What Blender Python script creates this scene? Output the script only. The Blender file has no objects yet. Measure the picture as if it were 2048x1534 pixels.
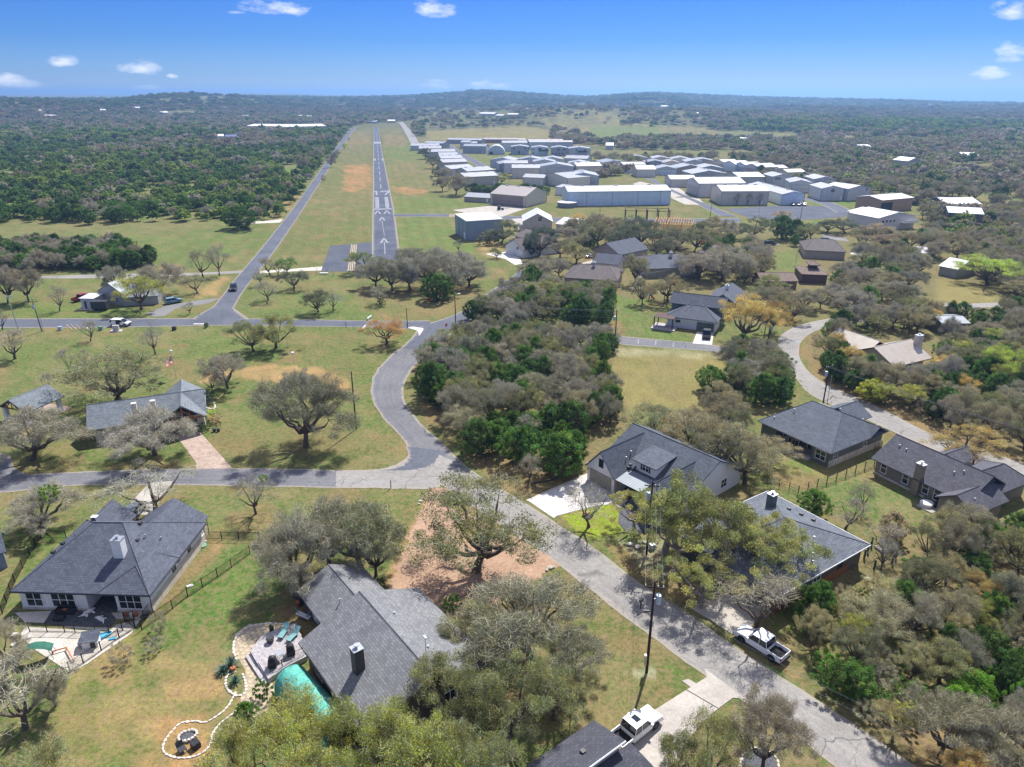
import bpy,math,random
import numpy as np
from mathutils import Vector
sc = bpy.context.scene
COL = sc.collection
# ------------------------------------------------------------------ camera, sky, sun, exposure
FOC,CX,CY,CAMH,HOR = 1420.0,1024.0,767.0,55.0,183.0
PITCH = math.atan((CY - HOR) / FOC)
SP,CP = math.sin(PITCH),math.cos(PITCH)
cam = bpy.data.objects.new('camera',bpy.data.cameras.new('camera'))
COL.objects.link(cam)
cam.location = (0,0,CAMH)
cam.rotation_euler = (math.pi / 2 - PITCH,0,0)
cam.data.sensor_width = 36.0
cam.data.lens = 36.0 * FOC / 2048.0
cam.data.clip_start = 0.5
cam.data.clip_end = 60000
sc.camera = cam
SUN = Vector((0.236,0.583,0.777)).normalized()
SUN_EL = math.asin(SUN.z)
SUN_AZ = math.atan2(SUN.x,SUN.y)
wd = bpy.data.worlds.new('World'); sc.world = wd; wd.use_nodes = True
wn,wl = wd.node_tree.nodes,wd.node_tree.links
wn.clear()
sun = bpy.data.lights.new('sun','SUN'); sun.energy = 4.6; sun.angle = math.radians(0.53); sun.color = (1,0.965,0.915)
so = bpy.data.objects.new('sun',sun); COL.objects.link(so)
so.rotation_euler = SUN.to_track_quat('Z','Y').to_euler()
sc.view_settings.view_transform = 'Standard'
sc.view_settings.look = 'None'
sc.view_settings.gamma = 1
sc.view_settings.exposure = 0.68
sc.view_settings.use_curve_mapping = False
sc.render.engine = 'CYCLES'
sc.cycles.max_bounces = 6
sc.cycles.diffuse_bounces = 2
sc.cycles.transparent_max_bounces = 8
sc.cycles.volume_bounces = 0
sc.cycles.use_denoising = True
sc.cycles.use_fast_gi = False
def N(t,typ,**kw):
 n = t.nodes.new(typ)
 for k,v in kw.items():
  if k in n.inputs:
   n.inputs[k].default_value = v
  else:
   setattr(n,k,v)
 return n
def build_world():
 t = wd.node_tree
 out = N(t,'ShaderNodeOutputWorld'); bg = N(t,'ShaderNodeBackground')
 sky = N(t,'ShaderNodeTexSky'); sky.sky_type = 'NISHITA'; sky.sun_disc = False
 sky.sun_elevation = SUN_EL; sky.sun_rotation = SUN_AZ
 sky.altitude = 300; sky.air_density = 1.15; sky.dust_density = 0.25; sky.ozone_density = 3.0
 bg.inputs['Strength'].default_value = 0.1
 tz = N(t,'ShaderNodeSeparateXYZ'); t.links.new(N(t,'ShaderNodeTexCoord').outputs['Generated'],tz.inputs[0])
 cr = ramp(t,mth(t,'MULTIPLY',tz.outputs[2],5.0,True),[(0,(.31,.48,.97)),(.095,(.23,.40,.88)),(.30,(.135,.305,.75)),(.55,(.105,.26,.70))])
 hs = N(t,'ShaderNodeMixRGB',blend_type='MULTIPLY'); hs.inputs[0].default_value = 1; t.links.new(sky.outputs[0],hs.inputs[1]); t.links.new(cr,hs.inputs[2])
 geo = N(t,'ShaderNodeTexCoord')
 sep = N(t,'ShaderNodeSeparateXYZ'); t.links.new(geo.outputs['Generated'],sep.inputs[0])
 total = None
 def px_dir(px,py):
  u = (px - CX) / FOC; v = (py - CY) / FOC
  d = Vector((u,CP - v * SP,-SP - v * CP)); d.normalize(); return d
 az = N(t,'ShaderNodeMath',operation='ARCTAN2'); t.links.new(sep.outputs[0],az.inputs[0]); t.links.new(sep.outputs[1],az.inputs[1])
 el = N(t,'ShaderNodeMath',operation='ARCSINE'); t.links.new(sep.outputs[2],el.inputs[0])
 spots = [(555,16,75,17),(868,18,48,24),(118,120,34,12),(278,135,42,15),(22,164,58,17),(310,180,54,12),
    (882,172,56,16),(983,169,46,15),(2028,20,42,20),(2032,102,44,20),(1975,147,42,13),(1995,194,110,13),(345,152,12,5),(470,25,25,4)]
 rnd = random.Random(5)
 lst = []
 for px,py,rx,ry in spots:
  d = px_dir(px,py); lst.append((math.atan2(d.x,d.y),math.asin(d.z),rx / 1500,ry / 1500))
 a = 0.85
 while a < 5.4:   # the same scattered clouds go on all round the horizon
  lst.append((a if a < math.pi else a - 2 * math.pi,rnd.uniform(0.01,0.14),rnd.uniform(.02,.05),rnd.uniform(.007,.014)))
  a += rnd.uniform(.08,.2)
 for (ca,ce,ra,re) in lst:
  dx = N(t,'ShaderNodeMath',operation='SUBTRACT'); t.links.new(az.outputs[0],dx.inputs[0]); dx.inputs[1].default_value = ca
  dx2 = N(t,'ShaderNodeMath',operation='DIVIDE'); t.links.new(dx.outputs[0],dx2.inputs[0]); dx2.inputs[1].default_value = ra
  dy = N(t,'ShaderNodeMath',operation='SUBTRACT'); t.links.new(el.outputs[0],dy.inputs[0]); dy.inputs[1].default_value = ce
  dy2 = N(t,'ShaderNodeMath',operation='DIVIDE'); t.links.new(dy.outputs[0],dy2.inputs[0]); dy2.inputs[1].default_value = re
  p1 = N(t,'ShaderNodeMath',operation='MULTIPLY'); t.links.new(dx2.outputs[0],p1.inputs[0]); t.links.new(dx2.outputs[0],p1.inputs[1])
  p2 = N(t,'ShaderNodeMath',operation='MULTIPLY_ADD'); t.links.new(dy2.outputs[0],p2.inputs[0]); t.links.new(dy2.outputs[0],p2.inputs[1]); t.links.new(p1.outputs[0],p2.inputs[2])
  m = N(t,'ShaderNodeMath',operation='SUBTRACT',use_clamp=True); m.inputs[0].default_value = 1.0; t.links.new(p2.outputs[0],m.inputs[1])
  if total is None:
   total = m
  else:
   s = N(t,'ShaderNodeMath',operation='MAXIMUM'); t.links.new(total.outputs[0],s.inputs[0]); t.links.new(m.outputs[0],s.inputs[1]); total = s
 mp = N(t,'ShaderNodeMapping'); mp.inputs['Scale'].default_value = (1,1,2.4); t.links.new(geo.outputs['Generated'],mp.inputs[0])
 nz = N(t,'ShaderNodeTexNoise'); nz.inputs['Scale'].default_value = 26; nz.inputs['Detail'].default_value = 9; nz.inputs['Roughness'].default_value = .6
 t.links.new(mp.outputs[0],nz.inputs[0])
 mul = N(t,'ShaderNodeMath',operation='MULTIPLY_ADD'); t.links.new(total.outputs[0],mul.inputs[0]); mul.inputs[1].default_value = 0.75
 nn = N(t,'ShaderNodeMath',operation='MULTIPLY_ADD'); t.links.new(nz.outputs[0],nn.inputs[0]); nn.inputs[1].default_value = 3.0; nn.inputs[2].default_value = -1.75
 t.links.new(nn.outputs[0],mul.inputs[2])
 mr = N(t,'ShaderNodeMapRange'); mr.inputs[1].default_value = 0.0; mr.inputs[2].default_value = 1.25; t.links.new(mul.outputs[0],mr.inputs[0])
 gate = N(t,'ShaderNodeMath',operation='GREATER_THAN'); t.links.new(total.outputs[0],gate.inputs[0]); gate.inputs[1].default_value = 0.0
 soft = N(t,'ShaderNodeMath',operation='MULTIPLY'); t.links.new(mr.outputs[0],soft.inputs[0]); t.links.new(gate.outputs[0],soft.inputs[1])
 edge = N(t,'ShaderNodeMapRange'); edge.inputs[2].default_value = .35; t.links.new(total.outputs[0],edge.inputs[0])
 soft2 = N(t,'ShaderNodeMath',operation='MULTIPLY'); t.links.new(soft.outputs[0],soft2.inputs[0]); t.links.new(edge.outputs[0],soft2.inputs[1])
 mix = N(t,'ShaderNodeMixRGB'); t.links.new(soft2.outputs[0],mix.inputs[0]); t.links.new(hs.outputs[0],mix.inputs[1])
 mix.inputs[2].default_value = (8.2,8.1,8.5,1)
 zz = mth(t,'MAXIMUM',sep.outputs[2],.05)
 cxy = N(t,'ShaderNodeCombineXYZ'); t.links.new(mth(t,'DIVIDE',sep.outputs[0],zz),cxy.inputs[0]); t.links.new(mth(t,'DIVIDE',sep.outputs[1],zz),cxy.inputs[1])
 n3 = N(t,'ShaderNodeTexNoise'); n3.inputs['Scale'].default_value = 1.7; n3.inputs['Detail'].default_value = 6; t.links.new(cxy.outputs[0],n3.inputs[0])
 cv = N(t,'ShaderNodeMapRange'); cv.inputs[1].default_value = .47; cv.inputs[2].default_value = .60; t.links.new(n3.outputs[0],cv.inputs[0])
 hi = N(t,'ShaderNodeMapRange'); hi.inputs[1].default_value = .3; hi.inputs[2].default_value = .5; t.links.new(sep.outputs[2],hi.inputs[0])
 mix2 = N(t,'ShaderNodeMixRGB'); t.links.new(mth(t,'MULTIPLY',cv.outputs[0],hi.outputs[0]),mix2.inputs[0]); t.links.new(mix.outputs[0],mix2.inputs[1]); mix2.inputs[2].default_value = (8.2,8.1,8.3,1)  # unseen bright clouds high overhead, added as neutral fill to lift the shadows
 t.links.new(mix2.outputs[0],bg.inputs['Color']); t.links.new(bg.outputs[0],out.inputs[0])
# ------------------------------------------------------------------ points, noise, polygons
def at(px,py,z=0.0):
 u = (px - CX) / FOC; v = (py - CY) / FOC
 d = (u,CP - v * SP,-SP - v * CP)
 t = (z - CAMH) / d[2]
 return Vector((d[0] * t,d[1] * t,z))
def proj(X,Y,Z):
 zc = Y * CP - (Z - CAMH) * SP
 yd = -Y * SP - (Z - CAMH) * CP
 return CX + FOC * X / zc,CY + FOC * yd / zc
def ppm(p):       # photograph pixels per metre at a point
 return FOC / (p[1] * CP - (p[2] - CAMH) * SP)
def _hash(ix,iy,s):
 h = (ix * 374761393 + iy * 668265263 + s * 982451653) & 0x7fffffff
 h = ((h ^ (h >> 13)) * 1274126177) & 0x7fffffff
 return ((h ^ (h >> 16)) & 0xffff) / 65535.0
def vnoise(x,y,s=0):
 x = np.asarray(x,float); y = np.asarray(y,float)
 ix = np.floor(x).astype(np.int64); iy = np.floor(y).astype(np.int64)
 fx = x - ix; fy = y - iy
 fx = fx * fx * (3 - 2 * fx); fy = fy * fy * (3 - 2 * fy)
 a = _hash(ix,iy,s); b = _hash(ix + 1,iy,s); c = _hash(ix,iy + 1,s); d = _hash(ix + 1,iy + 1,s)
 return (a * (1 - fx) + b * fx) * (1 - fy) + (c * (1 - fx) + d * fx) * fy
def fbm(x,y,s=0,o=4):
 v = 0; w = 0.5; t = 0
 for k in range(o):
  v = v + w * vnoise(np.asarray(x) * 2 ** k,np.asarray(y) * 2 ** k,s + k * 17); t += w; w *= .5
 return v / t
def pip(x,y,poly):
 x = np.asarray(x,float); y = np.asarray(y,float)
 ins = np.zeros(x.shape,bool)
 n = len(poly)
 for i in range(n):
  x0,y0 = poly[i]; x1,y1 = poly[(i + 1) % n]
  if y0 == y1:
   continue
  c = ((y0 > y) != (y1 > y)) & (x < (x1 - x0) * (y - y0) / (y1 - y0) + x0)
  ins ^= c
 return ins
def pxarr(X,Y,Z=0.0):
 zc = Y * CP - (Z - CAMH) * SP
 yd = -Y * SP - (Z - CAMH) * CP
 zc = np.where(zc < 1,1,zc)
 return CX + FOC * X / zc,CY + FOC * yd / zc
# ------------------------------------------------------------------ mesh builder
class MB:
 def __init__(s):
  s.v = []; s.f = []; s.m = []; s.cur = 0; s.T = None
 def add(s,vs,fs,m=None):
  o = len(s.v)
  s.v.extend([tuple(p) for p in vs])
  for f in fs:
   s.f.append([i + o for i in f]); s.m.append(s.cur if m is None else m)
  return s
 def box(s,x0,x1,y0,y1,z0,z1,m=None):
  vs = [(x0,y0,z0),(x1,y0,z0),(x1,y1,z0),(x0,y1,z0),(x0,y0,z1),(x1,y0,z1),(x1,y1,z1),(x0,y1,z1)]
  return s.add(vs,[(0,3,2,1),(4,5,6,7),(0,1,5,4),(1,2,6,5),(2,3,7,6),(3,0,4,7)],m)
 def obox(s,p0,p1,w,h,z=0.0,m=None):
  """box along the line p0-p1 (2D), width w, from z to z+h"""
  d = Vector((p1[0] - p0[0],p1[1] - p0[1])); d.normalize(); n = Vector((-d.y,d.x)) * w / 2
  q = [(p0[0] - n.x,p0[1] - n.y),(p1[0] - n.x,p1[1] - n.y),(p1[0] + n.x,p1[1] + n.y),(p0[0] + n.x,p0[1] + n.y)]
  return s.prism(q,z,z + h,m)
 def prism(s,poly,z0,z1,m=None):
  n = len(poly)
  a = sum(poly[i][0] * poly[(i + 1) % n][1] - poly[(i + 1) % n][0] * poly[i][1] for i in range(n))
  if a < 0:
   poly = poly[::-1]
  vs = [(p[0],p[1],z0) for p in poly] + [(p[0],p[1],z1) for p in poly]
  fs = [tuple(range(n))[::-1],tuple(range(n,2 * n))] + [(i,(i + 1) % n,n + (i + 1) % n,n + i) for i in range(n)]
  return s.add(vs,fs,m)
 def slab(s,pts,th,m=None):
  """a sloping plate: polygon pts (3D, seen from above counter-clockwise) with thickness th downwards"""
  P = [Vector(p) for p in pts]; n = len(P)
  nr = Vector((0,0,0))
  for i in range(n):
   nr += P[i].cross(P[(i + 1) % n])
  if nr.z < 0:
   P = P[::-1]; nr = -nr
  nr.normalize()
  vs = [p for p in P] + [p - nr * th for p in P]
  fs = [tuple(range(n)),tuple(range(n,2 * n))[::-1]] + [(i,i + n,(i + 1) % n + n,(i + 1) % n) for i in range(n)]
  return s.add(vs,fs,m)
 def extr(s,pts,d,m=None):
  """a planar polygon (3D) pushed along the vector d"""
  P = [Vector(p) for p in pts]; d = Vector(d); n = len(P)
  nr = Vector((0,0,0))
  for i in range(n):
   nr += (P[i] - P[0]).cross(P[(i + 1) % n] - P[0])
  if nr.dot(d) > 0:
   P = P[::-1]
  vs = P + [p + d for p in P]
  fs = [tuple(range(n)),tuple(range(n,2 * n))[::-1]] + [(i,i + n,(i + 1) % n + n,(i + 1) % n) for i in range(n)]
  return s.add(vs,fs,m)
 def tube(s,pts,r,n=6,m=None,cap=True):
  P = [Vector(p) for p in pts]
  R = r if isinstance(r,(list,tuple)) else [r] * len(P)
  o = len(s.v); vs = []; fs = []
  for i,p in enumerate(P):
   d = (P[min(i + 1,len(P) - 1)] - P[max(i - 1,0)])
   if d.length < 1e-6:
    d = Vector((0,0,1))
   d.normalize()
   a = Vector((0,0,1)) if abs(d.z) < .9 else Vector((1,0,0))
   u = d.cross(a).normalized(); w = d.cross(u)
   for k in range(n):
    t = 2 * math.pi * k / n
    vs.append(p + (u * math.cos(t) + w * math.sin(t)) * R[i])
  for i in range(len(P) - 1):
   for k in range(n):
    fs.append((i * n + k,i * n + (k + 1) % n,(i + 1) * n + (k + 1) % n,(i + 1) * n + k))
  if cap:
   fs.append(tuple(range(n))[::-1]); fs.append(tuple((len(P) - 1) * n + k for k in range(n)))
  return s.add(vs,fs,m)
 def cyl(s,x,y,z0,z1,r,n=12,r1=None,m=None):
  return s.tube([(x,y,z0),(x,y,z1)],[r,r if r1 is None else r1],n,m)
 def lathe(s,prof,x=0,y=0,n=14,m=None):
  vs = []; fs = []
  for (r,z) in prof:
   for k in range(n):
    t = 2 * math.pi * k / n
    vs.append((x + r * math.cos(t),y + r * math.sin(t),z))
  for i in range(len(prof) - 1):
   for k in range(n):
    fs.append((i * n + k,i * n + (k + 1) % n,(i + 1) * n + (k + 1) % n,(i + 1) * n + k))
  fs.append(tuple(range(n))[::-1]); fs.append(tuple((len(prof) - 1) * n + k for k in range(n)))
  return s.add(vs,fs,m)
 def mesh(s,name,mats):
  me = bpy.data.meshes.new(name)
  me.from_pydata(s.v,[],s.f)
  for mt in (mats if isinstance(mats,(list,tuple)) else [mats]):
   me.materials.append(mt)
  if any(s.m):
   me.polygons.foreach_set('material_index',s.m)
  uv_planar(me)
  return me
 def build(s,name,mats,parent=None,loc=None,rot=0.0,smooth=False):
  me = s.mesh(name,mats)
  if smooth:
   me.polygons.foreach_set('use_smooth',[True] * len(me.polygons))
  o = bpy.data.objects.new(name,me); COL.objects.link(o)
  if parent is not None:
   o.parent = parent
  if loc is not None:
   o.location = loc; o.rotation_euler = (0,0,rot)
  return o
def uv_planar(me):
 n = len(me.loops)
 if n == 0:
  return
 co = np.empty(len(me.vertices) * 3); me.vertices.foreach_get('co',co); co = co.reshape(-1,3)
 lv = np.empty(n,np.int32); me.loops.foreach_get('vertex_index',lv)
 nf = len(me.polygons)
 nr = np.empty(nf * 3); me.polygons.foreach_get('normal',nr); nr = nr.reshape(-1,3)
 lt = np.empty(nf,np.int32); me.polygons.foreach_get('loop_total',lt)
 L = np.repeat(nr,lt,axis=0)
 up = np.array([0,0,1.0])
 u = np.cross(np.broadcast_to(up,L.shape),L)
 ln = np.linalg.norm(u,axis=1,keepdims=True)
 flat = ln[:,0] < 0.02
 u = np.where(ln < .02,np.array([[1.0,0,0]]),u / np.maximum(ln,1e-6))
 v = np.cross(L,u)
 P = co[lv]
 uv = np.stack([(P * u).sum(1),(P * v).sum(1)],1)
 lay = me.uv_layers.new(name='UVMap')
 lay.data.foreach_set('uv',uv.astype(np.float32).ravel())
def np_mesh(name,V,F,mats,midx=None,attr=None):
 """mesh from arrays: V (n,3); F list of (k,3)/(k,4) arrays"""
 me = bpy.data.meshes.new(name)
 tot = sum(len(f) for f in F); loops = sum(f.size for f in F)
 me.vertices.add(len(V)); me.vertices.foreach_set('co',np.asarray(V,np.float32).ravel())
 me.loops.add(loops); me.polygons.add(tot)
 me.loops.foreach_set('vertex_index',np.concatenate([np.asarray(f,np.int32).ravel() for f in F]))
 lt = np.concatenate([np.full(len(f),f.shape[1],np.int32) for f in F])
 ls = np.concatenate([[0],np.cumsum(lt)[:-1]]).astype(np.int32)
 me.polygons.foreach_set('loop_start',ls)
 for m in mats:
  me.materials.append(m)
 if midx is not None:
  me.polygons.foreach_set('material_index',np.asarray(midx,np.int32))
 if attr is not None:
  a = me.color_attributes.new(name='tone',type='FLOAT_COLOR',domain='POINT')
  a.data.foreach_set('color',np.asarray(attr,np.float32).ravel())
 me.update(calc_edges=True)
 return me
def tag(o,label=None,cat=None,group=None,kind=None):
 if label: o['label'] = label
 if cat: o['category'] = cat
 if group: o['group'] = group
 if kind: o['kind'] = kind
 return o
def empty(name,loc,rz=0.0,label=None,cat=None,group=None):
 o = bpy.data.objects.new(name,None); COL.objects.link(o)
 o.location = loc; o.rotation_euler = (0,0,rz); o.empty_display_size = .3
 return tag(o,label,cat,group)
def copy_tree(o,parent=None):
 c = o.copy(); COL.objects.link(c)
 if parent is not None:
  c.parent = parent
 for ch in list(o.children):
  copy_tree(ch,c)
 return c
def struct(o):
 o['kind'] = 'structure'; return o
# ------------------------------------------------------------------ materials
def newmat(name):
 m = bpy.data.materials.new(name); m.use_nodes = True
 t = m.node_tree; t.nodes.clear()
 out = N(t,'ShaderNodeOutputMaterial'); b = N(t,'ShaderNodeBsdfPrincipled')
 t.links.new(b.outputs[0],out.inputs[0])
 return m,t,b,out
def ramp(t,src,stops):
 r = N(t,'ShaderNodeValToRGB')
 e = r.color_ramp.elements
 while len(e) < len(stops):
  e.new(.5)
 for i,(p,c) in enumerate(stops):
  e[i].position = p; e[i].color = (*c,1) if len(c) == 3 else c
 t.links.new(src,r.inputs[0]); return r.outputs[0]
def noise(t,scale,detail=4,rough=.6,vec=None,coord='Object'):
 if vec is None:
  tc = N(t,'ShaderNodeTexCoord'); vec = tc.outputs[coord]
 n = N(t,'ShaderNodeTexNoise'); n.inputs['Scale'].default_value = scale; n.inputs['Detail'].default_value = detail; n.inputs['Roughness'].default_value = rough
 t.links.new(vec,n.inputs['Vector']); return n.outputs['Fac']
def mixc(t,fac,a,b,typ='MIX'):
 m = N(t,'ShaderNodeMixRGB',blend_type=typ)
 for i,x in ((0,fac),(1,a),(2,b)):
  if isinstance(x,(int,float)):
   m.inputs[i].default_value = x
  elif isinstance(x,(tuple,list)):
   m.inputs[i].default_value = (*x[:3],1)
  else:
   t.links.new(x,m.inputs[i])
 return m.outputs[0]
def mth(t,op,a,b=0.0,clamp=False):
 m = N(t,'ShaderNodeMath',operation=op,use_clamp=clamp)
 for i,x in ((0,a),(1,b)):
  if isinstance(x,(int,float)):
   m.inputs[i].default_value = x
  else:
   t.links.new(x,m.inputs[i])
 return m.outputs[0]
def bump(t,b,h,strength=.3,dist=.02):
 n = N(t,'ShaderNodeBump'); n.inputs['Strength'].default_value = strength; n.inputs['Distance'].default_value = dist
 t.links.new(h,n.inputs['Height']); t.links.new(n.outputs[0],b.inputs['Normal'])
def plain(name,c,rough=.7,var=.15,scale=3.0,metal=0.0,spec=.3,fine=0.0):
 m,t,b,o = newmat(name)
 n = noise(t,scale,5)
 lo = [max(0,x * (1 - var * 1.6)) for x in c]; hi = [min(1,x * (1 + var * 1.6)) for x in c]
 col = ramp(t,n,[(.3,lo),(.7,hi)])
 if fine:
  n2 = noise(t,90,2); col = mixc(t,1.0,col,ramp(t,n2,[(.3,[1 - fine] * 3),(.7,[1 + fine] * 3)]),'MULTIPLY')
 t.links.new(col,b.inputs['Base Color'])
 b.inputs['Roughness'].default_value = rough; b.inputs['Metallic'].default_value = metal
 b.inputs['Specular IOR Level'].default_value = spec
 return m
def shingle(name,c,c2=None,var=.2):
 m,t,b,o = newmat(name)
 uv = N(t,'ShaderNodeTexCoord').outputs['UV']
 br = N(t,'ShaderNodeTexBrick'); br.inputs['Scale'].default_value = 1.0
 br.inputs['Brick Width'].default_value = .5; br.inputs['Row Height'].default_value = .27; br.inputs['Mortar Size'].default_value = .03
 br.offset = .37
 br.inputs['Color1'].default_value = (*[x * (1 - var) for x in c],1); br.inputs['Color2'].default_value = (*[x * (1 + var) for x in c],1)
 br.inputs['Mortar'].default_value = (*[x * .68 for x in c],1)
 t.links.new(uv,br.inputs['Vector'])
 n = noise(t,.5,4,vec=uv); n2 = noise(t,6,3,vec=uv)
 col = mixc(t,1.0,br.outputs[0],ramp(t,n,[(.3,(.86,.86,.88)),(.7,(1.12,1.12,1.1))]),'MULTIPLY')
 col = mixc(t,1.0,col,ramp(t,n2,[(.3,(.9,.9,.9)),(.7,(1.1,1.1,1.1))]),'MULTIPLY')
 t.links.new(col,b.inputs['Base Color']); b.inputs['Roughness'].default_value = .85; b.inputs['Specular IOR Level'].default_value = .25
 bump(t,b,br.outputs['Fac'],.25,-.01)
 return m
def lined(name,c,pitch=.4,width=.1,depth=.02,rough=.5,metal=0.0,vertical=True,objcol=False,dark=.8,spec=.4):
 """sheet metal or siding: ribs or laps at a regular pitch as fine relief"""
 m,t,b,o = newmat(name)
 uv = N(t,'ShaderNodeTexCoord').outputs['UV']
 sp = N(t,'ShaderNodeSeparateXYZ'); t.links.new(uv,sp.inputs[0])
 x = mth(t,'DIVIDE',sp.outputs[0 if vertical else 1],pitch)
 fr = mth(t,'FRACT',x)
 ln = mth(t,'LESS_THAN',fr,width)
 n = noise(t,.7,4,vec=uv)
 base = c
 if objcol:
  oi = N(t,'ShaderNodeObjectInfo'); base = mixc(t,1.0,oi.outputs['Color'],c,'MULTIPLY')
 col = mixc(t,1.0,base,ramp(t,n,[(.3,(.9,.9,.9)),(.7,(1.06,1.06,1.06))]),'MULTIPLY')
 col = mixc(t,ln,col,mixc(t,1.0,col,(dark,dark,dark),'MULTIPLY'))
 t.links.new(col,b.inputs['Base Color'])
 b.inputs['Roughness'].default_value = rough; b.inputs['Metallic'].default_value = metal; b.inputs['Specular IOR Level'].default_value = spec
 bump(t,b,ln,.5,depth)
 return m
def objcolor(name,rough=.6,var=.1,spec=.3):
 m,t,b,o = newmat(name)
 oi = N(t,'ShaderNodeObjectInfo'); n = noise(t,2.0,4)
 v = var * 1.5
 t.links.new(mixc(t,1.0,oi.outputs['Color'],ramp(t,n,[(.3,[1 - v] * 3),(.7,[1 + v] * 3)]),'MULTIPLY'),b.inputs['Base Color'])
 b.inputs['Roughness'].default_value = rough; b.inputs['Specular IOR Level'].default_value = spec
 return m
def glassy(name,c=(.02,.025,.03),rough=.06):
 m,t,b,o = newmat(name)
 b.inputs['Base Color'].default_value = (*c,1); b.inputs['Roughness'].default_value = rough; b.inputs['Specular IOR Level'].default_value = .6
 return m
def asphalt(name,c,c2,crack=True,lanes=0.0,speck=.25):
 m,t,b,o = newmat(name)
 tc = N(t,'ShaderNodeTexCoord').outputs['Object']
 n = noise(t,.12,5,.65,tc); n2 = noise(t,1.6,6,.75,tc); n3 = noise(t,14,2,.5,tc)
 col = ramp(t,n,[(.32,c),(.68,c2)])
 col = mixc(t,1.0,col,ramp(t,n2,[(.28,(.8,.8,.8)),(.72,(1.18,1.17,1.15))]),'MULTIPLY')
 col = mixc(t,1.0,col,ramp(t,n3,[(.3,[1 - speck] * 3),(.7,[1 + speck] * 3)]),'MULTIPLY')
 uv = N(t,'ShaderNodeTexCoord').outputs['UV']
 if lanes:   # v runs along the road in metres, u across from -1 to 1
  sp = N(t,'ShaderNodeSeparateXYZ'); t.links.new(uv,sp.inputs[0])
  w = N(t,'ShaderNodeMath',operation='ABSOLUTE'); t.links.new(sp.outputs[0],w.inputs[0])
  mp = N(t,'ShaderNodeMapping'); mp.inputs['Scale'].default_value = (6,.05,1); t.links.new(uv,mp.inputs[0])
  nl = noise(t,1.0,4,.6,mp.outputs[0])
  col = mixc(t,1.0,col,ramp(t,nl,[(.3,[1 - lanes] * 3),(.7,[1 + lanes] * 3)]),'MULTIPLY')
  ed = N(t,'ShaderNodeMapRange'); ed.inputs[1].default_value = .80; ed.inputs[2].default_value = .97
  t.links.new(mth(t,'ADD',w.outputs[0],mth(t,'MULTIPLY',mth(t,'SUBTRACT',n2,.5),.5)),ed.inputs[0])
  col = mixc(t,mth(t,'MULTIPLY',ed.outputs[0],.85),col,(.33,.29,.235))
 if crack:
  dn = N(t,'ShaderNodeTexNoise'); dn.inputs['Scale'].default_value = .5; dn.inputs['Detail'].default_value = 4; t.links.new(tc,dn.inputs['Vector'])
  wv = mixc(t,.35,tc,dn.outputs['Color'],'ADD')
  sca = N(t,'ShaderNodeVectorMath',operation='MULTIPLY_ADD'); t.links.new(dn.outputs['Color'],sca.inputs[0]); sca.inputs[1].default_value = (2.4,2.4,0); t.links.new(tc,sca.inputs[2])
  fac = None
  for (s,wd_,amt) in ((.12,.012,.6),(.30,.010,.4)):
   vo = N(t,'ShaderNodeTexVoronoi',feature='DISTANCE_TO_EDGE'); vo.inputs['Scale'].default_value = s; t.links.new(sca.outputs[0],vo.inputs['Vector'])
   lt = N(t,'ShaderNodeMapRange'); lt.inputs[1].default_value = wd_; lt.inputs[2].default_value = wd_ * .3; t.links.new(vo.outputs['Distance'],lt.inputs[0])
   msk = noise(t,.09 + s * .1,2,.5,tc)
   mm = N(t,'ShaderNodeMapRange'); mm.inputs[1].default_value = .48; mm.inputs[2].default_value = .56; t.links.new(msk,mm.inputs[0])
   f = mth(t,'MULTIPLY',mth(t,'MULTIPLY',lt.outputs[0],mm.outputs[0]),amt)
   fac = f if fac is None else mth(t,'MAXIMUM',fac,f)
  col = mixc(t,fac,col,(.025,.025,.027))
 t.links.new(col,b.inputs['Base Color']); b.inputs['Roughness'].default_value = .9; b.inputs['Specular IOR Level'].default_value = .2
 bump(t,b,n3,.2,.01)
 return m
def speckled(name,cols,scale=8.0,scale2=.6,rough=.95,bmp=.3,vor=False):
 m,t,b,o = newmat(name)
 tc = N(t,'ShaderNodeTexCoord').outputs['Object']
 n = noise(t,scale,4,.7,tc); n2 = noise(t,scale2,4,.6,tc)
 col = ramp(t,n,[(.28,cols[0]),(.5,cols[1]),(.72,cols[2])])
 col = mixc(t,1.0,col,ramp(t,n2,[(.3,(.82,.82,.82)),(.7,(1.15,1.15,1.15))]),'MULTIPLY')
 t.links.new(col,b.inputs['Base Color']); b.inputs['Roughness'].default_value = rough; b.inputs['Specular IOR Level'].default_value = .15
 bump(t,b,n,bmp,.03)
 return m
M = {}
M['white_wall'] = plain('white_wall',(.78,.77,.75),.6,.03)
M['white_board'] = plain('white_board',(.80,.80,.79),.55,.03)
M['limestone'] = speckled('limestone',[(.42,.36,.28),(.6,.54,.45),(.72,.68,.6)],2.2,.5,bmp=.5)
M['shingle_slate'] = shingle('shingle_slate',(.10,.112,.142))
M['shingle_grey'] = shingle('shingle_grey',(.20,.205,.213))
M['shingle_pale'] = shingle('shingle_pale',(.19,.215,.235),var=.2)
M['shingle_blue'] = shingle('shingle_blue',(.10,.115,.14))
M['shingle_dark'] = shingle('shingle_dark',(.075,.078,.095))
M['shingle_brown'] = shingle('shingle_brown',(.14,.12,.115))
M['shingle_rust'] = shingle('shingle_rust',(.20,.145,.115))
M['shingle_light'] = shingle('shingle_light',(.135,.15,.172),var=.25)
M['shingle_plum'] = shingle('shingle_plum',(.105,.103,.122))
M['metal_tan'] = lined('metal_tan',(.50,.44,.36),.45,.14,.03,.4,.2)
M['metal_white'] = lined('metal_white',(.60,.61,.63),.5,.08,.02,.6,.0,dark=.88)
M['metal_grey'] = lined('metal_grey',(.23,.255,.28),.45,.12,.02,.55,.2)
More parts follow.
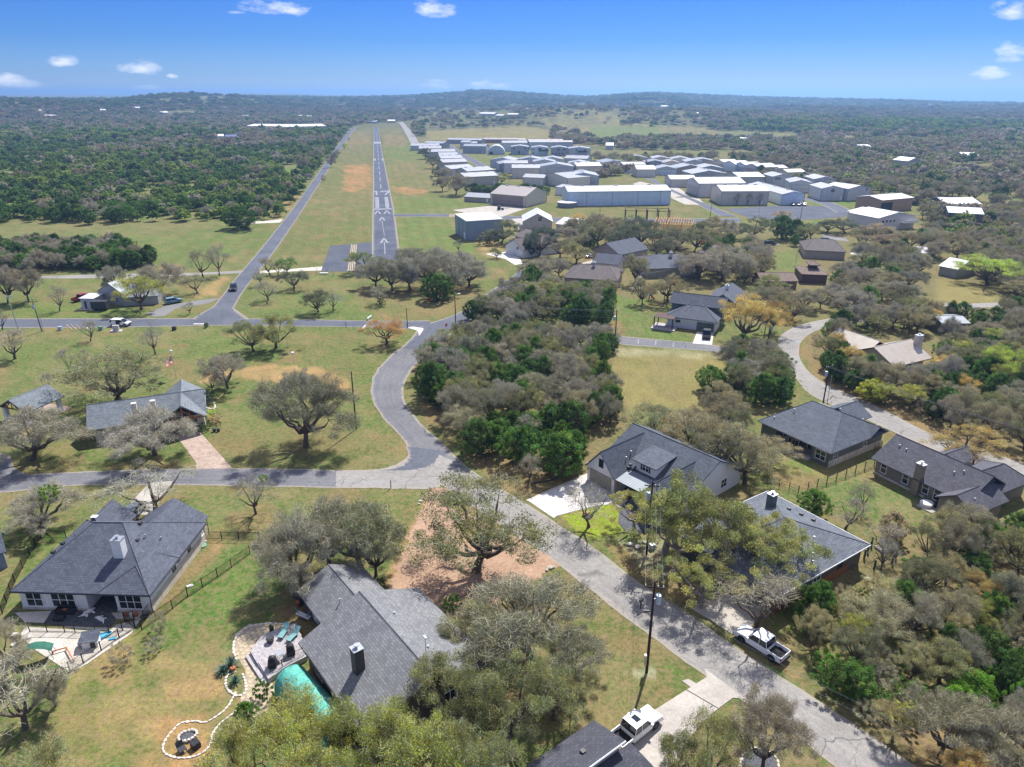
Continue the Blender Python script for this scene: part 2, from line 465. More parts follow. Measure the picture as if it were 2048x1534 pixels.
M['metal_obj'] = lined('metal_obj',(1,1,1),.9,.08,.02,.5,0,objcol=True,dark=.86)
M['roof_obj'] = lined('roof_obj',(1,1,1),.6,.08,.02,.45,.0,objcol=True,dark=.9)
M['paint_obj'] = objcolor('paint_obj',.5)
M['siding_obj'] = lined('siding_obj',(1,1,1),.2,.1,.01,.6,0,vertical=False,objcol=True,dark=.75)
M['trim_white'] = plain('trim_white',(.8,.8,.78),.5,.03)
M['trim_dark'] = plain('trim_dark',(.05,.05,.055),.5,.1)
M['glass'] = glassy('glass')
M['black_metal'] = plain('black_metal',(.012,.012,.013),.45,.1)
M['steel'] = plain('steel',(.5,.52,.54),.35,.08,metal=.6)
M['concrete'] = speckled('concrete',[(.37,.335,.29),(.43,.395,.35),(.49,.455,.40)],3.0,.35,bmp=.08)
M['concrete_white'] = speckled('concrete_white',[(.50,.48,.46),(.56,.54,.52),(.62,.60,.575)],3.0,.35,bmp=.05)
M['paver_pink'] = speckled('paver_pink',[(.30,.22,.17),(.40,.31,.25),(.48,.38,.31)],2.0,.5,bmp=.2)
M['gravel_pale'] = speckled('gravel_pale',[(.34,.30,.25),(.54,.50,.43),(.68,.64,.57)],7,.7,bmp=.8)
M['gravel_dark'] = speckled('gravel_dark',[(.04,.04,.05),(.10,.105,.12),(.2,.2,.22)],7,.7,bmp=.8)
M['dirt'] = speckled('dirt',[(.30,.185,.12),(.38,.25,.165),(.46,.32,.225)],2.4,.35,bmp=.3)
M['slab_dark'] = speckled('slab_dark',[(.055,.058,.068),(.085,.09,.10),(.13,.135,.145)],2.5,.5,bmp=.1)
M['timber'] = plain('timber',(.26,.11,.05),.6,.2)
M['pole_wood'] = plain('pole_wood',(.045,.032,.025),.9,.25,6)
M['grey_wood'] = plain('grey_wood',(.40,.375,.375),.8,.2,3)
M['new_wood'] = plain('new_wood',(.62,.38,.13),.7,.15)
M['rust'] = plain('rust',(.09,.05,.04),.8,.25)
M['brown_siding'] = lined('brown_siding',(.12,.095,.075),.4,.08,.02,.7,dark=.55)
M['galv'] = plain('galv',(.45,.52,.57),.4,.1,metal=.3)
M['rubber'] = plain('rubber',(.015,.015,.016),.8,.1)
M['rock'] = speckled('rock',[(.34,.29,.22),(.5,.44,.36),(.62,.57,.48)],3,.8,bmp=.5)
M['pale_rock'] = speckled('pale_rock',[(.5,.45,.38),(.68,.62,.54),(.8,.76,.68)],4,1,bmp=.5)
M['road_light'] = asphalt('road_light',(.225,.215,.20),(.31,.297,.278),True,.12)
M['road_dark'] = asphalt('road_dark',(.088,.097,.122),(.13,.141,.17),False,.1)
M['tar_plain'] = asphalt('tar_plain',(.065,.073,.098),(.11,.122,.15),False,0)
M['road_plain'] = asphalt('road_plain',(.17,.168,.172),(.24,.235,.232),False,0)
M['road_mid'] = asphalt('road_mid',(.13,.134,.148),(.19,.19,.20),True,.14)
M['runway_tar'] = asphalt('runway_tar',(.062,.072,.10),(.108,.122,.155),False,.1)
M['paint_white'] = speckled('paint_white',[(.17,.18,.20),(.30,.31,.33),(.42,.42,.44)],2.0,.4,bmp=0.05)
M['paint_yellow'] = speckled('paint_yellow',[(.36,.28,.15),(.48,.38,.22),(.56,.48,.34)],2.0,.4,bmp=0.05)
ORD = ['first','second','third','fourth','fifth','sixth','seventh','eighth','ninth','tenth','eleventh','twelfth','thirteenth','fourteenth','fifteenth','sixteenth','seventeenth','eighteenth','nineteenth','twentieth'] + ['twenty-' + q for q in ('first','second','third','fourth','fifth','sixth','seventh','eighth','ninth')] + ['thirtieth'] + ['thirty-' + q for q in ('first','second','third','fourth','fifth','sixth','seventh','eighth','ninth')]
build_world()
# ------------------------------------------------------------------ terrain
SKY = [(-600,200),(-200,198),(0,203),(90,203),(170,206),(230,203),(300,192),(370,188),(430,190),(520,195),(640,198),(760,197),(840,192),(930,184),
    (965,181),(1010,184),(1100,191),(1180,195),(1250,189),(1310,186),(1400,190),(1500,195),(1620,198),(1750,201),(1900,205),(2048,207),(2300,208),(2700,206)]
RIDGE = [(-600,2400),(0,2300),(200,2300),(400,2500),(600,3000),(960,3300),(1150,3400),(1300,3700),(1600,4200),(2048,4600),(2700,4600)]
FARSKY = [(-600,190),(0,189),(230,190),(300,192),(420,189),(470,187),(505,185.5),(545,187),(590,186.5),(640,189),(780,190),(830,194),(900,193),(1000,195),(1150,201),(1300,198),(1600,204),(2048,212),(2700,212)]
_b = []; _t = []; _r = []; _fb = []; _ft = []
for _px,_py in SKY:
 _u = (_px - CX) / FOC; _v = (_py - CY) / FOC
 _d = Vector((_u,CP - _v * SP,-SP - _v * CP))
 _b.append(math.atan2(_d.x,_d.y)); _t.append(_d.z / math.hypot(_d.x,_d.y))
for _px,_py in FARSKY:
 _u = (_px - CX) / FOC; _v = (_py - CY) / FOC; _d = Vector((_u,CP - _v * SP,-SP - _v * CP)); _fb.append(math.atan2(_d.x,_d.y)); _ft.append(_d.z / math.hypot(_d.x,_d.y))
_rb = [math.atan2((p - CX) / FOC,CP - (200 - CY) / FOC * SP) for p,_ in RIDGE]
_rr = [r for _,r in RIDGE]
def sstep(a,b,x):
 t = np.clip((x - a) / (b - a),0,1)
 return t * t * (3 - 2 * t)
def height(x,y):
 x = np.asarray(x,float); y = np.asarray(y,float)
 r = np.hypot(x,y); b = np.arctan2(x,y)
 R1 = np.interp(b,_rb,_rr); zt = CAMH + np.interp(b,_b,_t) * R1 - 5.0
 up = sstep(1350,1,0) * 0 + np.where(r < R1,sstep(0,1,(r - 1350) / (R1 - 1350)) ** 1.9,1 - 1.3 * sstep(0,1,(r - R1) / (R1 * .8)))
 h = zt * up
 h = h + (fbm(x / 420,y / 420,3,4) - .5) * 38 * sstep(1400,2600,r) * (1 - .75 * sstep(0,.5,1 - np.abs(r - R1) / 700))
 far = CAMH + np.interp(b,_fb,_ft) * r        # country beyond the ridges, sloping away and rising again to the far plateau
 dip = far - 10 - 30 * np.exp(-((r - R1 * 1.9) / (R1 * .5)) ** 2)
 w_ = sstep(0,1,(r - R1 * 1.02) / (R1 * .5)); h = h * (1 - w_) + np.where(r > 9500,far + 0 * r,dip) * w_
 c1 = at(1090,236); h = h + 14 * np.exp(-((x - c1.x) / 260) ** 2 - ((y - c1.y) / 330) ** 2) * sstep(1150,1450,r)
 c2 = at(1330,240); h = h + 13 * np.exp(-((x - c2.x) / 300) ** 2 - ((y - c2.y) / 330) ** 2) * sstep(1000,1350,r)
 c3 = at(60,236); h = h + 12 * np.exp(-((x - c3.x) / 300) ** 2 - ((y - c3.y) / 300) ** 2) * sstep(1200,1500,r)
 return h * sstep(950,1350,r)
def gz(x,y):
 return float(height(x,y))
GRASS,LUSH,OLIVE,DRY,SOIL,LITTER,BROWN,RED,GOLD,CALI,FARG,LAWN = range(12)
PAL = .88 * np.array([(.105,.165,.05),(.09,.185,.035),(.14,.155,.058),(.235,.19,.105),(.48,.275,.155),(.205,.15,.092),(.27,.17,.10),(.50,.225,.12),(.275,.22,.095),(.46,.41,.33),(.085,.105,.05),(.27,.33,.025)])
GP = [
 ([(-900,300),(2900,300),(2900,1900),(-900,1900)],OLIVE,.5,0),
 ([(-900,186),(2900,186),(2900,330),(-900,330)],FARG,1,0),
 ([(820,300),(2900,300),(2900,480),(820,480)],OLIVE,.9,5),
 ([(560,470),(700,262),(745,255),(744,520),(640,545),(500,545)],OLIVE,.85,3),
 ([(760,255),(800,255),(825,290),(900,400),(1000,440),(1000,530),(800,520)],OLIVE,.8,3),
 ([(790,395),(870,390),(980,410),(980,428),(792,428)],LUSH,.8,6),
 ([(795,436),(905,436),(905,480),(960,490),(930,520),(800,520)],LUSH,.85,5),
 ([(765,290),(830,290),(850,330),(775,330)],LUSH,.6,5),
 ([(1000,415),(1340,410),(1420,436),(1000,436)],OLIVE,.9,3),
 ([(640,470),(745,440),(745,515),(660,500)],LUSH,.35,8),
 ([(600,520),(700,440),(744,470),(744,490),(660,495),(640,540),(600,545)],OLIVE,.9,6),
 ([(683,330),(742,328),(742,378),(690,384)],RED,.75,7),
 ([(700,270),(742,270),(742,288),(700,292)],BROWN,.6,4),
 ([(785,372),(860,380),(850,388),(790,386)],RED,.75,3),
 ([(790,320),(850,320),(850,350),(800,356)],BROWN,.35,6),
 ([(762,272),(805,270),(815,292),(770,294)],BROWN,.6,3),
 ([(820,275),(1100,258),(1330,258),(1330,292),(840,292)],DRY,.65,3),
 ([(850,262),(1050,252),(1095,262),(1095,276),(860,280)],GOLD,.8,2),
 ([(1050,238),(1170,238),(1330,255),(1580,266),(1600,278),(1330,276),(1180,272),(1100,256)],GOLD,.55,2),
 ([(1175,256),(1320,256),(1330,274),(1190,276)],LUSH,.75,2),
 ([(1440,258),(1580,268),(1580,276),(1440,274)],GRASS,.9,2),
 ([(1640,268),(1720,268),(1720,274),(1640,274)],GOLD,.6,2),([(1750,276),(1860,278),(1860,284),(1750,281)],GOLD,.6,2),
 ([(930,310),(1050,305),(1050,330),(960,334)],GRASS,.8,3),
 ([(1590,402),(1720,400),(1722,412),(1640,414)],LUSH,.9,2),
 ([(1420,405),(1560,405),(1640,412),(1440,418)],GRASS,.6,3),
 ([(1440,440),(1680,438),(1680,470),(1500,490),(1420,480)],LUSH,.55,5),
 ([(-400,452),(300,450),(560,440),(520,500),(460,560),(300,520),(-400,500)],GRASS,.9,4),
 ([(-300,448),(330,442),(480,450),(200,470),(-300,490)],DRY,.45,8),
 ([(240,470),(540,462),(500,500),(380,520),(270,500)],LUSH,.45,10),
 ([(540,445),(620,390),(640,400),(590,440)],DRY,.6,4),([(560,395),(590,370),(600,395),(575,425)],SOIL,.6,5),
 ([(530,430),(560,420),(560,445),(530,447)],SOIL,.4,5),
 ([(565,335),(600,330),(600,345),(565,342)],LUSH,1,1),
 ([(-200,540),(210,545),(210,570),(60,600),(-200,600)],GRASS,.9,6),([(-200,600),(240,615),(420,632),(-200,636)],LUSH,.7,6),
 ([(90,560),(210,556),(210,590),(120,600)],DRY,.3,8),
 ([(395,590),(440,550),(470,553),(430,592),(380,600)],SOIL,.8,6),([(330,612),(420,598),(410,625),(330,630)],DRY,.5,5),
 ([(465,630),(520,545),(660,548),(790,600),(850,640),(740,640)],GRASS,1,4),([(560,590),(700,590),(760,636),(520,636)],LUSH,.5,10),
 ([(600,572),(700,556),(700,580),(620,590)],DRY,.4,7),
 ([(740,625),(850,590),(960,560),(975,590),(880,638),(760,640)],BROWN,.55,8),([(700,540),(980,520),(980,580),(720,620)],LITTER,.5,8),
 ([(900,500),(1030,515),(1030,548),(960,590)],GRASS,.6,8),([(950,485),(1010,485),(1010,510),(960,510)],SOIL,.55,6),([(985,545),(1020,540),(1010,556),(985,562)],BROWN,.7,4),
 ([(-300,655),(440,652),(740,656),(840,662),(750,740),(740,780),(808,905),(760,936),(440,935),(0,950),(-300,960)],GRASS,.9,3),
 ([(300,680),(520,660),(720,665),(720,700),(440,740)],LUSH,.3,15),
 ([(560,670),(840,664),(740,760),(640,740),(560,720)],OLIVE,.75,20),([(400,830),(700,850),(800,905),(760,936),(420,930)],OLIVE,.6,20),
 ([(470,738),(560,728),(640,738),(690,752),(700,778),(640,765),(520,765),(460,756)],SOIL,.95,10),([(645,760),(705,752),(700,785),(650,778)],RED,.45,8),([(410,740),(460,735),(455,762),(400,765)],SOIL,.7,8),
 ([(300,690),(375,684),(375,700),(300,700)],BROWN,.6,8),([(310,720),(380,720),(390,760),(310,760)],BROWN,.45,14),([(160,672),(205,670),(205,690),(150,690)],DRY,.8,6),
 ([(660,660),(720,660),(720,680),(660,680)],BROWN,.35,8),([(60,720),(140,700),(130,760),(50,770)],DRY,.35,14),([(-50,740),(30,720),(20,790),(-50,800)],BROWN,.45,14),
 ([(570,840),(690,840),(700,900),(560,910)],BROWN,.3,15),([(20,880),(160,860),(180,920),(10,940)],BROWN,.4,12),([(90,860),(170,830),(360,860),(390,930),(200,930)],GRASS,.7,12),
 ([(-50,935),(180,925),(420,925),(470,938),(200,940),(0,958)],BROWN,.55,7),
 ([(-400,985),(300,972),(500,976),(860,980),(840,1020),(700,1120),(560,1250),(480,1420),(300,1600),(-400,1700)],GRASS,.75,8),
 ([(-200,985),(250,975),(860,980),(850,992),(400,990),(100,992),(-200,1010)],DRY,.6,8),([(440,1040),(540,1000),(560,1060),(480,1080)],BROWN,.5,12),
 ([(600,985),(856,980),(850,1015),(800,1050),(640,1010)],OLIVE,.6,12),([(780,1010),(850,1000),(840,1040),(800,1060)],BROWN,.4,10),
 ([(330,1180),(420,1085),(450,1090),(350,1210),(310,1225)],BROWN,.85,6),([(405,1080),(460,1085),(430,1120)],SOIL,.5,8),
 ([(180,1300),(260,1290),(250,1360),(180,1370)],SOIL,.6,16),([(320,1355),(430,1350),(460,1390),(330,1400)],SOIL,.75,16),([(330,1440),(520,1390),(480,1480),(420,1540),(250,1540)],SOIL,.55,22),
 ([(100,1440),(300,1430),(330,1534),(60,1540)],SOIL,.35,25),([(-100,1390),(120,1360),(180,1460),(100,1600),(-100,1600)],OLIVE,.7,25),([(260,1500),(360,1490),(360,1560),(240,1560)],RED,.5,16),
 ([(380,1180),(480,1130),(520,1180),(440,1260)],LUSH,.5,18),([(200,1270),(320,1230),(340,1250),(210,1310)],LUSH,.45,8),([(60,1070),(150,1060),(120,1130),(40,1210)],LUSH,.7,6),([(-60,1130),(40,1090),(20,1190),(-60,1210)],OLIVE,.6,8),
 ([(100,1210),(40,1260),(150,1300),(60,1340),(-100,1340),(-100,1220)],DRY,.4,12),
 ([(140,1270),(260,1260),(420,1330),(480,1400),(420,1540),(60,1560),(120,1420)],SOIL,.42,22),([(300,1440),(420,1420),(420,1534),(300,1534)],RED,.4,18),([(1280,712),(1400,720),(1380,810),(1270,800)],BROWN,.4,12),
 ([(862,978),(902,978),(888,1010),(860,1060),(840,1130),(900,1185),(985,1160),(1070,1085),(1105,1105),(1128,1130),(1010,1185),(900,1240),(800,1240),(740,1200),(770,1150),(805,1070),(850,1010)],SOIL,1,5),
 ([(850,1040),(1000,1000),(1080,1080),(980,1170),(840,1180)],BROWN,.6,14),([(870,1180),(1010,1170),(1020,1200),(900,1240)],BROWN,.55,10),
 ([(560,1180),(700,1130),(780,1180),(700,1240),(560,1260)],LITTER,.7,12),([(540,1210),(640,1190),(640,1280),(560,1260)],BROWN,.6,8),
 ([(1130,1130),(1290,1280),(1410,1345),(1320,1440),(1200,1480),(1000,1440),(900,1240)],OLIVE,.9,5),([(1060,1130),(1140,1130),(1200,1190),(1120,1200)],LITTER,.6,14),
 ([(1280,1320),(1390,1330),(1380,1380),(1280,1370)],LUSH,.5,14),([(1265,1335),(1310,1335),(1310,1358),(1270,1355)],CALI,.7,4),([(1140,1130),(1310,1280),(1410,1345),(1400,1355),(1290,1290),(1130,1150)],LITTER,.55,9),
 ([(1380,1440),(1490,1400),(1690,1534),(1640,1600),(1300,1600)],LITTER,.6,14),([(1400,1430),(1480,1410),(1540,1480),(1450,1520)],GRASS,.5,18),
 ([(806,790),(830,720),(900,665),(935,660),(900,720),(850,760),(850,830),(960,940),(1060,1000),(1040,1010),(960,960),(880,890)],OLIVE,.8,4),
 ([(845,760),(920,690),(1250,700),(1260,840),(1230,900),(1180,960),(1060,1000),(950,930),(860,840)],LITTER,.85,8),([(840,800),(900,810),(910,850),(860,850)],BROWN,.8,8),([(920,910),(1080,930),(1170,960),(1060,1000),(1000,985)],BROWN,.8,10),
 ([(1050,1000),(1190,945),(1200,960),(1070,1005)],DRY,.8,6),
 ([(1215,700),(1440,706),(1450,740),(1400,770),(1430,820),(1260,820),(1230,760)],GOLD,.85,6),([(1300,700),(1380,712),(1360,800),(1310,780)],DRY,.55,14),([(1230,695),(1440,702),(1440,716),(1230,712)],CALI,.4,5),
 ([(1240,690),(1300,640),(1320,650),(1380,684),(1250,676)],GRASS,.8,4),([(1300,655),(1390,672),(1385,686),(1290,678)],LUSH,.9,4),([(1180,650),(1240,640),(1250,680),(1190,676)],BROWN,.8,6),([(1230,590),(1300,600),(1280,640),(1230,640)],LUSH,.8,5),
 ([(1040,450),(2900,450),(2900,660),(1640,645),(1560,660),(1300,600),(1040,560)],LITTER,.65,8),([(1100,490),(1300,500),(1280,520),(1150,520)],BROWN,.6,6),
 ([(1870,560),(2000,570),(1990,606),(1870,600)],GOLD,1,5),([(1860,600),(2048,615),(2200,660),(1850,640)],DRY,.6,6),
 ([(1545,505),(1600,495),(1600,560),(1545,545)],LUSH,.6,4),
 ([(1600,660),(2900,640),(2900,940),(2000,930),(1800,830),(1640,770)],LITTER,.8,8),([(1595,700),(1640,775),(1760,830),(1900,895),(2100,990),(2100,950),(1760,800),(1660,760),(1612,690)],BROWN,.8,7),
 ([(1560,890),(1700,900),(1760,905),(1700,965),(1580,980),(1540,960)],GOLD,.75,6),([(1700,880),(1800,870),(1790,900),(1720,930)],GRASS,.6,6),([(1575,910),(1640,920),(1620,945),(1570,930)],LUSH,.6,5),
 ([(1640,960),(1770,930),(1900,1000),(1960,1060),(1840,1080),(1740,1060)],GRASS,.8,8),([(1740,1000),(1880,1010),(1900,1060),(1760,1050)],DRY,.5,10),([(1620,990),(1760,1050),(1900,1080),(1900,1140),(1760,1140)],LITTER,.5,12),([(1540,940),(1640,950),(1620,980),(1560,975)],BROWN,.8,5),
 ([(1720,1120),(1850,1120),(1820,1260),(1700,1220)],GRASS,.5,12),
 ([(1500,1190),(1720,1130),(2900,1000),(2900,1900),(1860,1600),(1560,1330)],LITTER,.75,8),([(1540,1230),(1660,1200),(1640,1260),(1560,1270)],LUSH,.8,8),([(1730,1370),(1900,1440),(1950,1560),(1830,1534)],BROWN,.7,12),([(1480,1290),(1570,1330),(1640,1400),(1560,1340)],BROWN,.8,6),
 ([(1110,1030),(1200,1000),(1240,1060),(1200,1110),(1150,1080)],OLIVE,.7,5),([(1125,1030),(1205,1003),(1232,1015),(1250,1062),(1190,1076),(1140,1056)],LAWN,1,4),
 ([(1215,1090),(1290,1090),(1400,1180),(1500,1260),(1470,1270),(1320,1190),(1240,1140)],BROWN,.85,6),([(1240,1085),(1330,1080),(1360,1140),(1280,1140)],CALI,.55,12),([(1300,1120),(1350,1130),(1350,1170),(1300,1160)],GOLD,.6,8),([(1300,1100),(1450,1080),(1500,1200),(1400,1210)],LITTER,.7,10),
]
def ground_color(X,Y):
 u,v = pxarr(X,Y)
 sc_ = FOC / np.maximum(Y * CP + CAMH * SP,5)           # px per metre
 r = np.hypot(X,Y)
 n1 = fbm(X / 9,Y / 9,1); n2 = fbm(X / 2.6,Y / 2.6,2,3); n3 = fbm(X / 40,Y / 40,4)
 n4 = vnoise(X / .9,Y / .9,9)
 W = np.zeros((X.size,len(PAL)))
 W[:,GRASS] = 1
 ju = (fbm(X / 5,Y / 5,11,4) - .5) * 2; jv = (fbm(X / 5,Y / 5,12,4) - .5) * 2
 inview = Y > 12
 for poly,k,s,rag in GP:
  vv = np.where(v > 1534,1534 + (v - 1534) * 1.0,v)
  xs = [p[0] for p in poly]; ys = [p[1] for p in poly]
  bb = inview & (u > min(xs) - 60) & (u < max(xs) + 60) & (vv > min(ys) - 60) & (vv < max(ys) + 60)
  ii = np.nonzero(bb)[0]
  if len(ii) == 0:
   continue
  a = np.zeros(len(ii))
  for q in range(3):
   jj = rag * (.5 + .5 * q)
   a += pip(u[ii] + ju[ii] * jj * 2.2,vv[ii] + jv[ii] * jj * 1.1,poly)
  a = a / 3 * s
  a = np.clip(a + (n1[ii] * .55 + n2[ii] * .45 - .5) * 1.5 * (a > 0) * (1 - np.abs(2 * s - 1) * .6),0,1) * (a > 0)
  W[ii] *= (1 - a)[:,None]; W[ii,k] += a
 C = W @ PAL
 g = W[:,GRASS] + W[:,OLIVE] + W[:,LUSH] * .5
 dry = np.clip((n1 - .5) * 3.2 + (n2 - .5) * 2.4 + (n3 - .5) * 1.5,-1,1)
 C = C + (g * np.clip(dry,0,1) * .62)[:,None] * (PAL[DRY] - C) + (g * np.clip(-dry,0,1) * .5)[:,None] * (PAL[LUSH] * .9 - C)
 rare = np.clip((fbm(X / 5,Y / 5,31,5) - .55) * 6,0,1) * g * .65
 C = C + rare[:,None] * (PAL[BROWN] - C)
 C = C * (.72 + .56 * (n2 * .6 + n4 * .4))[:,None]
 q0 = at(769,470); q1 = at(752,254); dx,dy = q1.x - q0.x,q1.y - q0.y; dl = math.hypot(dx,dy); across = ((X - q0.x) * dy - (Y - q0.y) * dx) / dl
 mow = (Y > 215) & (Y < 1250) & (np.abs(across) < 75)
 C = C * (1 + np.where(mow,.085 * np.sin(across * 1.05 + n1 * 1.5) * (.4 + n3),0))[:,None]
 far = sstep(900,1500,r)
 fn = fbm(X / 60,Y / 60,7,4); fn2 = fbm(X / 230,Y / 230,8,3)
 FC = np.array([.075,.10,.045])[None] + np.clip((fn - .45) * 2.2,0,1)[:,None] * np.array([.075,.045,.045])[None] + np.clip((fn2 - .66) * 8,0,1)[:,None] * np.array([.10,.08,.04])[None]
 farw = far * (W[:,FARG] + W[:,GRASS] * 0 > .5)
 C = C + farw[:,None] * (FC - C)
 return np.clip(C,.01,.95)
def build_ground():
 rr = [9.0]
 while rr[-1] < 16000:
  rr.append(rr[-1] * (1.0125 if rr[-1] < 500 else 1.018) + .02)
 rr = np.array(rr)
 bb = np.radians(np.concatenate([np.linspace(-100,-50,40)[:-1],np.linspace(-50,50,400),np.linspace(50,100,40)[1:]]))
 R,B = np.meshgrid(rr,bb,indexing='ij')
 X = (R * np.sin(B)).ravel(); Y = (R * np.cos(B)).ravel() - 3
 Z = height(X,Y)
 near = np.clip(1 - np.hypot(X,Y) / 300,0,1)
 Z = Z + (fbm(X / 3,Y / 3,41,3) - .5) * .05 * near * 0
 nr,nb = R.shape
 i = np.arange(nr * nb).reshape(nr,nb)
 F = np.stack([i[:-1,:-1],i[:-1,1:],i[1:,1:],i[1:,:-1]],-1).reshape(-1,4)[:,::-1]
 C = np.ones((X.size,4)); C[:,:3] = ground_color(X,Y)
 m,t,b,o = newmat('ground')
 at_ = N(t,'ShaderNodeAttribute'); at_.attribute_name = 'tone'
 tc = N(t,'ShaderNodeTexCoord').outputs['Object']
 n1 = noise(t,2.2,6,.75,tc); n2 = noise(t,.35,4,.6,tc); n3 = noise(t,9,3,.6,tc)
 col = mixc(t,1.0,at_.outputs['Color'],ramp(t,n1,[(.28,(.42,.44,.4)),(.5,(1,1,1)),(.72,(1.55,1.5,1.42))]),'MULTIPLY')
 col = mixc(t,1.0,col,ramp(t,n3,[(.3,(.68,.68,.66)),(.7,(1.32,1.3,1.28))]),'MULTIPLY')
 tf = N(t,'ShaderNodeMapRange'); tf.inputs[1].default_value = .44; tf.inputs[2].default_value = .60; t.links.new(noise(t,1.15,7,.78,tc),tf.inputs[0])
 col = mixc(t,mth(t,'MULTIPLY',tf.outputs[0],.6),mixc(t,1.0,col,(.84,1.0,.78),'MULTIPLY'),(.285,.195,.115))
 st = N(t,'ShaderNodeMapRange'); st.inputs[1].default_value = .56; st.inputs[2].default_value = .68; t.links.new(noise(t,4.5,5,.8,tc),st.inputs[0])
 col = mixc(t,mth(t,'MULTIPLY',st.outputs[0],.42),col,(.33,.255,.15))
 t.links.new(col,b.inputs['Base Color']); b.inputs['Roughness'].default_value = 1; b.inputs['Specular IOR Level'].default_value = .05
 bump(t,b,mth(t,'ADD',n1,mth(t,'MULTIPLY',n3,.5)),.55,.16)
 me = np_mesh('ground',np.stack([X,Y,Z],1),[F],[m],attr=C)
 me.polygons.foreach_set('use_smooth',np.ones(len(F),bool))
 g = bpy.data.objects.new('ground',me); COL.objects.link(g); struct(g)
 return g
build_ground()
# ------------------------------------------------------------------ roads
def crom(pts,n=6):
 P = [Vector(p) for p in pts]; out = []
 for i in range(len(P) - 1):
  p0 = P[max(i - 1,0)]; p1 = P[i]; p2 = P[i + 1]; p3 = P[min(i + 2,len(P) - 1)]
  for k in range(n):
   t = k / n
   out.append(.5 * ((2 * p1) + (p2 - p0) * t + (2 * p0 - 5 * p1 + 4 * p2 - p3) * t * t + (3 * p1 - p0 - 3 * p2 + p3) * t ** 3))
 out.append(P[-1]); return out
def resamp(P,n):
 L = [0]
 for i in range(1,len(P)):
  L.append(L[-1] + (P[i] - P[i - 1]).length)
 out = []; j = 0
 for k in range(n):
  s = L[-1] * k / (n - 1)
  while j < len(P) - 2 and L[j + 1] < s:
   j += 1
  f = (s - L[j]) / max(L[j + 1] - L[j],1e-6); out.append(P[j].lerp(P[j + 1],min(f,1)))
 return out,L[-1]
def ribbon(name,left,right,mat,z=.03,smooth=True,ragged=.12,kind='structure'):
 """a road between two edges given on the photograph's ground"""
 A = [at(*p) for p in left]; Bp = [at(*p) for p in right]
 if smooth:
  A = crom(A); Bp = crom(Bp)
 n = 80
 A,la = resamp(A,n); Bp,lb = resamp(Bp,n)
 V = []; UV = []
 rnd = random.Random(len(left) * 7 + int(left[0][0])); ra = rb = 0
 K = 5
 for i in range(n):
  a,b = A[i],Bp[i]; d = (b - a); w = d.length; d = d / max(w,1e-6)
  ra = ra * .5 + rnd.uniform(-1,1) * ragged; rb = rb * .5 + rnd.uniform(-1,1) * ragged
  a = a + d * ra; b = b + d * rb
  for k in range(K):
   t = k / (K - 1); p = a.lerp(b,t)
   V.append((p.x,p.y,z + gz(p.x,p.y) + (.02 * (1 - (2 * t - 1) ** 2)))); UV.append((2 * t - 1,la * i / (n - 1)))
 F = []
 for i in range(n - 1):
  for k in range(K - 1):
   q = i * K + k
   F.append((q,q + 1,q + 1 + K,q + K))
 me = bpy.data.meshes.new(name); me.from_pydata(V,[],F)
 me.update()
 if me.polygons[0].normal.z < 0:
  me.flip_normals()
 lay = me.uv_layers.new(name='UVMap')
 for lp in me.loops:
  lay.data[lp.index].uv = UV[lp.vertex_index]
 me.materials.append(mat)
 o = bpy.data.objects.new(name,me); COL.objects.link(o); o['kind'] = kind
 return o
def sheet(name,px,mat,z=.02,th=.06,kind='structure',world=False):
 """a slab laid on the ground: outline in photograph pixels"""
 P = [Vector((p[0],p[1],0)) for p in px] if world else [at(*p) for p in px]
 mb = MB(); mb.prism([(p.x,p.y) for p in P],-th,z)
 o = mb.build(name,mat); o['kind'] = kind
 return o
ribbon('road',[(1740,1590),(1600,1478),(1490,1405),(1400,1345),(1290,1265),(1180,1180),(1100,1118),(1000,1050),(930,1002),(868,958),(836,925),(812,890)],
    [(1910,1590),(1720,1456),(1560,1352),(1480,1300),(1400,1243),(1310,1187),(1250,1143),(1190,1097),(1120,1050),(1040,1000),(975,962),(925,928)],M['road_light'],.03)
ribbon('road',[(836,925),(812,890),(797,868),(768,838),(747,805),(742,775),(752,742),(785,708),(822,678),(845,655)],
    [(938,938),(905,905),(872,875),(838,843),(815,812),(807,785),(815,752),(842,720),(882,688),(922,652)],M['road_mid'],.034)
ribbon('road',[(800,697),(830,668),(842,652),(880,640),(925,622),(970,590),(1005,566),(1042,540)],
    [(868,699),(888,682),(915,660),(935,645),(970,622),(1000,600),(1030,577),(1062,553)],M['road_dark'],.040)
ribbon('road',[(-420,637),(0,637),(240,637),(420,637),(560,638),(740,642),(860,641)],[(-420,656),(0,656),(240,655),(420,651),(560,652),(740,655),(860,660)],M['road_dark'],.026)
ribbon('road',[(380,640),(412,628),(445,590),(475,552),(520,500),(558,452),(592,408),(625,362),(660,312),(690,270),(703,255)],
    [(500,640),(474,628),(470,608),(508,555),(545,508),(582,455),(615,405),(645,358),(675,310),(701,270),(713,255)],M['road_dark'],.030)
ribbon('road',[(-420,968),(0,952),(150,944),(300,939),(440,936),(560,938),(700,941)],[(-420,1015),(0,986),(100,975),(240,970),(400,971),(560,974),(700,976)],M['road_mid'],.026)
ribbon('road',[(672,941),(760,938),(800,926),(822,905),(832,890)],[(672,976),(760,977),(865,977),(900,960),(925,930)],M['road_light'],.038)
ribbon('road',[(760,941),(800,934),(816,915),(812,893)],[(770,941),(840,941),(880,932),(905,905)],M['road_dark'],.044)
ribbon('road',[(-150,905),(-40,900),(18,912),(28,935),(60,951)],[(-150,975),(-60,985),(0,985),(60,980),(90,976)],M['road_mid'],.022)
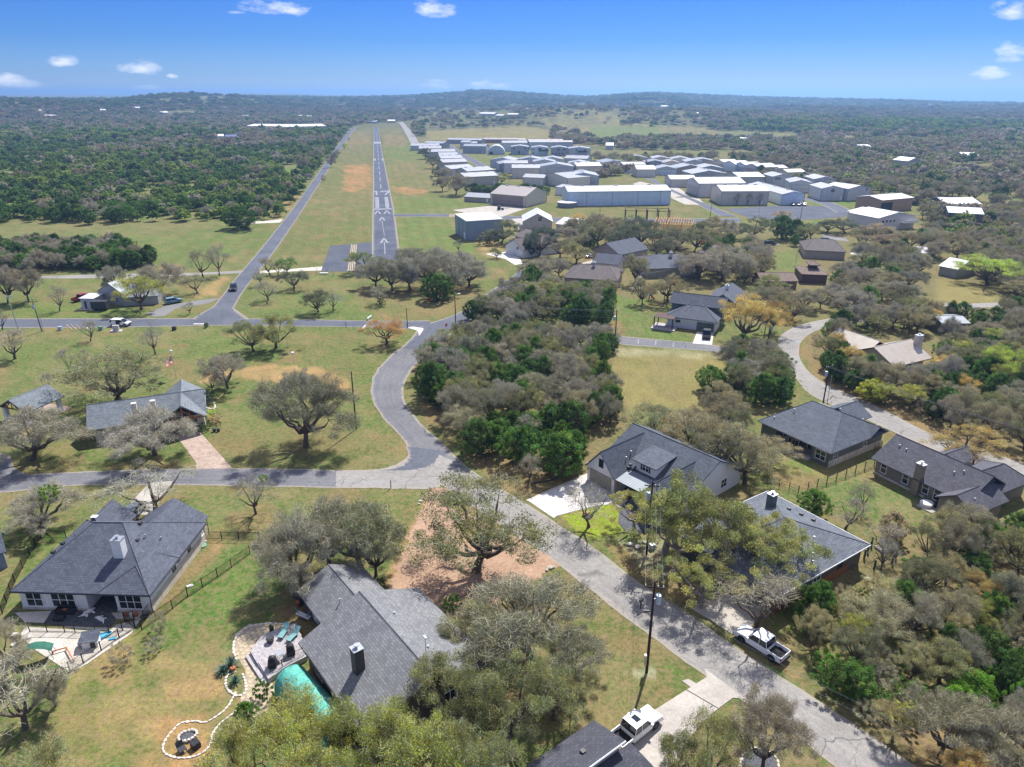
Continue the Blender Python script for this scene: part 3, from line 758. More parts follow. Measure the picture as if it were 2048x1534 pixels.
ribbon('road',[(1000,645),(1090,652),(1230,671),(1390,686),(1480,697),(1545,705)],[(1000,664),(1090,669),(1230,688),(1390,700),(1480,710),(1545,722)],M['road_mid'],.026)
ribbon('road',[(1900,605),(1760,622),(1640,641),(1585,655),(1556,680),(1566,710),(1585,745),(1612,782),(1655,806),(1740,842),(1830,884),(1990,950),(2200,1030),(2700,1240)],
    [(1900,615),(1770,636),(1668,652),(1622,666),(1600,688),(1600,718),(1622,748),(1655,770),(1700,790),(1770,820),(1850,862),(2010,915),(2200,980),(2700,1150)],M['road_light'],.03)
ribbon('road',[(1860,611),(2040,604),(2300,604)],[(1860,621),(2040,613),(2300,614)],M['road_light'],.034)
ribbon('taxiway',[(788,428),(905,428),(1030,432),(1180,437),(1300,437),(1425,437),(1480,436)],[(788,433),(905,434),(1030,440),(1180,445),(1300,446),(1425,447),(1480,446)],M['road_dark'],.022)
ribbon('taxiway',[(1290,356),(1330,378),(1380,402),(1440,432)],[(1302,356),(1345,378),(1400,402),(1478,434)],M['road_dark'],.026)
ribbon('taxiway',[(893,290),(910,305),(945,326),(985,350)],[(905,290),(930,308),(965,326),(1010,350)],M['road_dark'],.026)
ribbon('taxiway',[(1600,398),(1640,408),(1672,425)],[(1622,396),(1668,406),(1712,425)],M['road_dark'],.026)
sheet('apron',[(1450,418),(1560,411),(1660,412),(1700,424),(1690,434),(1600,440),(1500,437)],M['tar_plain'],.02)
ribbon('road',[(795,247),(802,252),(812,268),(822,288)],[(806,247),(812,252),(828,268),(838,288)],M['road_light'],.03,ragged=.05)
ribbon('path',[(70,553),(220,548),(380,546),(488,541)],[(70,557),(220,556),(380,551),(486,546)],M['road_light'],.018)
ribbon('path',[(520,542),(580,538),(645,533)],[(518,547),(580,543),(643,541)],M['gravel_pale'],.018)
ribbon('path',[(470,446),(540,441),(566,438)],[(470,449),(540,446),(560,445)],M['gravel_pale'],.018)
ribbon('path',[(560,356),(590,354),(622,353)],[(560,358),(590,357),(618,357)],M['gravel_pale'],.018)
RWL = [(744,520),(744,470),(745,420),(746,370),(746,330),(747,290),(747.5,254)]
RWR = [(801,520),(795,470),(788,420),(778,370),(770,330),(762,290),(756,254)]
ribbon('runway',RWL,RWR,M['runway_tar'],.03,ragged=.05)
sheet('runway_apron',[(661,492),(748,484),(752,522),(712,543),(641,543)],M['tar_plain'],.024)
def rw(s,c):
 """point on the runway: s metres from the near end, c across (-1 left edge .. 1 right edge)"""
 a0,b0 = at(744,470),at(795,470)
 mid0 = (a0 + b0) / 2; far = (at(747.5,254) + at(756,254)) / 2
 d = (far - mid0); d.normalize(); n = Vector((d.y,-d.x,0)); w = (b0 - a0).length / 2
 return mid0 + d * s + n * (c * w)
def rwpoly(name,pts):
 P = [rw(*p) for p in pts]
 mb = MB(); mb.prism([(p.x,p.y) for p in P],.052,.060)
 o = mb.build(name,M['paint_white']); struct(o); return o
def srw(py):     # metres along for an image row
 p = at(772,py); q = rw(0,0); d = rw(1,0) - q
 return (p - q).dot(d)
def chevron(py_tip,py_base,c,half,wd=.16):
 s1 = srw(py_tip); s0 = srw(py_base); t = (s1 - s0) * .42
 rwpoly('runway_marking',[(s0,c - half),(s1,c - .02),(s1 - t,c - .02),(s0,c - half + wd)])
 rwpoly('runway_marking',[(s0,c + half),(s0,c + half - wd),(s1 - t,c + .02),(s1,c + .02)])
chevron(474.5,486,-.08,.32); rwpoly('runway_marking',[(srw(508),-.11),(srw(508),-.05),(srw(484),-.05),(srw(484),-.11)])
chevron(433,441,-.12,.30); rwpoly('runway_marking',[(srw(472),-.05),(srw(472),-.01),(srw(441),-.11),(srw(441),-.15)])
chevron(420,428,-.48,.34); chevron(420,428,.36,.34)
rwpoly('runway_marking',[(srw(419),-.82),(srw(419),.86),(srw(417),.86),(srw(417),-.82)])
for c0 in (-.66,.30):
 for k in range(3):
  rwpoly('runway_marking',[(srw(416),c0 + k * .125),(srw(416),c0 + k * .125 + .10),(srw(394),c0 + k * .125 + .10),(srw(394),c0 + k * .125)])
s0,s1 = srw(390),srw(381.5)   # runway number 17
rwpoly('runway_number',[(s0,-.60),(s0,-.44),(s1,-.44),(s1,-.80),(s1 - (s1 - s0) * .25,-.80),(s1 - (s1 - s0) * .25,-.60)])
rwpoly('runway_number',[(s0,.30),(s0,.52),(s1 - (s1 - s0) * .22,.98),(s1,.98),(s1,-.08),(s1 - (s1 - s0) * .22,-.08),(s1 - (s1 - s0) * .22,.72)])
s = srw(377)
end = srw(260)
while s < end:
 rwpoly('runway_marking',[(s,-.05),(s,.05),(s + 22,.05),(s + 22,-.05)]); s += 40
for c0 in (-.75,.5):
 rwpoly('runway_marking',[(srw(321),c0),(srw(321),c0 + .28),(srw(317),c0 + .28),(srw(317),c0)])
rwpoly('runway_marking',[(srw(287),-.8),(srw(287),.8),(srw(283.5),.8),(srw(283.5),-.8)])
for k in range(4):
 x0 = 702.5 + k * 3.2; x1 = 695.0 + k * 4.0
 o = sheet('taxiway_marking',[(x1,542),(x1 + 2.0,542),(x0 + 1.6,489),(x0,489)],M['paint_yellow'],.034,.01)
for k in range(3):
 sheet('taxiway_marking',[(898 + k * 4,433.4),(900 + k * 4,433.4),(902 + k * 4,428.4),(900 + k * 4,428.4)],M['paint_yellow'],.05,.0)
for k in range(4):   # stripes on the cross road by the gate
 y0 = 640.6 + k * 3.4
 sheet('crosswalk_marking',[(728 + (3 - k) * 2.0,y0 + 1.3),(741 + (3 - k) * 2.0,y0 + 1.3),(742 + (3 - k) * 2.0,y0),(730 + (3 - k) * 2.0,y0)],M['paint_white'],.06,.0)
for (x0,y0) in ((1572,682),(1583,682),(1594,683)):
 sheet('road_marking',[(x0,y0 + 3),(x0 + 8,y0 + 3),(x0 + 8,y0),(x0,y0)],M['paint_white'],.062,.0)
for (x0,y0) in ((1237,682),(1275,688),(1310,690),(1345,694)):
 sheet('road_marking',[(x0,y0),(x0 + 2,y0),(x0 + 3,y0 - 9),(x0 + 1,y0 - 9)],M['paint_white'],.058,.0)
sheet('dirt_yard',[(884,1012),(940,1030),(1000,1062),(1080,1090),(1120,1132),(1060,1156),(980,1208),(900,1232),(840,1232),(800,1236),(784,1200),(806,1110),(850,1032)],M['dirt'],.010)
ribbon('dirt_drive',[(862,976),(851,1012),(822,1058),(802,1108),(780,1165),(778,1215),(800,1250)],[(903,976),(889,1008),(868,1052),(852,1110),(868,1160),(920,1185),(930,1230)],M['dirt'],.018,ragged=.5)
ribbon('dirt_drive',[(840,1235),(900,1238),(980,1215),(1060,1160),(1128,1132)],[(830,1165),(900,1165),(960,1150),(1030,1110),(1084,1086)],M['dirt'],.014,ragged=.5)
sheet('driveway',[(1055,1001),(1130,970),(1184,945),(1262,986),(1212,1010),(1190,1012),(1113,1032),(1108,1037)],M['concrete_white'],.045)
sheet('driveway',[(1409,1337),(1492,1399),(1466,1396),(1440,1415),(1410,1440),(1384,1470),(1310,1580),(1215,1545),(1304,1424),(1378,1377),(1413,1355)],M['concrete'],.06)
sheet('driveway_joint',[(1372,1381),(1374,1380),(1437,1417),(1435,1418)],M['slab_dark'],.066)
sheet('footpath',[(1376,1358),(1394,1368),(1384,1377),(1364,1362)],M['concrete'],.05)
sheet('driveway',[(1384,1218),(1420,1200),(1452,1186),(1530,1214),(1500,1258),(1475,1275)],M['concrete'],.045)
sheet('driveway',[(1500,1176),(1540,1160),(1580,1196),(1530,1216),(1455,1186)],M['concrete'],.05)
sheet('driveway',[(352,872),(398,862),(465,937),(393,938),(392,925)],M['paver_pink'],.045)
sheet('driveway',[(243,1030),(276,990),(300,966),(346,962),(330,985),(302,1030)],M['concrete'],.045)
sheet('driveway',[(1385,687),(1394,664),(1428,664),(1424,690)],M['concrete_white'],.045)
sheet('driveway',[(815,655),(826,653.5),(847,657),(845,672),(838,672),(836,662)],M['concrete_white'],.05)
sheet('driveway',[(970,508),(1012,504),(1040,516),(1045,528),(1030,530),(1010,518)],M['concrete_white'],.045)
sheet('driveway',[(985,412),(1010,412),(1052,417),(1000,435),(905,431),(920,427)],M['concrete'],.04)
sheet('driveway',[(1024,438),(1045,436),(1050,460),(1040,462)],M['concrete'],.04)
sheet('driveway',[(290,628),(310,634),(330,632),(350,618),(420,606),(440,596),(400,600),(330,612)],M['road_plain'],.02)
sheet('driveway',[(1150,530),(1185,520),(1240,512),(1235,528),(1190,540)],M['concrete'],.035)
sheet('driveway',[(1710,500),(1760,506),(1745,516),(1700,508)],M['concrete_white'],.035)
sheet('driveway',[(1500,484),(1540,482),(1560,490),(1500,494)],M['road_plain'],.035)
sheet('driveway',[(1640,468),(1690,476),(1700,484),(1655,478)],M['road_plain'],.035)
for q in ([(1320,378),(1350,371),(1378,390),(1340,396)],[(1340,395),(1398,396),(1410,410),(1370,409)],[(1280,363),(1320,372),(1300,380),(1265,368)],[(1240,340),(1290,342),(1300,352),(1250,348)],[(905,420),(985,411),(1000,420),(950,430)]):
 sheet('hangar_apron',q,M['concrete'],.036)
sheet('gravel_bed',[(1240,1015),(1262,995),(1300,1010),(1330,1040),(1290,1066),(1254,1068),(1236,1045)],M['gravel_dark'],.05)
sheet('footpath',[(1206,985),(1222,980),(1264,1008),(1240,1018)],M['concrete'],.048)
sheet('verge_gravel',[(1052,1000),(1180,944),(1186,950),(1058,1003)],M['gravel_pale'],.02)
# ------------------------------------------------------------------ houses
def roof_gable(mb,x0,x1,y0,y1,ze,zr,axis='x',ov=.35,th=.16,ridge=None,m=None):
 if axis == 'y':
  sub = MB(); roof_gable(sub,y0,y1,x0,x1,ze,zr,'x',ov,th,ridge)
  mb.add([(b,a,c) for a,b,c in sub.v],[f[::-1] for f in sub.f],m); return mb
 ym = (y0 + y1) / 2 if ridge is None else ridge
 s0 = (zr - ze) / (ym - y0); s1 = (zr - ze) / (y1 - ym)
 a,b = x0 - ov,x1 + ov
 mb.slab([(a,y0 - ov,ze - s0 * ov),(b,y0 - ov,ze - s0 * ov),(b,ym,zr),(a,ym,zr)],th,m)
 mb.slab([(a,ym + .002,zr + .002),(b,ym + .002,zr + .002),(b,y1 + ov,ze - s1 * ov),(a,y1 + ov,ze - s1 * ov)],th,m)
 mb.tube([(a,ym,zr + .015),(b,ym,zr + .015)],.07,4,m)
 return mb
def roof_hip(mb,x0,x1,y0,y1,ze,r0,r1,ov=.35,th=.18,m=None):
 """hip roof with explicit ridge points r0, r1 (3D)"""
 x0 -= ov; x1 += ov; y0 -= ov; y1 += ov
 c = [(x0,y0,ze),(x1,y0,ze),(x1,y1,ze),(x0,y1,ze)]
 lo = [(p[0],p[1],ze - th) for p in c]
 V = c + [r0,r1] + lo
 if abs(r1[0] - r0[0]) >= abs(r1[1] - r0[1]):   # ridge along x
  F = [(0,1,5,4),(1,2,5),(2,3,4,5),(3,0,4)]
 else:                                          # along y: r0 front, r1 back
  F = [(0,1,4),(1,2,5,4),(2,3,5),(3,0,4,5)]
 F += [(0,6,7,1),(1,7,8,2),(2,8,9,3),(3,9,6,0),(6,9,8,7)]
 mb.add(V,F,m)
 ends = {0: (0,3),1: (1,2)} if abs(r1[0] - r0[0]) >= abs(r1[1] - r0[1]) else {0: (0,1),1: (2,3)}
 for k,r in ((0,r0),(1,r1)):
  for q in ends[k]:
   mb.tube([(c[q][0],c[q][1],ze + .02),(r[0],r[1],r[2] + .02)],.06,4,m)
 mb.tube([(r0[0],r0[1],r0[2] + .02),(r1[0],r1[1],r1[2] + .02)],.07,4,m)
 return mb
def wall_gable(mb,x0,x1,y0,y1,ze,zr,axis='x',z0=0.0,ridge=None,m=None):
 """a solid body with gable ends"""
 if axis == 'y':
  xm = (x0 + x1) / 2 if ridge is None else ridge
  mb.extr([(x0,y0,z0),(x1,y0,z0),(x1,y0,ze),(xm,y0,zr),(x0,y0,ze)],(0,y1 - y0,0),m)
 else:
  ym = (y0 + y1) / 2 if ridge is None else ridge
  mb.extr([(x0,y0,z0),(x0,y1,z0),(x0,y1,ze),(x0,ym,zr),(x0,y0,ze)],(x1 - x0,0,0),m)
 return mb
_wcache = {}
def window(root,x,y,z,w,h,rot=0.0,cols=2,rows=2,frame='trim_white',name='window'):
 """window on a wall facing -y turned by rot; z is the sill height"""
 k = (round(w,2),round(h,2),cols,rows,frame)
 if k not in _wcache:
  f = MB(); t = .07
  f.box(-w / 2 - .09,w / 2 + .09,-.05,.03,-.10,.0); f.box(-w / 2 - .09,w / 2 + .09,-.05,.03,h,h + .10)
  f.box(-w / 2 - .09,-w / 2,-.05,.03,0,h); f.box(w / 2,w / 2 + .09,-.05,.03,0,h)
  for c in range(1,cols):
   xx = -w / 2 + w * c / cols; f.box(xx - t / 2,xx + t / 2,-.035,.02,0,h)
  for r in range(1,rows):
   zz = h * r / rows; f.box(-w / 2,w / 2,-.032,.02,zz - t / 2,zz + t / 2)
  g = MB(); g.box(-w / 2,w / 2,-.012,.01,0,h)
  _wcache[k] = (f.mesh('window',M[frame]),g.mesh('pane',M['glass']))
 a,b = _wcache[k]
 o = bpy.data.objects.new(name,a); COL.objects.link(o); o.parent = root; o.location = (x,y,z); o.rotation_euler = (0,0,rot)
 p = bpy.data.objects.new('pane',b); COL.objects.link(p); p.parent = o
 return o
def part(root,name,mat,mb,color=None):
 o = mb.build(name,M[mat] if isinstance(mat,str) else mat,root)
 if color is not None:
  o.color = (*color,1)
 return o
def vents(root,pts,h=.35):
 for (x,y,z) in pts:
  mb = MB(); mb.cyl(x,y,z - .25,z + h,.07,6); mb.cyl(x,y,z + h,z + h + .08,.11,6)
  part(root,'roof_vent','steel',mb)
def boxvents(root,pts,mat='trim_dark'):
 for (x,y,z) in pts:
  mb = MB(); mb.box(x - .2,x + .2,y - .2,y + .2,z - .15,z + .16); part(root,'roof_vent',mat,mb)
def battens(root,x0,y0,x1,y1,z0,z1,n,mat='white_board',off=.015):
 L = math.hypot(x1 - x0,y1 - y0); ux,uy = (x1 - x0) / L,(y1 - y0) / L
 me = None
 for i in range(n):
  t = (i + .5) / n * L
  if me is None:
   mb = MB(); mb.box(-.025,.025,-.02,.02,0,z1 - z0); me = mb.mesh('batten',M[mat])
  o = bpy.data.objects.new('batten',me); COL.objects.link(o); o.parent = root
  o.location = (x0 + ux * t + uy * off,y0 + uy * t - ux * off,z0); o.rotation_euler = (0,0,math.atan2(uy,ux))
def gutter(root,pts,mat='trim_dark',r=.07):
 mb = MB(); mb.tube(pts,r,5); part(root,'gutter',mat,mb)
def chimney(root,x,y,z0,z1,w,d,mat,capmat='steel',color=None):
 mb = MB(); mb.box(x - w / 2,x + w / 2,y - d / 2,y + d / 2,z0,z1)
 c = part(root,'chimney',mat,mb,color)
 k = MB(); k.box(x - w / 2 - .05,x + w / 2 + .05,y - d / 2 - .05,y + d / 2 + .05,z1,z1 + .06); k.cyl(x,y,z1 + .06,z1 + .35,.16,10); k.cyl(x,y,z1 + .35,z1 + .42,.26,10)
 part(c,'flue_cap',capmat,k)
 return c
h1 = empty('house',(-56.62,65.2,0),math.radians(-2.4),'white board and batten house with dark complex hip roof and a dark patio','house')
w = MB(); w.box(.45,8.2,.5,14.2,0,2.75); w.box(11.6,15.55,.5,14.2,0,2.75); w.box(8.2,11.6,3.8,14.2,0,2.75); w.box(.5,5.2,14.2,15.9,0,2.75); w.box(7.4,15.0,14.2,15.9,0,2.75)
w.extr([(.5,15.9,2.75),(5.2,15.9,2.75),(2.85,15.9,4.6)],(0,.05,0)); w.extr([(7.4,15.9,2.75),(15,15.9,2.75),(11.2,15.9,4.9)],(0,.05,0))
part(h1,'wall','white_board',w)
st = MB(); st.box(15.52,15.66,.4,14.3,-.1,1.35); st.box(.4,8.25,.42,.56,-.1,.3); st.box(11.55,15.66,.42,.56,-.1,.3); st.box(15.02,15.12,14.3,15.95,-.1,1.35)
part(h1,'stone_base','limestone',st)
r = MB()
roof_hip(r,0.3,15.7,.3,14.1,2.85,(5.4,8.5,6.5),(8.9,8.6,6.5))
roof_gable(r,.45,5.3,8.5,16.0,2.84,4.9,'y'); roof_gable(r,7.3,15.15,8.0,16.0,2.83,5.35,'y')
roof_hip(r,10.3,15.73,.27,6.5,2.86,(13.0,3.2,4.3),(13.0,6.0,4.3))
part(h1,'roof','shingle_slate',r)
c = chimney(h1,10.6,4.6,4.1,7.0,1.15,1.0,'white_board'); 
vents(h1,[(11.9,7.8,5.0),(13.3,8.6,4.2),(12.6,5.6,4.2),(12.4,3.9,4.0)]); boxvents(h1,[(10.4,9.6,5.8),(11.4,6.9,5.2),(2.1,5.0,4.6),(2.6,6.2,5.0)])
sb = MB(); sb.box(2.7,3.5,11.6,12.2,5.1,5.14); sb.tube([(3.1,11.9,4.6),(3.1,11.9,5.1)],.04,5); part(h1,'satellite_dish','trim_white',sb)
window(h1,2.1,.45,.55,1.75,1.8,0,2,2); window(h1,5.5,.45,.55,2.6,1.8,0,3,2); window(h1,13.3,.45,.55,2.55,1.8,0,3,2)
window(h1,15.55,6.2,1.5,.7,1.1,math.pi / 2,1,2,'trim_dark'); window(h1,15.55,7.5,1.9,.5,.6,math.pi / 2,1,1,'trim_dark'); window(h1,15.55,10.2,1.5,.6,1.1,math.pi / 2,1,2,'trim_dark')
window(h1,9.3,3.8,.1,1.6,2.1,0,2,1,'trim_white','door'); window(h1,10.9,3.8,.9,.9,1.2,0,1,2)
battens(h1,.5,.5,8.2,.5,.3,2.7,18); battens(h1,11.6,.5,15.5,.5,.3,2.7,9); battens(h1,15.55,.5,15.55,14.2,1.35,2.7,30)
gutter(h1,[(-.1,-.08,2.72),(16.1,-.08,2.72)]); gutter(h1,[(16.13,-.05,2.72),(16.13,14.5,2.72)])
gutter(h1,[(15.75,.35,2.7),(15.75,.35,.1)],'trim_dark',.05); gutter(h1,[(15.35,15.9,2.7),(15.35,15.9,.1)],'trim_dark',.05)
sheet('patio',[(88,1246),(104,1221),(168,1220),(164,1190),(222,1190),(242,1226),(216,1262),(150,1258)],M['slab_dark'],.05)
sheet('patio',[(222,1226),(300,1223),(282,1240),(233,1238)],M['concrete'],.055)
sheet('gravel_bed',[(30,1226),(104,1222),(88,1246),(50,1244)],M['gravel_pale'],.05)
sheet('sandpit',[(52,1254),(150,1260),(216,1265),(232,1250),(280,1240),(262,1268),(175,1328),(140,1345),(70,1300),(40,1270)],M['gravel_pale'],.05)
h2 = empty('house',(-21.42,56.41,0),math.radians(-52.4),'brown sided house with big grey gable roof beside the teal tunnel','house')
w = MB(); wall_gable(w,.3,13.5,.5,13.4,3.3,5.95,'x'); wall_gable(w,-8.4,.3,3.6,10.6,2.75,4.3,'x')
part(h2,'wall','brown_siding',w)
r = MB(); roof_gable(r,0,13.9,.4,13.6,3.45,6.2,'x',.4); roof_gable(r,-8.4,.8,3.5,10.7,2.95,4.65,'x',.4)
part(h2,'roof','shingle_grey',r)
chimney(h2,7.84,2.7,4.0,7.0,.95,.95,'trim_dark','steel')
vents(h2,[(10.3,8.9,5.2),(4.2,8.6,5.3),(-2.6,5.6,4.1)])
mb = MB(); mb.tube([(12.7,7.3,5.8),(12.7,7.3,9.2)],.035,5); mb.box(12.45,12.95,7.2,7.4,9.2,9.3); part(h2,'antenna','steel',mb)
window(h2,13.5,4.2,.4,1.2,2.0,math.pi / 2,1,1,'trim_dark','door'); window(h2,13.5,9.2,1.1,1.5,1.2,math.pi / 2,2,1)
window(h2,3.0,.5,1.0,1.6,1.4,0,2,1); window(h2,8.6,.5,1.0,1.6,1.4,0,2,1); window(h2,-5,3.6,1.0,1.2,1.1,0,2,1)
gutter(h2,[(-.4,-.05,3.15),(14.3,-.05,3.15)],'trim_dark',.06)
oA = at(1188,1440,2.9)
h3 = empty('house',(oA.x,oA.y,0),math.radians(-52.6),'house with near black shingle roofs and white gutter beside the driveway pickup','house')
w = MB(); w.extr([(.3,-13,0),(3.5,-13,0),(3.5,-13,3.6),(.3,-13,2.75)],(0,12.6,0)); w.box(3.5,8.2,-13,-.8,0,2.1); part(h3,'wall','siding_obj',w,(.45,.43,.4))
r = MB(); r.slab([(0,-13.5,2.9),(3.75,-13.5,3.85),(3.75,0,3.85),(0,0,2.9)],.18)
r.slab([(3.52,-13.5,2.75),(8.8,-13.5,2.1),(8.8,1.0,2.1),(3.52,1.0,2.75)],.16)
part(h3,'roof','shingle_dark',r)
gutter(h3,[(3.8,-13.5,3.75),(3.8,.05,3.75)],'trim_white',.09); gutter(h3,[(0,.03,2.75),(3.75,.03,3.7)],'trim_white',.05)
boxvents(h3,[(2.2,-3.4,3.5),(2.3,-6.2,3.5)])
h4 = empty('house',(11.56,94.91,0),math.radians(-49.4),'white two storey house with brown garage door, shed dormer and steel awning','house')
w = MB(); wall_gable(w,-.1,5.3,0,9.5,2.8,5.75,'y'); wall_gable(w,.0,15.6,3.4,17,2.75,6.05,'x',ridge=10.3); wall_gable(w,10.6,15.3,-.6,8,2.75,5.3,'y'); w.box(5.9,9.7,3.75,7.6,3.0,4.78)
part(h4,'wall','white_wall',w)
r = MB(); roof_gable(r,-.1,5.3,-.1,9.8,2.9,6.0,'y',.3,.15); roof_gable(r,.0,15.6,3.3,17.2,2.9,6.3,'x',.35,.15,ridge=10.3); roof_gable(r,10.6,15.3,-.6,8.5,2.88,5.55,'y',.3,.15)
r.slab([(5.5,3.3,4.8),(10.1,3.3,4.8),(10.1,8.2,5.42),(5.5,8.2,5.42)],.15); r.slab([(4.6,3.0,3.35),(6.2,3.0,3.35),(6.2,6.6,4.75),(4.6,6.6,4.75)],.12)
part(h4,'roof','shingle_blue',r)
a = MB(); a.slab([(5.6,-.1,2.55),(10.4,-.1,2.55),(10.4,3.0,3.15),(5.6,3.0,3.15)],.07); part(h4,'awning','metal_grey',a)
for px_ in (5.8,10.2):
 a = MB(); a.box(px_ - .08,px_ + .08,.05,.21,0,2.5); part(h4,'post','timber',a)
g = MB(); g.box(.45,4.75,-.06,.04,0,2.35); gd = part(h4,'garage_door','siding_obj',g,(.30,.27,.21))
for k in range(4):
 g = MB(); g.box(.5,4.7,-.075,-.055,.06 + k * .575,.55 + k * .575); part(gd,'door_panel','paint_obj',g,(.33,.30,.235))
window(h4,2.6,0,3.35,.75,1.2,0,1,2,'trim_dark'); window(h4,7.9,3.75,3.55,1.1,1.15,0,2,2); window(h4,12.9,-.6,.8,1.2,1.6,0,2,2,'trim_dark'); window(h4,8.2,3.4,.1,1.0,2.1,0,1,1,'trim_dark','door')
for sx in (7.15,8.65):
 g = MB(); g.box(sx - .14,sx + .14,3.70,3.745,3.5,4.75); part(h4,'shutter','trim_dark',g)
window(h4,15.6,12.5,1,1.3,1.3,math.pi / 2,2,2)
vents(h4,[(4.3,3.6,4.1),(4.0,5.0,4.5)]); boxvents(h4,[(5.5,3.2,3.8)])
gutter(h4,[(-.45,0,2.72),(-.45,9,2.72)],'trim_white',.06)
lt = MB(); lt.box(-.0,.12,-.14,0,1.9,2.2); part(h4,'wall_lamp','trim_dark',lt)
h5 = empty('house',(44.26,73.8,0),math.radians(123.5),'dark sided house with slate hip roof half hidden by live oaks','house')
w = MB(); w.box(.5,14.6,.5,17.5,0,2.9); part(h5,'wall','siding_obj',w,(.10,.105,.10))
w = MB(); w.box(.42,.52,3,13,0,1.2); w.box(.42,.52,13.0,17.6,.0,2.2); part(h5,'wood_cladding','timber',w)
r = MB(); roof_hip(r,.3,14.8,.3,17.7,3.05,(7.6,7.0,5.4),(7.6,10.8,5.4),.45); part(h5,'roof','shingle_light',r)
g = MB()
for a_,b_ in (((-.17,-.17),(15.27,-.17)),((-.17,-.17),(-.17,18.17)),((15.27,-.17),(15.27,18.17))):
 g.obox(a_,b_,.06,.16,2.92)
part(h5,'fascia','trim_white',g)
chimney(h5,11.4,4.4,3.6,6.0,.95,.95,'siding_obj','steel',(.10,.13,.13))
boxvents(h5,[(12.2,7.5,4.5),(9.6,3.0,4.2),(8.0,2.6,4.1),(6.4,2.3,4.0)]); vents(h5,[(3.4,6.6,4.4),(3.0,8.2,4.2),(1.9,8.8,3.8),(1.6,9.4,3.7),(1.2,9.8,3.5)])
window(h5,.5,4.8,1.3,.8,1.2,-math.pi / 2,1,2,'trim_dark'); window(h5,.5,9.5,1.3,1.4,1.2,-math.pi / 2,2,2)
h6 = empty('house',(49.81,98.23,0),math.radians(32.4),'dark green grey house with slate hip roof and a covered back porch','house')
w = MB(); w.box(.4,14.5,.4,3.6,0,2.7); w.box(3.0,14.5,3.6,7.4,0,2.7); w.box(2.2,17.5,7.4,10.6,0,2.7); w.box(.4,16,10.6,13.6,0,2.7)
part(h6,'wall','siding_obj',w,(.135,.155,.145))
w = MB(); w.box(.36,14.55,.3,.42,-.1,1.15); w.box(14.48,14.6,.4,3.6,-.1,1.2); part(h6,'stone_base','limestone',w)
r = MB(); roof_hip(r,.2,14.7,.2,13.8,2.85,(9.1,4.8,5.7),(9.0,10.6,5.7)); roof_gable(r,13.0,18.0,5.0,11.0,2.84,4.5,'x',.3); roof_gable(r,10.0,14.74,.16,5.2,2.83,4.2,'y',.3)
part(h6,'roof','shingle_blue',r)
pf = MB(); pf.box(-.5,3.0,3.6,10.6,0,.14); part(h6,'porch_floor','concrete',pf)
for yy in (7.3,):
 a = MB(); a.box(.2,.4,yy - .1,yy + .1,.14,2.7); part(h6,'post','timber',a)
window(h6,.4,2.0,.8,1.7,1.5,-math.pi / 2,2,2); window(h6,1.9,.4,.85,.9,1.5,0,2,2); window(h6,9.6,.4,1.35,.9,1.1,0,2,2)
window(h6,3.0,5.4,.15,1.5,2.0,-math.pi / 2,2,2); window(h6,2.2,8.3,.15,1.9,2.1,-math.pi / 2,3,2); window(h6,2.2,10.0,.9,.6,1.2,-math.pi / 2,1,2)
vents(h6,[(1.8,12.4,3.4),(5.0,11,4.6),(12.2,7.2,4.4),(12.6,3.2,3.9),(13.4,1.6,3.3),(14,1.4,3.1)])
gutter(h6,[(-.2,-.17,2.75),(15.05,-.17,2.75)]); gutter(h6,[(-.17,-.1,2.75),(-.17,14,2.75)])
h7 = empty('house',(55.89,97.11,0),math.radians(-62.2),'taupe stucco house with slate gable roof and a tan chimney on its back wall','house')
w = MB(); wall_gable(w,.3,14,.4,9.4,2.65,5.2,'x'); wall_gable(w,11.8,16.5,-1.8,5,2.6,3.9,'y'); w.box(9.0,15.0,8,13.4,0,2.6)
part(h7,'wall','siding_obj',w,(.235,.205,.175))
w = MB(); w.box(.2,8.6,.3,.42,-.1,.35); part(h7,'stone_base','limestone',w)
r = MB(); roof_gable(r,.1,14.3,.2,9.6,2.75,5.5,'x',.4); roof_gable(r,11.7,16.6,-1.9,5.5,2.72,4.25,'y',.35); roof_hip(r,9.0,15.2,4.5,13.6,2.74,(12.3,5.5,4.9),(12.4,11.6,4.7)); roof_gable(r,3.6,7.2,9.5,14.6,2.6,3.6,'y',.2)
part(h7,'roof','shingle_plum',r)
for px_ in (3.8,7.0):
 a = MB(); a.box(px_ - .1,px_ + .1,14.3,14.5,0,2.5); part(h7,'post','timber',a)
chimney(h7,7.2,.25,0,5.0,1.1,.8,'siding_obj','trim_white',(.27,.215,.17))
window(h7,1.7,.4,.8,.85,1.6,0,1,2); window(h7,5.3,.4,.8,.85,1.6,0,1,2); window(h7,8.5,.4,.8,.85,1.6,0,1,2); window(h7,10.8,.4,.6,1.9,1.8,0,2,2); window(h7,13.6,-1.8,.8,.9,1.5,0,1,2)
pf = MB(); pf.box(9.4,11.8,-2.6,.4,0,.12); part(h7,'patio_slab','concrete',pf)
vents(h7,[(1.6,3.3,4.5),(2.8,3.2,4.4),(10.4,3.0,4.3),(11.3,3.7,4.7),(14.2,.9,3.7),(15.3,.2,3.3)],.3)
gutter(h7,[(-.3,-.22,2.5),(11.4,-.22,2.5)])
h8 = empty('house',(78.77,136.78,0),math.radians(26.8),'cream house with tan standing seam metal roof and stone chimney in the wood','house')
w = MB(); wall_gable(w,.4,10.4,.6,9.4,2.7,5.0,'x'); wall_gable(w,1.5,8.5,9,17.5,2.7,4.6,'y'); part(h8,'wall','siding_obj',w,(.50,.46,.34))
r = MB(); roof_gable(r,.0,11,0,10,2.9,5.3,'x',.5,.12); roof_gable(r,1.2,8.8,8,18,2.8,5.0,'y',.4,.12); part(h8,'roof','metal_tan',r)
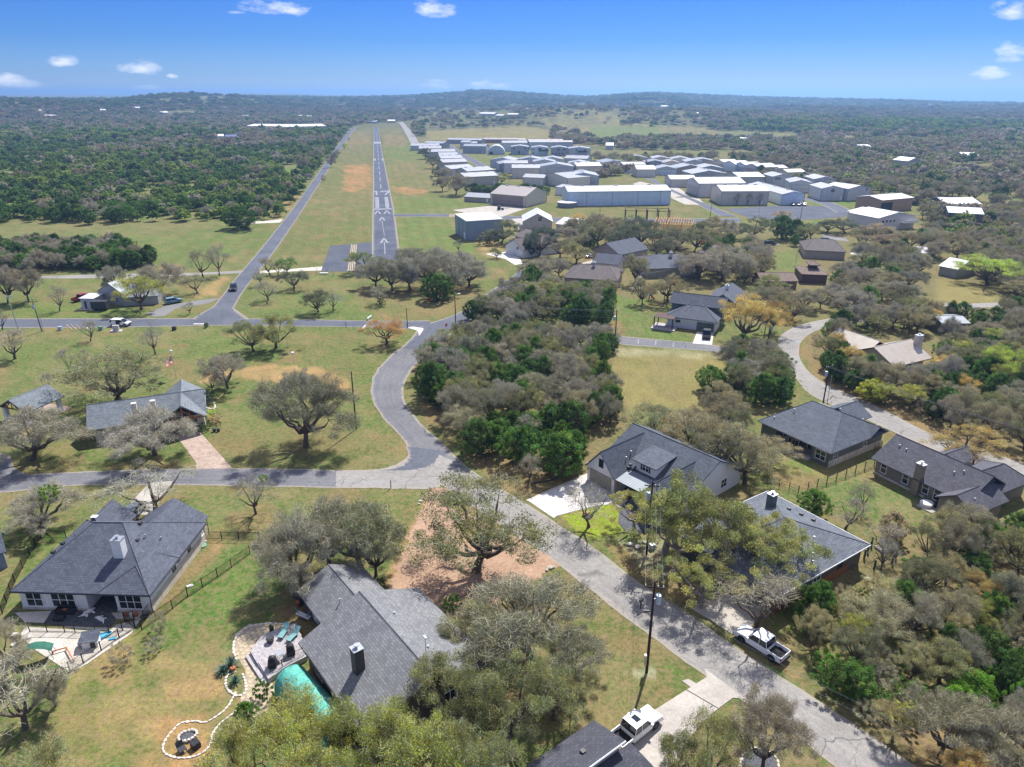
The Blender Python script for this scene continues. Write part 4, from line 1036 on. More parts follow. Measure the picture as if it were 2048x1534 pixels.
f = MB(); f.box(-.52,11.5,-.56,-.50,2.5,2.66); part(h8,'fascia','rust',f)
chimney(h8,11.6,3.4,0,6.6,1.5,1.1,'limestone'); window(h8,.4,3.0,0.1,1.8,2.1,-math.pi / 2,2,1,'trim_dark','door'); window(h8,5.0,.6,.3,3,1.9,0,3,1,'trim_dark')
h9 = empty('pavilion',(-70.38,106.64,0),math.radians(22.8),'long stone pavilion with grey roof, timber gable truss and two stone chimneys','pavilion')
w = MB(); w.box(.4,1.2,.4,1.2,0,2.9); w.box(.4,.8,1.2,8.4,0,2.9); w.box(1.2,10.6,1.2,1.5,0,1.5); w.box(5.6,10.6,1.1,1.5,1.5,2.9); w.box(14.3,17.5,-.2,1.0,0,2.7); w.box(17.1,17.5,1.0,8.4,0,2.9); w.box(.4,17.5,8.4,8.8,0,2.9)
part(h9,'stone_wall','limestone',w)
for q in (3.0,5.4):
 cpt = MB(); cpt.box(q - .3,q + .3,.35,.95,0,2.9); part(h9,'stone_column','limestone',cpt)
cpt = MB(); cpt.box(10.7,11.4,-.9,-.2,0,2.6); part(h9,'stone_column','limestone',cpt)
r = MB(); roof_gable(r,-.2,17.7,.2,9.0,2.95,5.5,'x',.35,.2); roof_gable(r,10.8,17.72,-1.6,11.0,2.94,5.48,'y',.3,.2); part(h9,'roof','shingle_pale',r)
fl = MB(); fl.box(.8,17.1,-1.2,8.4,-.02,.06); part(h9,'floor_slab','slab_dark',fl)
tb = MB()
for yy in (-1.7,):
 tb.obox((10.6,yy),(18.0,yy),.2,.22,2.75); tb.box(14.16,14.36,yy - .1,yy + .1,2.9,5.2)
 for (xa,za,xb,zb) in ((10.7,2.8,14.26,5.25),(17.9,2.8,14.26,5.25),(12.4,2.9,14.2,4.4),(16.1,2.9,14.3,4.4),(13.1,2.9,13.1,4.2),(15.4,2.9,15.4,4.2)):
  tb.tube([(xa,yy,za),(xb,yy,zb)],.11,4)
part(h9,'timber_truss','timber',tb)
for (q,y_) in ((7.0,.9),(9.9,.9)):
 c = MB(); c.box(q - .4,q + .4,y_ - .4,y_ + .4,0,6.1); part(h9,'chimney','limestone',c)
window(h9,15.9,-.2,1.5,.7,.6,0,1,1,'trim_dark','plaque')
s9 = empty('pavilion',(-85.38,113.69,0),math.radians(70.6),'small open picnic shelter with grey gable roof on pale stone columns','pavilion')
r = MB(); roof_gable(r,.1,7.1,.3,6.7,3.0,4.75,'x',.4,.2); part(s9,'roof','shingle_pale',r)
for (a_,b_) in ((.6,.7),(6.6,.7),(.6,6.3),(6.6,6.3)):
 c = MB(); c.box(a_ - .35,a_ + .35,b_ - .35,b_ + .35,0,2.85); part(s9,'stone_column','white_wall',c)
fl = MB(); fl.box(0,8.4,0,7,-.02,.1); part(s9,'floor_slab','paver_pink',fl)
tb = MB()
for xx in (.0,7.2):
 tb.obox((xx,.2),(xx,6.8),.18,.2,2.8)
 for (ya,za,yb,zb) in ((.3,2.9,3.5,4.55),(6.7,2.9,3.5,4.55),(2.0,2.9,3.4,4.2),(5.0,2.9,3.6,4.2),(3.5,2.9,3.5,4.5)):
  tb.tube([(xx,ya,za),(xx,yb,zb)],.1,4)
part(s9,'timber_truss','timber',tb)
for yy in (3.2,4.6):
 t_ = empty('picnic_table',tuple(s9.matrix_basis @ Vector((3.2 if yy < 4 else 5,yy - .5,.1))),math.radians(70.6),'wooden picnic table under the small shelter, %s' % ('nearer its front post' if yy < 4 else 'nearer its rear post'),'table')
 a = MB(); a.box(-.9,.9,-.38,.38,.70,.75); part(t_,'table_top','grey_wood',a)
 for sx in (-.7,.7):
  a = MB(); a.tube([(sx,-.6,0),(sx,-.1,.7)],.04,4); a.tube([(sx,.6,0),(sx,.1,.7)],.04,4); a.box(sx - .04,sx + .04,-.75,.75,.36,.42); part(t_,'leg','grey_wood',a)
 for sy in (-.68,.68):
  a = MB(); a.box(-.9,.9,sy - .13,sy + .13,.425,.465); part(t_,'seat','grey_wood',a)
hA = empty('house',(39.06,172.0,0),math.radians(-25.7),'two tone white and green house with slate roofs, car on its drive','house')
w = MB(); w.box(.2,12.2,0,7.6,0,2.75); part(hA,'wall','white_wall',w)
w = MB(); wall_gable(w,-.3,12.6,5.6,11,5.0,6.4,'x'); w.box(-.3,12.6,7.0,11,0,5.0); wall_gable(w,6.5,14.5,17.5,30,2.8,5,'y'); part(hA,'upper_wall','siding_obj',w,(.17,.20,.17))
r = MB(); roof_hip(r,0,12.4,-.4,8.4,2.85,(4.2,4.4,5.0),(8.2,4.4,5.0)); roof_gable(r,-.5,12.8,5.3,11.3,5.05,6.9,'x',.4); roof_gable(r,6.3,14.7,17,30.4,2.9,5.4,'y',.4); part(hA,'roof','shingle_slate',r)
g = MB(); g.box(7.6,11.8,-.06,.04,0,2.15); part(hA,'garage_door','siding_obj',g,(.15,.17,.15)); window(hA,2.9,0,1.5,1.0,.5,0,2,1,'trim_dark'); vents(hA,[(4.0,2.2,4.0),(4.4,3.0,4.5),(5.0,4.1,4.9),(7.8,4.2,4.9)])
chimney(hA,10.4,23,3,6.4,.9,.9,'white_wall')
pg = at(1333,655)
pgo = empty('pergola',(pg.x,pg.y,0),math.radians(-25.7),'brown timber pergola beside the green white house','pergola')
a = MB(); a.slab([(-3,-2,3.1),(2.0,-2,3.0),(2.0,2.4,3.0),(-3,2.4,3.1)],.14); part(pgo,'roof','rust',a)
for (a_,b_) in ((-2.8,-1.8),(1.8,-1.8),(-2.8,2.2),(1.8,2.2)):
 c = MB(); c.box(a_ - .12,a_ + .12,b_ - .12,b_ + .12,0,2.96); part(pgo,'post','rust',c)
fl = MB(); fl.box(-3.4,2.6,-2.8,2.6,-.02,.25); part(pgo,'deck','grey_wood',fl)
def house_px(label,p0,p1,depth,ze,zr,axis,roof,wallc,over=.35,hip=None,doors=(),wins=(),cat='house',chim=None,name='house',wallmat='siding_obj',roofc=None,z0=0.0):
 a,b = at(*p0,z0),at(*p1,z0); L = (b - a).length; rot = math.atan2((b - a).y,(b - a).x)
 e = empty(name,(a.x,a.y,gz(a.x,a.y)),rot,label,cat)
 w = MB()
 if hip is None:
  wall_gable(w,0,L,0,depth,ze - .1,zr - .25,axis)
 else:
  w.box(0,L,0,depth,0,ze - .1)
 part(e,'wall',wallmat,w,wallc)
 r = MB()
 if hip is None:
  roof_gable(r,0,L,0,depth,ze,zr,axis,over,.16)
 elif axis == 'x':
  roof_hip(r,0,L,0,depth,ze,(L * hip,depth / 2,zr),(L * (1 - hip),depth / 2,zr),over)
 else:
  roof_hip(r,0,L,0,depth,ze,(L / 2,depth * hip,zr),(L / 2,depth * (1 - hip),zr),over)
 part(e,'roof',roof,r,roofc)
 for (f,wd,hh,c) in doors:
  g = MB(); g.box(L * f - wd / 2,L * f + wd / 2,-.07,.03,0,hh); part(e,'garage_door' if wd > 2 else 'door','siding_obj',g,c)
 for (f,z,wd,hh) in wins:
  window(e,L * f,0,z,wd,hh,0,2,2)
 if chim:
  chimney(e,L * chim[0],depth * chim[1],ze - .3,zr + .9,.9,.9,chim[2])
 return e,L,rot
e,L,_ = house_px('white two storey house with brown shingle roof and three garage bays',(1012,505),(1046,516),17,3.0,6.0,'y','shingle_brown',(.72,.71,.69),doors=[(.3,3.6,2.3,(.74,.74,.74)),(.75,3.6,2.3,(.74,.74,.74))])
w = MB(); w.box(-7,2.2,6,14,0,2.7); w.box(-1.6,5.0,5.2,13,2.6,5.6); part(e,'side_wall','white_wall',w)
r = MB(); roof_hip(r,-7,1,6,14,2.8,(-4.6,10,4.4),(-1,10,4.4)); roof_gable(r,-1.6,5,5,16,5.7,7.4,'x',.4); part(e,'side_roof','shingle_brown',r)
window(e,-.4,5.2,3.6,1.2,1.3,0,2,2,'trim_dark')
e,L,_ = house_px('tan barn house with white metal gable roof beside the taxiway',(1046,462),(1104,462),16,4.2,7.4,'y','metal_white',(.55,.50,.42),wins=[(.58,4.2,1.6,1.8)])
house_px('white metal roofed house among oaks below the taxiway',(1112,463),(1152,468),14,3.4,5.2,'x','metal_white',(.6,.58,.52))
house_px('beige house with navy shingle gable roof behind the garage block',(1238,536),(1293,523),12,4.6,7.6,'x','shingle_slate',(.33,.28,.23),wins=[(.2,3,.9,1.4),(.45,3,.9,1.4)])
house_px('white garage with navy gable roof beside the pale drive',(1186,548),(1234,553),9,4.0,6.2,'x','shingle_slate',(.62,.6,.56))
e,L,_ = house_px('sprawling house with weathered grey hip roof and a stair at its side',(1128,578),(1232,585),15,3.6,6.2,'x','shingle_brown',(.38,.33,.26),hip=.22,chim=(.5,.45,'limestone'),wins=[(.8,.9,1.3,1.5),(.92,.9,1.3,1.5)])
house_px('slate blue hip roofed house with a square stone chimney',(1294,556),(1402,552),17,3.0,5.6,'x','shingle_slate',(.33,.31,.25),hip=.3,chim=(.55,.4,'limestone'))
house_px('low house with brown hip roof at the mown green strip',(1608,516),(1688,520),16,2.9,5.6,'x','shingle_brown',(.42,.36,.29),hip=.25)
house_px('flat taupe roofed house seen behind the grey brown oaks',(1395,520),(1450,528),13,2.8,4.8,'x','shingle_brown',(.30,.25,.2),hip=.3)
e,L,_ = house_px('dark red brown house with tiered roof and small lookout tower',(1602,566),(1652,568),11,2.9,4.0,'x','shingle_rust',(.13,.07,.06),hip=.3)
w = MB(); w.box(L * .42,L * .68,4,8,3.4,5.0); part(e,'tower','rust',w)
r = MB(); roof_hip(r,L * .42,L * .68,4,8,5.0,(L * .52,6,5.8),(L * .58,6,5.8),.7); part(e,'tower_roof','shingle_rust',r)
house_px('long low rust brown roofed house beside the tiered one',(1522,578),(1592,578),9,2.6,4.0,'x','shingle_rust',(.2,.13,.11))
house_px('house with bright white metal roof near the yellow green oak',(1876,549),(1910,556),11,3.0,5.0,'x','metal_white',(.4,.38,.35))
house_px('small white roofed outbuilding left of the yellow green oak',(1826,520),(1850,522),8,2.8,4.2,'x','metal_white',(.45,.42,.38))
house_px('tan roofed house behind the yellow green oak',(2018,540),(2100,548),12,2.8,5,'x','shingle_brown',(.4,.34,.28),hip=.3)
house_px('low carport with grey metal roof under trees',(1880,668),(1932,668),7,2.9,3.6,'x','metal_grey',(.14,.13,.12),cat='carport',name='carport')
e,L,_ = house_px('white airfield house with low white gable roof and a balcony',(1752,462),(1826,456),16,5.5,7.4,'y','metal_white',(.66,.63,.57))
for k in range(4):
 window(e,L * (.14 + .1 * k),0,3.4,.7,.7,0,1,1,'trim_dark')
a = MB(); a.box(L * .62,L,-2.2,0,2.7,2.9); a.box(L * .62,L,-2.25,-2.15,2.9,3.9); part(e,'balcony','trim_white',a)
house_px('white flat roofed annex beside the airfield house',(1692,447),(1745,457),18,5.6,6.8,'x','metal_white',(.68,.66,.62))
house_px('dark sided shed with bright white roof behind the car park',(1888,424),(1958,424),16,4.0,6.0,'x','metal_white',(.05,.055,.065),cat='shed',name='shed')
house_px('grey sided shed with white roof nearest the right wood',(1892,452),(1960,456),18,6.0,7.4,'x','metal_white',(.16,.155,.16),cat='shed',name='shed')
house_px('brown sided storage unit with open dark front behind the airfield house',(1760,425),(1822,419),15,6.0,7.2,'x','metal_white',(.45,.30,.19),cat='shed',name='shed',doors=[(.17,8,4.6,(.03,.03,.035))])
house_px('weathered old metal house under the yellow green tree',(202,606),(252,612),9,3.6,6.2,'y','metal_grey',(.35,.36,.37),wins=[(.7,.8,.9,1.3)])
house_px('long low wing of the old metal house with cluttered porch',(252,612),(318,608),7,2.6,3.8,'x','metal_grey',(.42,.41,.38))
house_px('blue sided house only just in view past the iron fence',(-30,1150),(16,1135),6,2.6,4.2,'x','shingle_slate',(.20,.25,.32))
a0,a1 = at(934.5,481),at(911.5,467); a2 = at(985,468)
dx = (a0 - a1).length; rot = math.atan2((a0 - a1).y,(a0 - a1).x)
bh = empty('hangar',(a1.x,a1.y,0),rot,'blue grey metal hangar with white roof standing alone by the runway','hangar')
w = MB(); w.box(0,dx,0,15,0,7.6); part(bh,'wall','metal_obj',w,(.27,.33,.40))
r = MB(); r.slab([(-.2,-.2,8.1),(dx + .2,-.2,7.7),(dx + .2,15.2,7.7),(-.2,15.2,8.1)],.3); part(bh,'roof','metal_white',r)
for k in range(4):
 q = MB(); q.box(dx * k / 3 - .12,dx * k / 3 + .12,-.06,.02,0,7.6); part(bh,'trim','trim_dark',q)
q = MB(); q.box(dx * .72,dx * .86,-.08,.02,0,2.6); part(bh,'door','trim_white',q)
# ------------------------------------------------------------------ hangars
WHT,TANW,GRY,BLU,DGR,CREAM = (.80,.82,.84),(.62,.56,.46),(.55,.57,.585),(.66,.76,.83),(.38,.395,.41),(.74,.69,.58)
ROOFW,ROOFG,ROOFL,ROOFT = (.365,.375,.39),(.26,.28,.30),(.32,.34,.36),(.38,.34,.305)
def z1(x,y): return (820 + x / 5.389,250 + y / 5.389)
def z2(x,y): return (1150 + x / 5.389,290 + y / 5.389)
def z3(x,y): return (1420 + x / 5.389,300 + y / 5.389)
def hangar(label,p0,p1,depth,ze,rise,axis,wallc,roofc,door=None,side=None,rot_off=0.0,wins=None,group=None,name='hangar',arched=False):
 """metal building: front foot line p0-p1 on the photograph, running back by depth metres"""
 a,b = at(*p0),at(*p1); L = (b - a).length; rot = math.atan2((b - a).y,(b - a).x) + rot_off
 e = empty(name,(a.x,a.y,gz(a.x,a.y)),rot,label,'hangar',group); rise *= .8 if axis == 'y' else 1
 if arched:
  n = 12; pr = [(L / 2 - math.cos(math.pi * k / n) * L / 2,0,math.sin(math.pi * k / n) * ze) for k in range(n + 1)]
  w = MB(); w.extr(pr,(0,depth,0)); part(e,'shell','metal_obj',w,wallc)
  g = MB(); g.box(L * .12,L * .3,-.06,.02,0,2.6); part(e,'door','trim_dark',g); return e
 w = MB(); wall_gable(w,0,L,0,depth,ze,ze + rise - .05,axis); part(e,'wall','metal_obj',w,wallc)
 r = MB(); roof_gable(r,0,L,0,depth,ze + .12,ze + rise + .12,axis,.25,.12); part(e,'roof','roof_obj',r,roofc)
 tcol = [c * .5 for c in wallc]
 for (cx_,cy_) in ((0,0),(L,0),(0,depth),(L,depth)):
  q = MB(); q.box(cx_ - .13,cx_ + .13,cy_ - .13,cy_ + .13,0,ze); part(e,'corner_trim','paint_obj',q,tcol)
 if door:
  f0,f1,hh,c = door
  q = MB(); q.box(L * f0 - .25,L * f1 + .25,-.08,.02,0,hh + .25); fr = part(e,'door_frame','paint_obj',q,tcol)
  q = MB(); q.box(L * f0,L * f1,-.14,-.081,.05,hh); d = part(e,'hangar_door','metal_obj',q,c)
  q = MB(); q.box(L * f0,L * f1,-.20,-.141,hh * .5 - .09,hh * .5 + .09); part(d,'door_rail','paint_obj',q,[x * .6 for x in c])
 if side:    # door in the left end wall
  f0,f1,hh,c = side
  q = MB(); q.box(-.14,.0,depth * f0,depth * f1,.05,hh); d = part(e,'hangar_door','metal_obj',q,c)
  q = MB(); q.box(-.2,-.141,depth * f0,depth * f1,hh * .5 - .09,hh * .5 + .09); part(d,'door_rail','paint_obj',q,[x * .6 for x in c])
 if not door:
  q = MB(); q.box(L * .86,L * .86 + 1.1,-.09,.02,.05,2.2); part(e,'door','paint_obj',q,(.8,.8,.8))
 n = max(2,int(L / 6.5))
 for k in range(1,n):
  if door and door[0] < k / n < door[1]: continue
  q = MB(); q.box(L * k / n - .07,L * k / n + .07,-.05,.02,0,ze); part(e,'panel_joint','paint_obj',q,[c_ * .72 for c_ in wallc])
 if L > 18 or depth > 18:
  for k in range(3):
   t = (k + .5) / 3; q = MB()
   if axis == 'x': q.box(L * t - .9,L * t + .9,depth / 2 - .35,depth / 2 + .35,ze + rise,ze + rise + .45)
   else: q.box(L / 2 - .35,L / 2 + .35,depth * t - .9,depth * t + .9,ze + rise,ze + rise + .45)
   part(e,'roof_vent','paint_obj',q,(.42,.43,.44))
 q = MB(); q.box(-.3,L + .3,-.34,-.2,ze - .12,ze + .06)
 if axis == 'x': part(e,'gutter','paint_obj',q,tcol)
 for (f,z,ww,hh) in (wins or []):
  window(e,L * f,0,z,ww,hh,0,1,1,'trim_dark')
 return e
hangar('large tan hangar with tan roof and wide brown door facing the taxiway',(981.4,408.6),(1051,415),22,5.6,3.2,'x',(.68,.61,.48),ROOFT,door=(.06,.93,5.0,(.30,.24,.21)))
h = hangar('long pale blue hangar with four small doors and white roof',(1135.5,412.4),(1339.3,409),18,7.2,1.8,'x',(.64,.77,.87),ROOFW)
for f in (.12,.37,.62,.87):
 q = MB(); L_ = (at(1339.3,409) - at(1135.5,412.4)).length; q.box(L_ * f - 1.3,L_ * f + 1.3,-.1,.02,0,3.0); part(h,'door','paint_obj',q,(.62,.70,.76))
for f in (.18,.43,.68,.9):
 q = MB(); q.box(L_ * f - .12,L_ * f + .12,-.06,.02,0,7.2); part(h,'panel_joint','paint_obj',q,(.3,.38,.45))
hangar('small white metal building at the left end of the long blue hangar',z1(1570,750),z1(1690,765),12,4.4,.9,'x',WHT,ROOFW,side=(.2,.8,3.4,WHT))
hangar('tan gable hangar behind the round water tank',z1(1410,632),z1(1697,680),18,5.8,2.4,'y',CREAM,ROOFG)
hangar('grey gable hangar with broad grey door above the long blue one',z1(1705,655),z1(2030,655),20,6.0,2.4,'y',GRY,ROOFL,door=(.15,.98,4.4,(.42,.44,.47)))
hangar('tan three bay hangar with bright white roof',z1(1100,575),z1(1397,575),16,6.8,1.6,'x',(.68,.62,.53),ROOFW,wins=None)
hangar('white roofed grey hangar directly behind the three bay one',z1(1012,520),z1(1268,520),15,7.0,1.3,'x',GRY,ROOFW)
hangar('grey gable hangar third back from the three bay one',z1(966,505),z1(1228,500),16,5.6,2.2,'y',DGR,ROOFL,door=(.1,.5,4.4,GRY))
hangar('slate grey gable hangar with pale door at the lane corner',z1(868,455),z1(1122,462),16,5.6,2.2,'y',GRY,ROOFL,door=(.06,.4,4.4,(.5,.53,.56)))
hangar('grey gable hangar, second from the lane in the middle row',z1(1172,438),z1(1420,440),16,4.8,2.2,'y',GRY,ROOFL)
hangar('grey gable hangar, third from the lane in the middle row',z1(1425,434),z1(1648,434),16,4.6,2.2,'y',GRY,ROOFL)
hangar('pale low hangar with small doors at the end of the middle row',z1(1662,430),z1(1905,438),16,5.2,1.8,'x',(.50,.52,.5),ROOFG)
hangar('grey hangar tucked behind the wide gable one',z1(1330,470),z1(1570,470),15,5.0,2.2,'y',GRY,ROOFL)
hangar('wide grey gable hangar with dark framed door in the middle block',z1(1400,525),z1(1765,525),17,5.0,2.4,'y',GRY,ROOFL,door=(.22,.95,4.0,GRY))
hangar('tan hangar with white roof east of the wide gable one',z1(1800,525),z2(285,303),15,5.2,1.9,'x',CREAM,ROOFW)
hangar('small pale gable hangar between tan and grey neighbours',z1(1700,475),z1(1930,478),14,4.4,1.8,'y',CREAM,ROOFL)
hangar('low white roofed hangar behind the juniper hedge',z1(1215,642),z1(1440,652),12,4.6,1.5,'x',CREAM,ROOFW)
hangar('long low stone and tin ranch house beside the tan hangar',z1(590,825),z1(860,842),10,2.6,1.6,'x',(.44,.38,.29),ROOFW,name='ranch_house')
WEST = [((10,275),(310,275)),((100,308),(340,306)),((200,348),(490,344)),((320,388),(520,384)),((340,425),(572,418)),((360,472),(620,462)),((440,548),(690,530)),((620,575),(900,556)),((600,662),(950,642))]
for k,(a_,b_) in enumerate(WEST):
 hangar('white roofed tan hangar in the west row, %s from the far end' % ORD[k],z1(*a_),z1(*b_),17,4.6 if k < 8 else 5.6,1.7,'x',(.47,.44,.38) if k % 3 else GRY,ROOFW if k != 7 else ROOFL,group='west hangar row')
FAR1 = [((155,245),(355,252),DGR,ROOFW,5,(.1,.9,4,(.14,.10,.09)),'dark hangar with reddish open door at the far lane end'),
  ((400,200),(765,208),DGR,ROOFW,4.4,None,'long grey hangar with white roof in the far back row'),((785,194),(1155,196),(.33,.2,.16),ROOFT,4,None,'long low red brown roofed building in the far back row'),
  ((1165,200),(1245,200),GRY,ROOFT,4,None,'short brown roofed building in the far back row'),((1275,218),(1650,216),(.4,.28,.24),ROOFT,4.6,None,'long rust roofed building, rightmost of the far back row'),
  ((1480,238),(1755,236),GRY,ROOFT,5,None,'long tan roofed building behind the windowed hangars'),((545,250),(640,252),GRY,ROOFW,6,None,'small upright grey hangar next to the parked plane'),
  ((650,250),(720,250),GRY,ROOFL,5,None,'low pale hangar next to the small upright one')]
for a_,b_,wc,rc,zz,dr,lb in FAR1:
 hangar(lb,z1(*a_),z1(*b_),14,zz,1.3,'x',wc,rc,door=dr)
hangar('wide slate grey hangar left of the arched one',z1(575,305),z1(815,308),17,6.6,1.5,'x',DGR,ROOFG)
hangar('pale arched quonset hangar',z1(835,318),z1(1026,318),18,8.2,0,'x',(.55,.6,.62),ROOFW,arched=True)
hangar('tall pale grey hangar behind the arched one',z1(1000,285),z1(1266,282),17,8.0,1.6,'x',GRY,ROOFL)
hangar('grey hangar with white roof behind the balcony hangar',z1(1285,262),z1(1470,262),14,7.0,1.4,'x',GRY,ROOFW)
WN = [(.15,5,1,1.4),(.8,5,1,1.4),(.45,1,1.2,2)]
hangar('pale grey windowed hangar right of the arched one',z1(1090,320),z1(1278,320),15,7.0,1.5,'y',(.42,.45,.47),ROOFL,wins=WN)
hb = hangar('pale blue white hangar with a dark balcony',z1(1310,330),z1(1487,330),15,7.0,1.5,'y',(.60,.70,.74),ROOFL,wins=[(.12,5,1,1),(.12,1.6,1,1),(.88,5,1,1),(.88,1.6,1,1),(.5,4.6,3,2)])
q = MB(); q.box(7,16,-1.6,0,4.0,4.2); q.box(7,16,-1.65,-1.55,4.2,5.2); part(hb,'balcony','trim_dark',q)
hangar('grey hangar with a row of small round windows',z1(1525,332),z1(1693,332),15,7.0,1.5,'y',(.38,.40,.41),ROOFL,wins=[(.1,1.5,1,1),(.3,1.5,1,1),(.5,1.5,1,1),(.7,1.5,1,1),(.9,1.5,1,1),(.45,5,1.8,1),(.8,5,1.8,1)])
hc = hangar('grey hangar with central balcony at the right end of its row',z1(1710,334),z1(1942,334),15,6.6,1.5,'y',GRY,ROOFL,wins=[(.35,4.4,1,1.4),(.75,4.4,1,1.4)])
q = MB(); q.box(8,17,-1.6,0,3.4,3.6); q.box(8,17,-1.65,-1.55,3.6,4.6); part(hc,'balcony','trim_dark',q)
EAST = [
 ('tan gable hangar with big tan door in the north east corner',z2(300,264),z2(540,258),17,5.0,1.9,'y',CREAM,ROOFG,dict(door=(.1,.75,4.2,(.52,.46,.38)))),
 ('grey gable hangar behind the tan one in the north east corner',z2(560,205),z2(780,205),15,4.8,2.0,'y',GRY,ROOFG,{}),
 ('pale blue hangar beside the concrete pad',z2(520,300),z2(760,296),16,5.6,1.2,'x',BLU,ROOFW,{}),
 ('cream hangar with side door and bright roof beside the concrete pad',z2(665,347),z2(865,346),16,5.2,1.9,'x',CREAM,ROOFW,dict(side=(.1,.85,4.2,(.6,.56,.5)))),
 ('grey gable hangar with white door behind the long cream shed',z2(868,325),z2(1097,325),15,4.4,2.0,'y',GRY,ROOFL,dict(door=(.18,.95,3.6,(.58,.68,.76)))),
 ('tan gable hangar with open bay behind the long cream shed',z2(1100,318),z2(1385,314),16,4.6,2.3,'y',(.42,.38,.31),ROOFL,dict(door=(.12,.95,4,(.46,.42,.34)))),
 ('grey gable hangar with white sunlit roof near its row end',z2(1330,330),z2(1592,330),18,5.0,2.2,'y',DGR,ROOFW,dict(door=(.3,.95,4,GRY))),
 ('broad slate hangar with white roof behind the brown door one',z2(1255,385),z2(1625,380),20,4.4,2.4,'y',DGR,ROOFW,{}),
 ('long cream shed with three doors',z2(1025,455),z2(1300,455),17,4.8,1.5,'x',(.55,.52,.46),(.5,.5,.5),dict(side=(.1,.9,4,(.6,.57,.5)))),
 ('pale brown gable hangar in the back of the east block',z2(950,262),z2(1130,262),14,4.8,2,'y',CREAM,ROOFT,{}),
 ('dark gable hangar with white edge in the east block',z2(750,250),z2(975,250),14,4.2,2,'y',DGR,ROOFG,{}),
 ('white roofed hangar, far back of the east block',z2(835,212),z2(1015,212),15,4.8,1.9,'y',CREAM,ROOFW,{}),
 ('pale roofed hangar, second of the far back east row',z2(1030,220),z2(1240,222),15,4.8,2,'y',CREAM,ROOFL,{}),
 ('white roofed hangar, third of the far back east row',z2(1190,250),z2(1375,250),15,4.8,1.9,'y',GRY,ROOFW,{}),
 ('tan hangar, last of the far back east row',z2(1260,240),z2(1492,242),15,5,1.9,'y',(.42,.38,.31),ROOFG,{}),
 ('tall grey hangar with folding door by the pale aprons',z2(1325,562),z2(1820,556),21,7.4,2.2,'x',(.5,.5,.52),ROOFW,dict(side=(.08,.92,5.2,(.36,.35,.36)))),
 ('long tan hangar with three reddish trees along its wall',z2(1570,646),z3(615,590),19,7.0,2.0,'x',(.66,.6,.49),ROOFW,dict(side=(.1,.5,4.6,(.52,.47,.39)))),
 ('pale blue hangar with white roof beside the parked cars',z3(765,592),z3(1006,588),44,5.4,1.7,'y',(.68,.78,.86),ROOFW,{}),
 ('grey gable hangar with dark framed door by a red car',z3(850,455),z3(1082,460),17,5.6,1.8,'y',GRY,ROOFW,dict(door=(.1,.98,4.2,GRY))),
 ('grey gable hangar right of the red car one',z3(1110,412),z3(1340,412),17,5.4,1.8,'y',GRY,ROOFW,dict(door=(.1,.9,4,GRY))),
 ('grey hangar with dark four pane window in its gable',z3(1185,546),z3(1428,546),17,6.4,1.8,'y',(.56,.57,.59),ROOFW,dict(wins=[(.5,4.6,1.6,1.4)])),
 ('grey hangar with white roof, rightmost of the front pair',z3(1470,550),z3(1715,530),17,6.4,1.7,'y',(.56,.57,.59),ROOFW,dict(wins=[(.82,5,.8,.8)])),
 ('pale grey hangar with windows behind the long cream ones',z3(660,398),z3(872,396),16,6.2,1.8,'y',(.44,.47,.48),ROOFW,dict(wins=[(.2,4.5,1.4,1),(.35,4.5,1.4,1)])),
 ('long cream grey hangar with hip like grey roof',z3(300,390),z3(580,388),24,5.6,1.6,'x',(.50,.50,.47),(.55,.53,.5),{}),
 ('dark fronted hangar with brown door in the diagonal row',z3(522,282),z3(722,272),16,5.8,1.9,'x',GRY,ROOFW,dict(side=(.06,.94,4.4,(.38,.33,.32)))),
 ('pale hangar with grey door, second in the diagonal row',z3(385,258),z3(560,252),16,5.6,1.9,'x',BLU,ROOFL,dict(side=(.06,.94,4.2,(.42,.44,.48)))),
 ('pale blue hangar, third in the diagonal row',z3(268,242),z3(430,236),16,5.6,1.9,'x',BLU,ROOFW,dict(side=(.06,.94,4.2,(.6,.68,.72)))),
 ('tan hangar, farthest in the diagonal row',z3(155,222),z3(312,216),16,5.4,1.9,'x',CREAM,ROOFL,dict(side=(.06,.94,4.2,(.55,.5,.44)))),
 ('low white roofed shed behind the diagonal row',z3(625,262),z3(830,256),13,4.2,1.4,'x',CREAM,ROOFT,{}),
 ('long low shed with pale tin roof at the wood edge',z3(830,310),z3(1020,304),12,4.2,1.5,'x',CREAM,ROOFT,{}),
]
for lb,a_,b_,dp,zz,rs_,ax,wc,rc,kw in EAST:
 hangar(lb,a_,b_,dp,zz,rs_,ax,wc,rc,**kw)
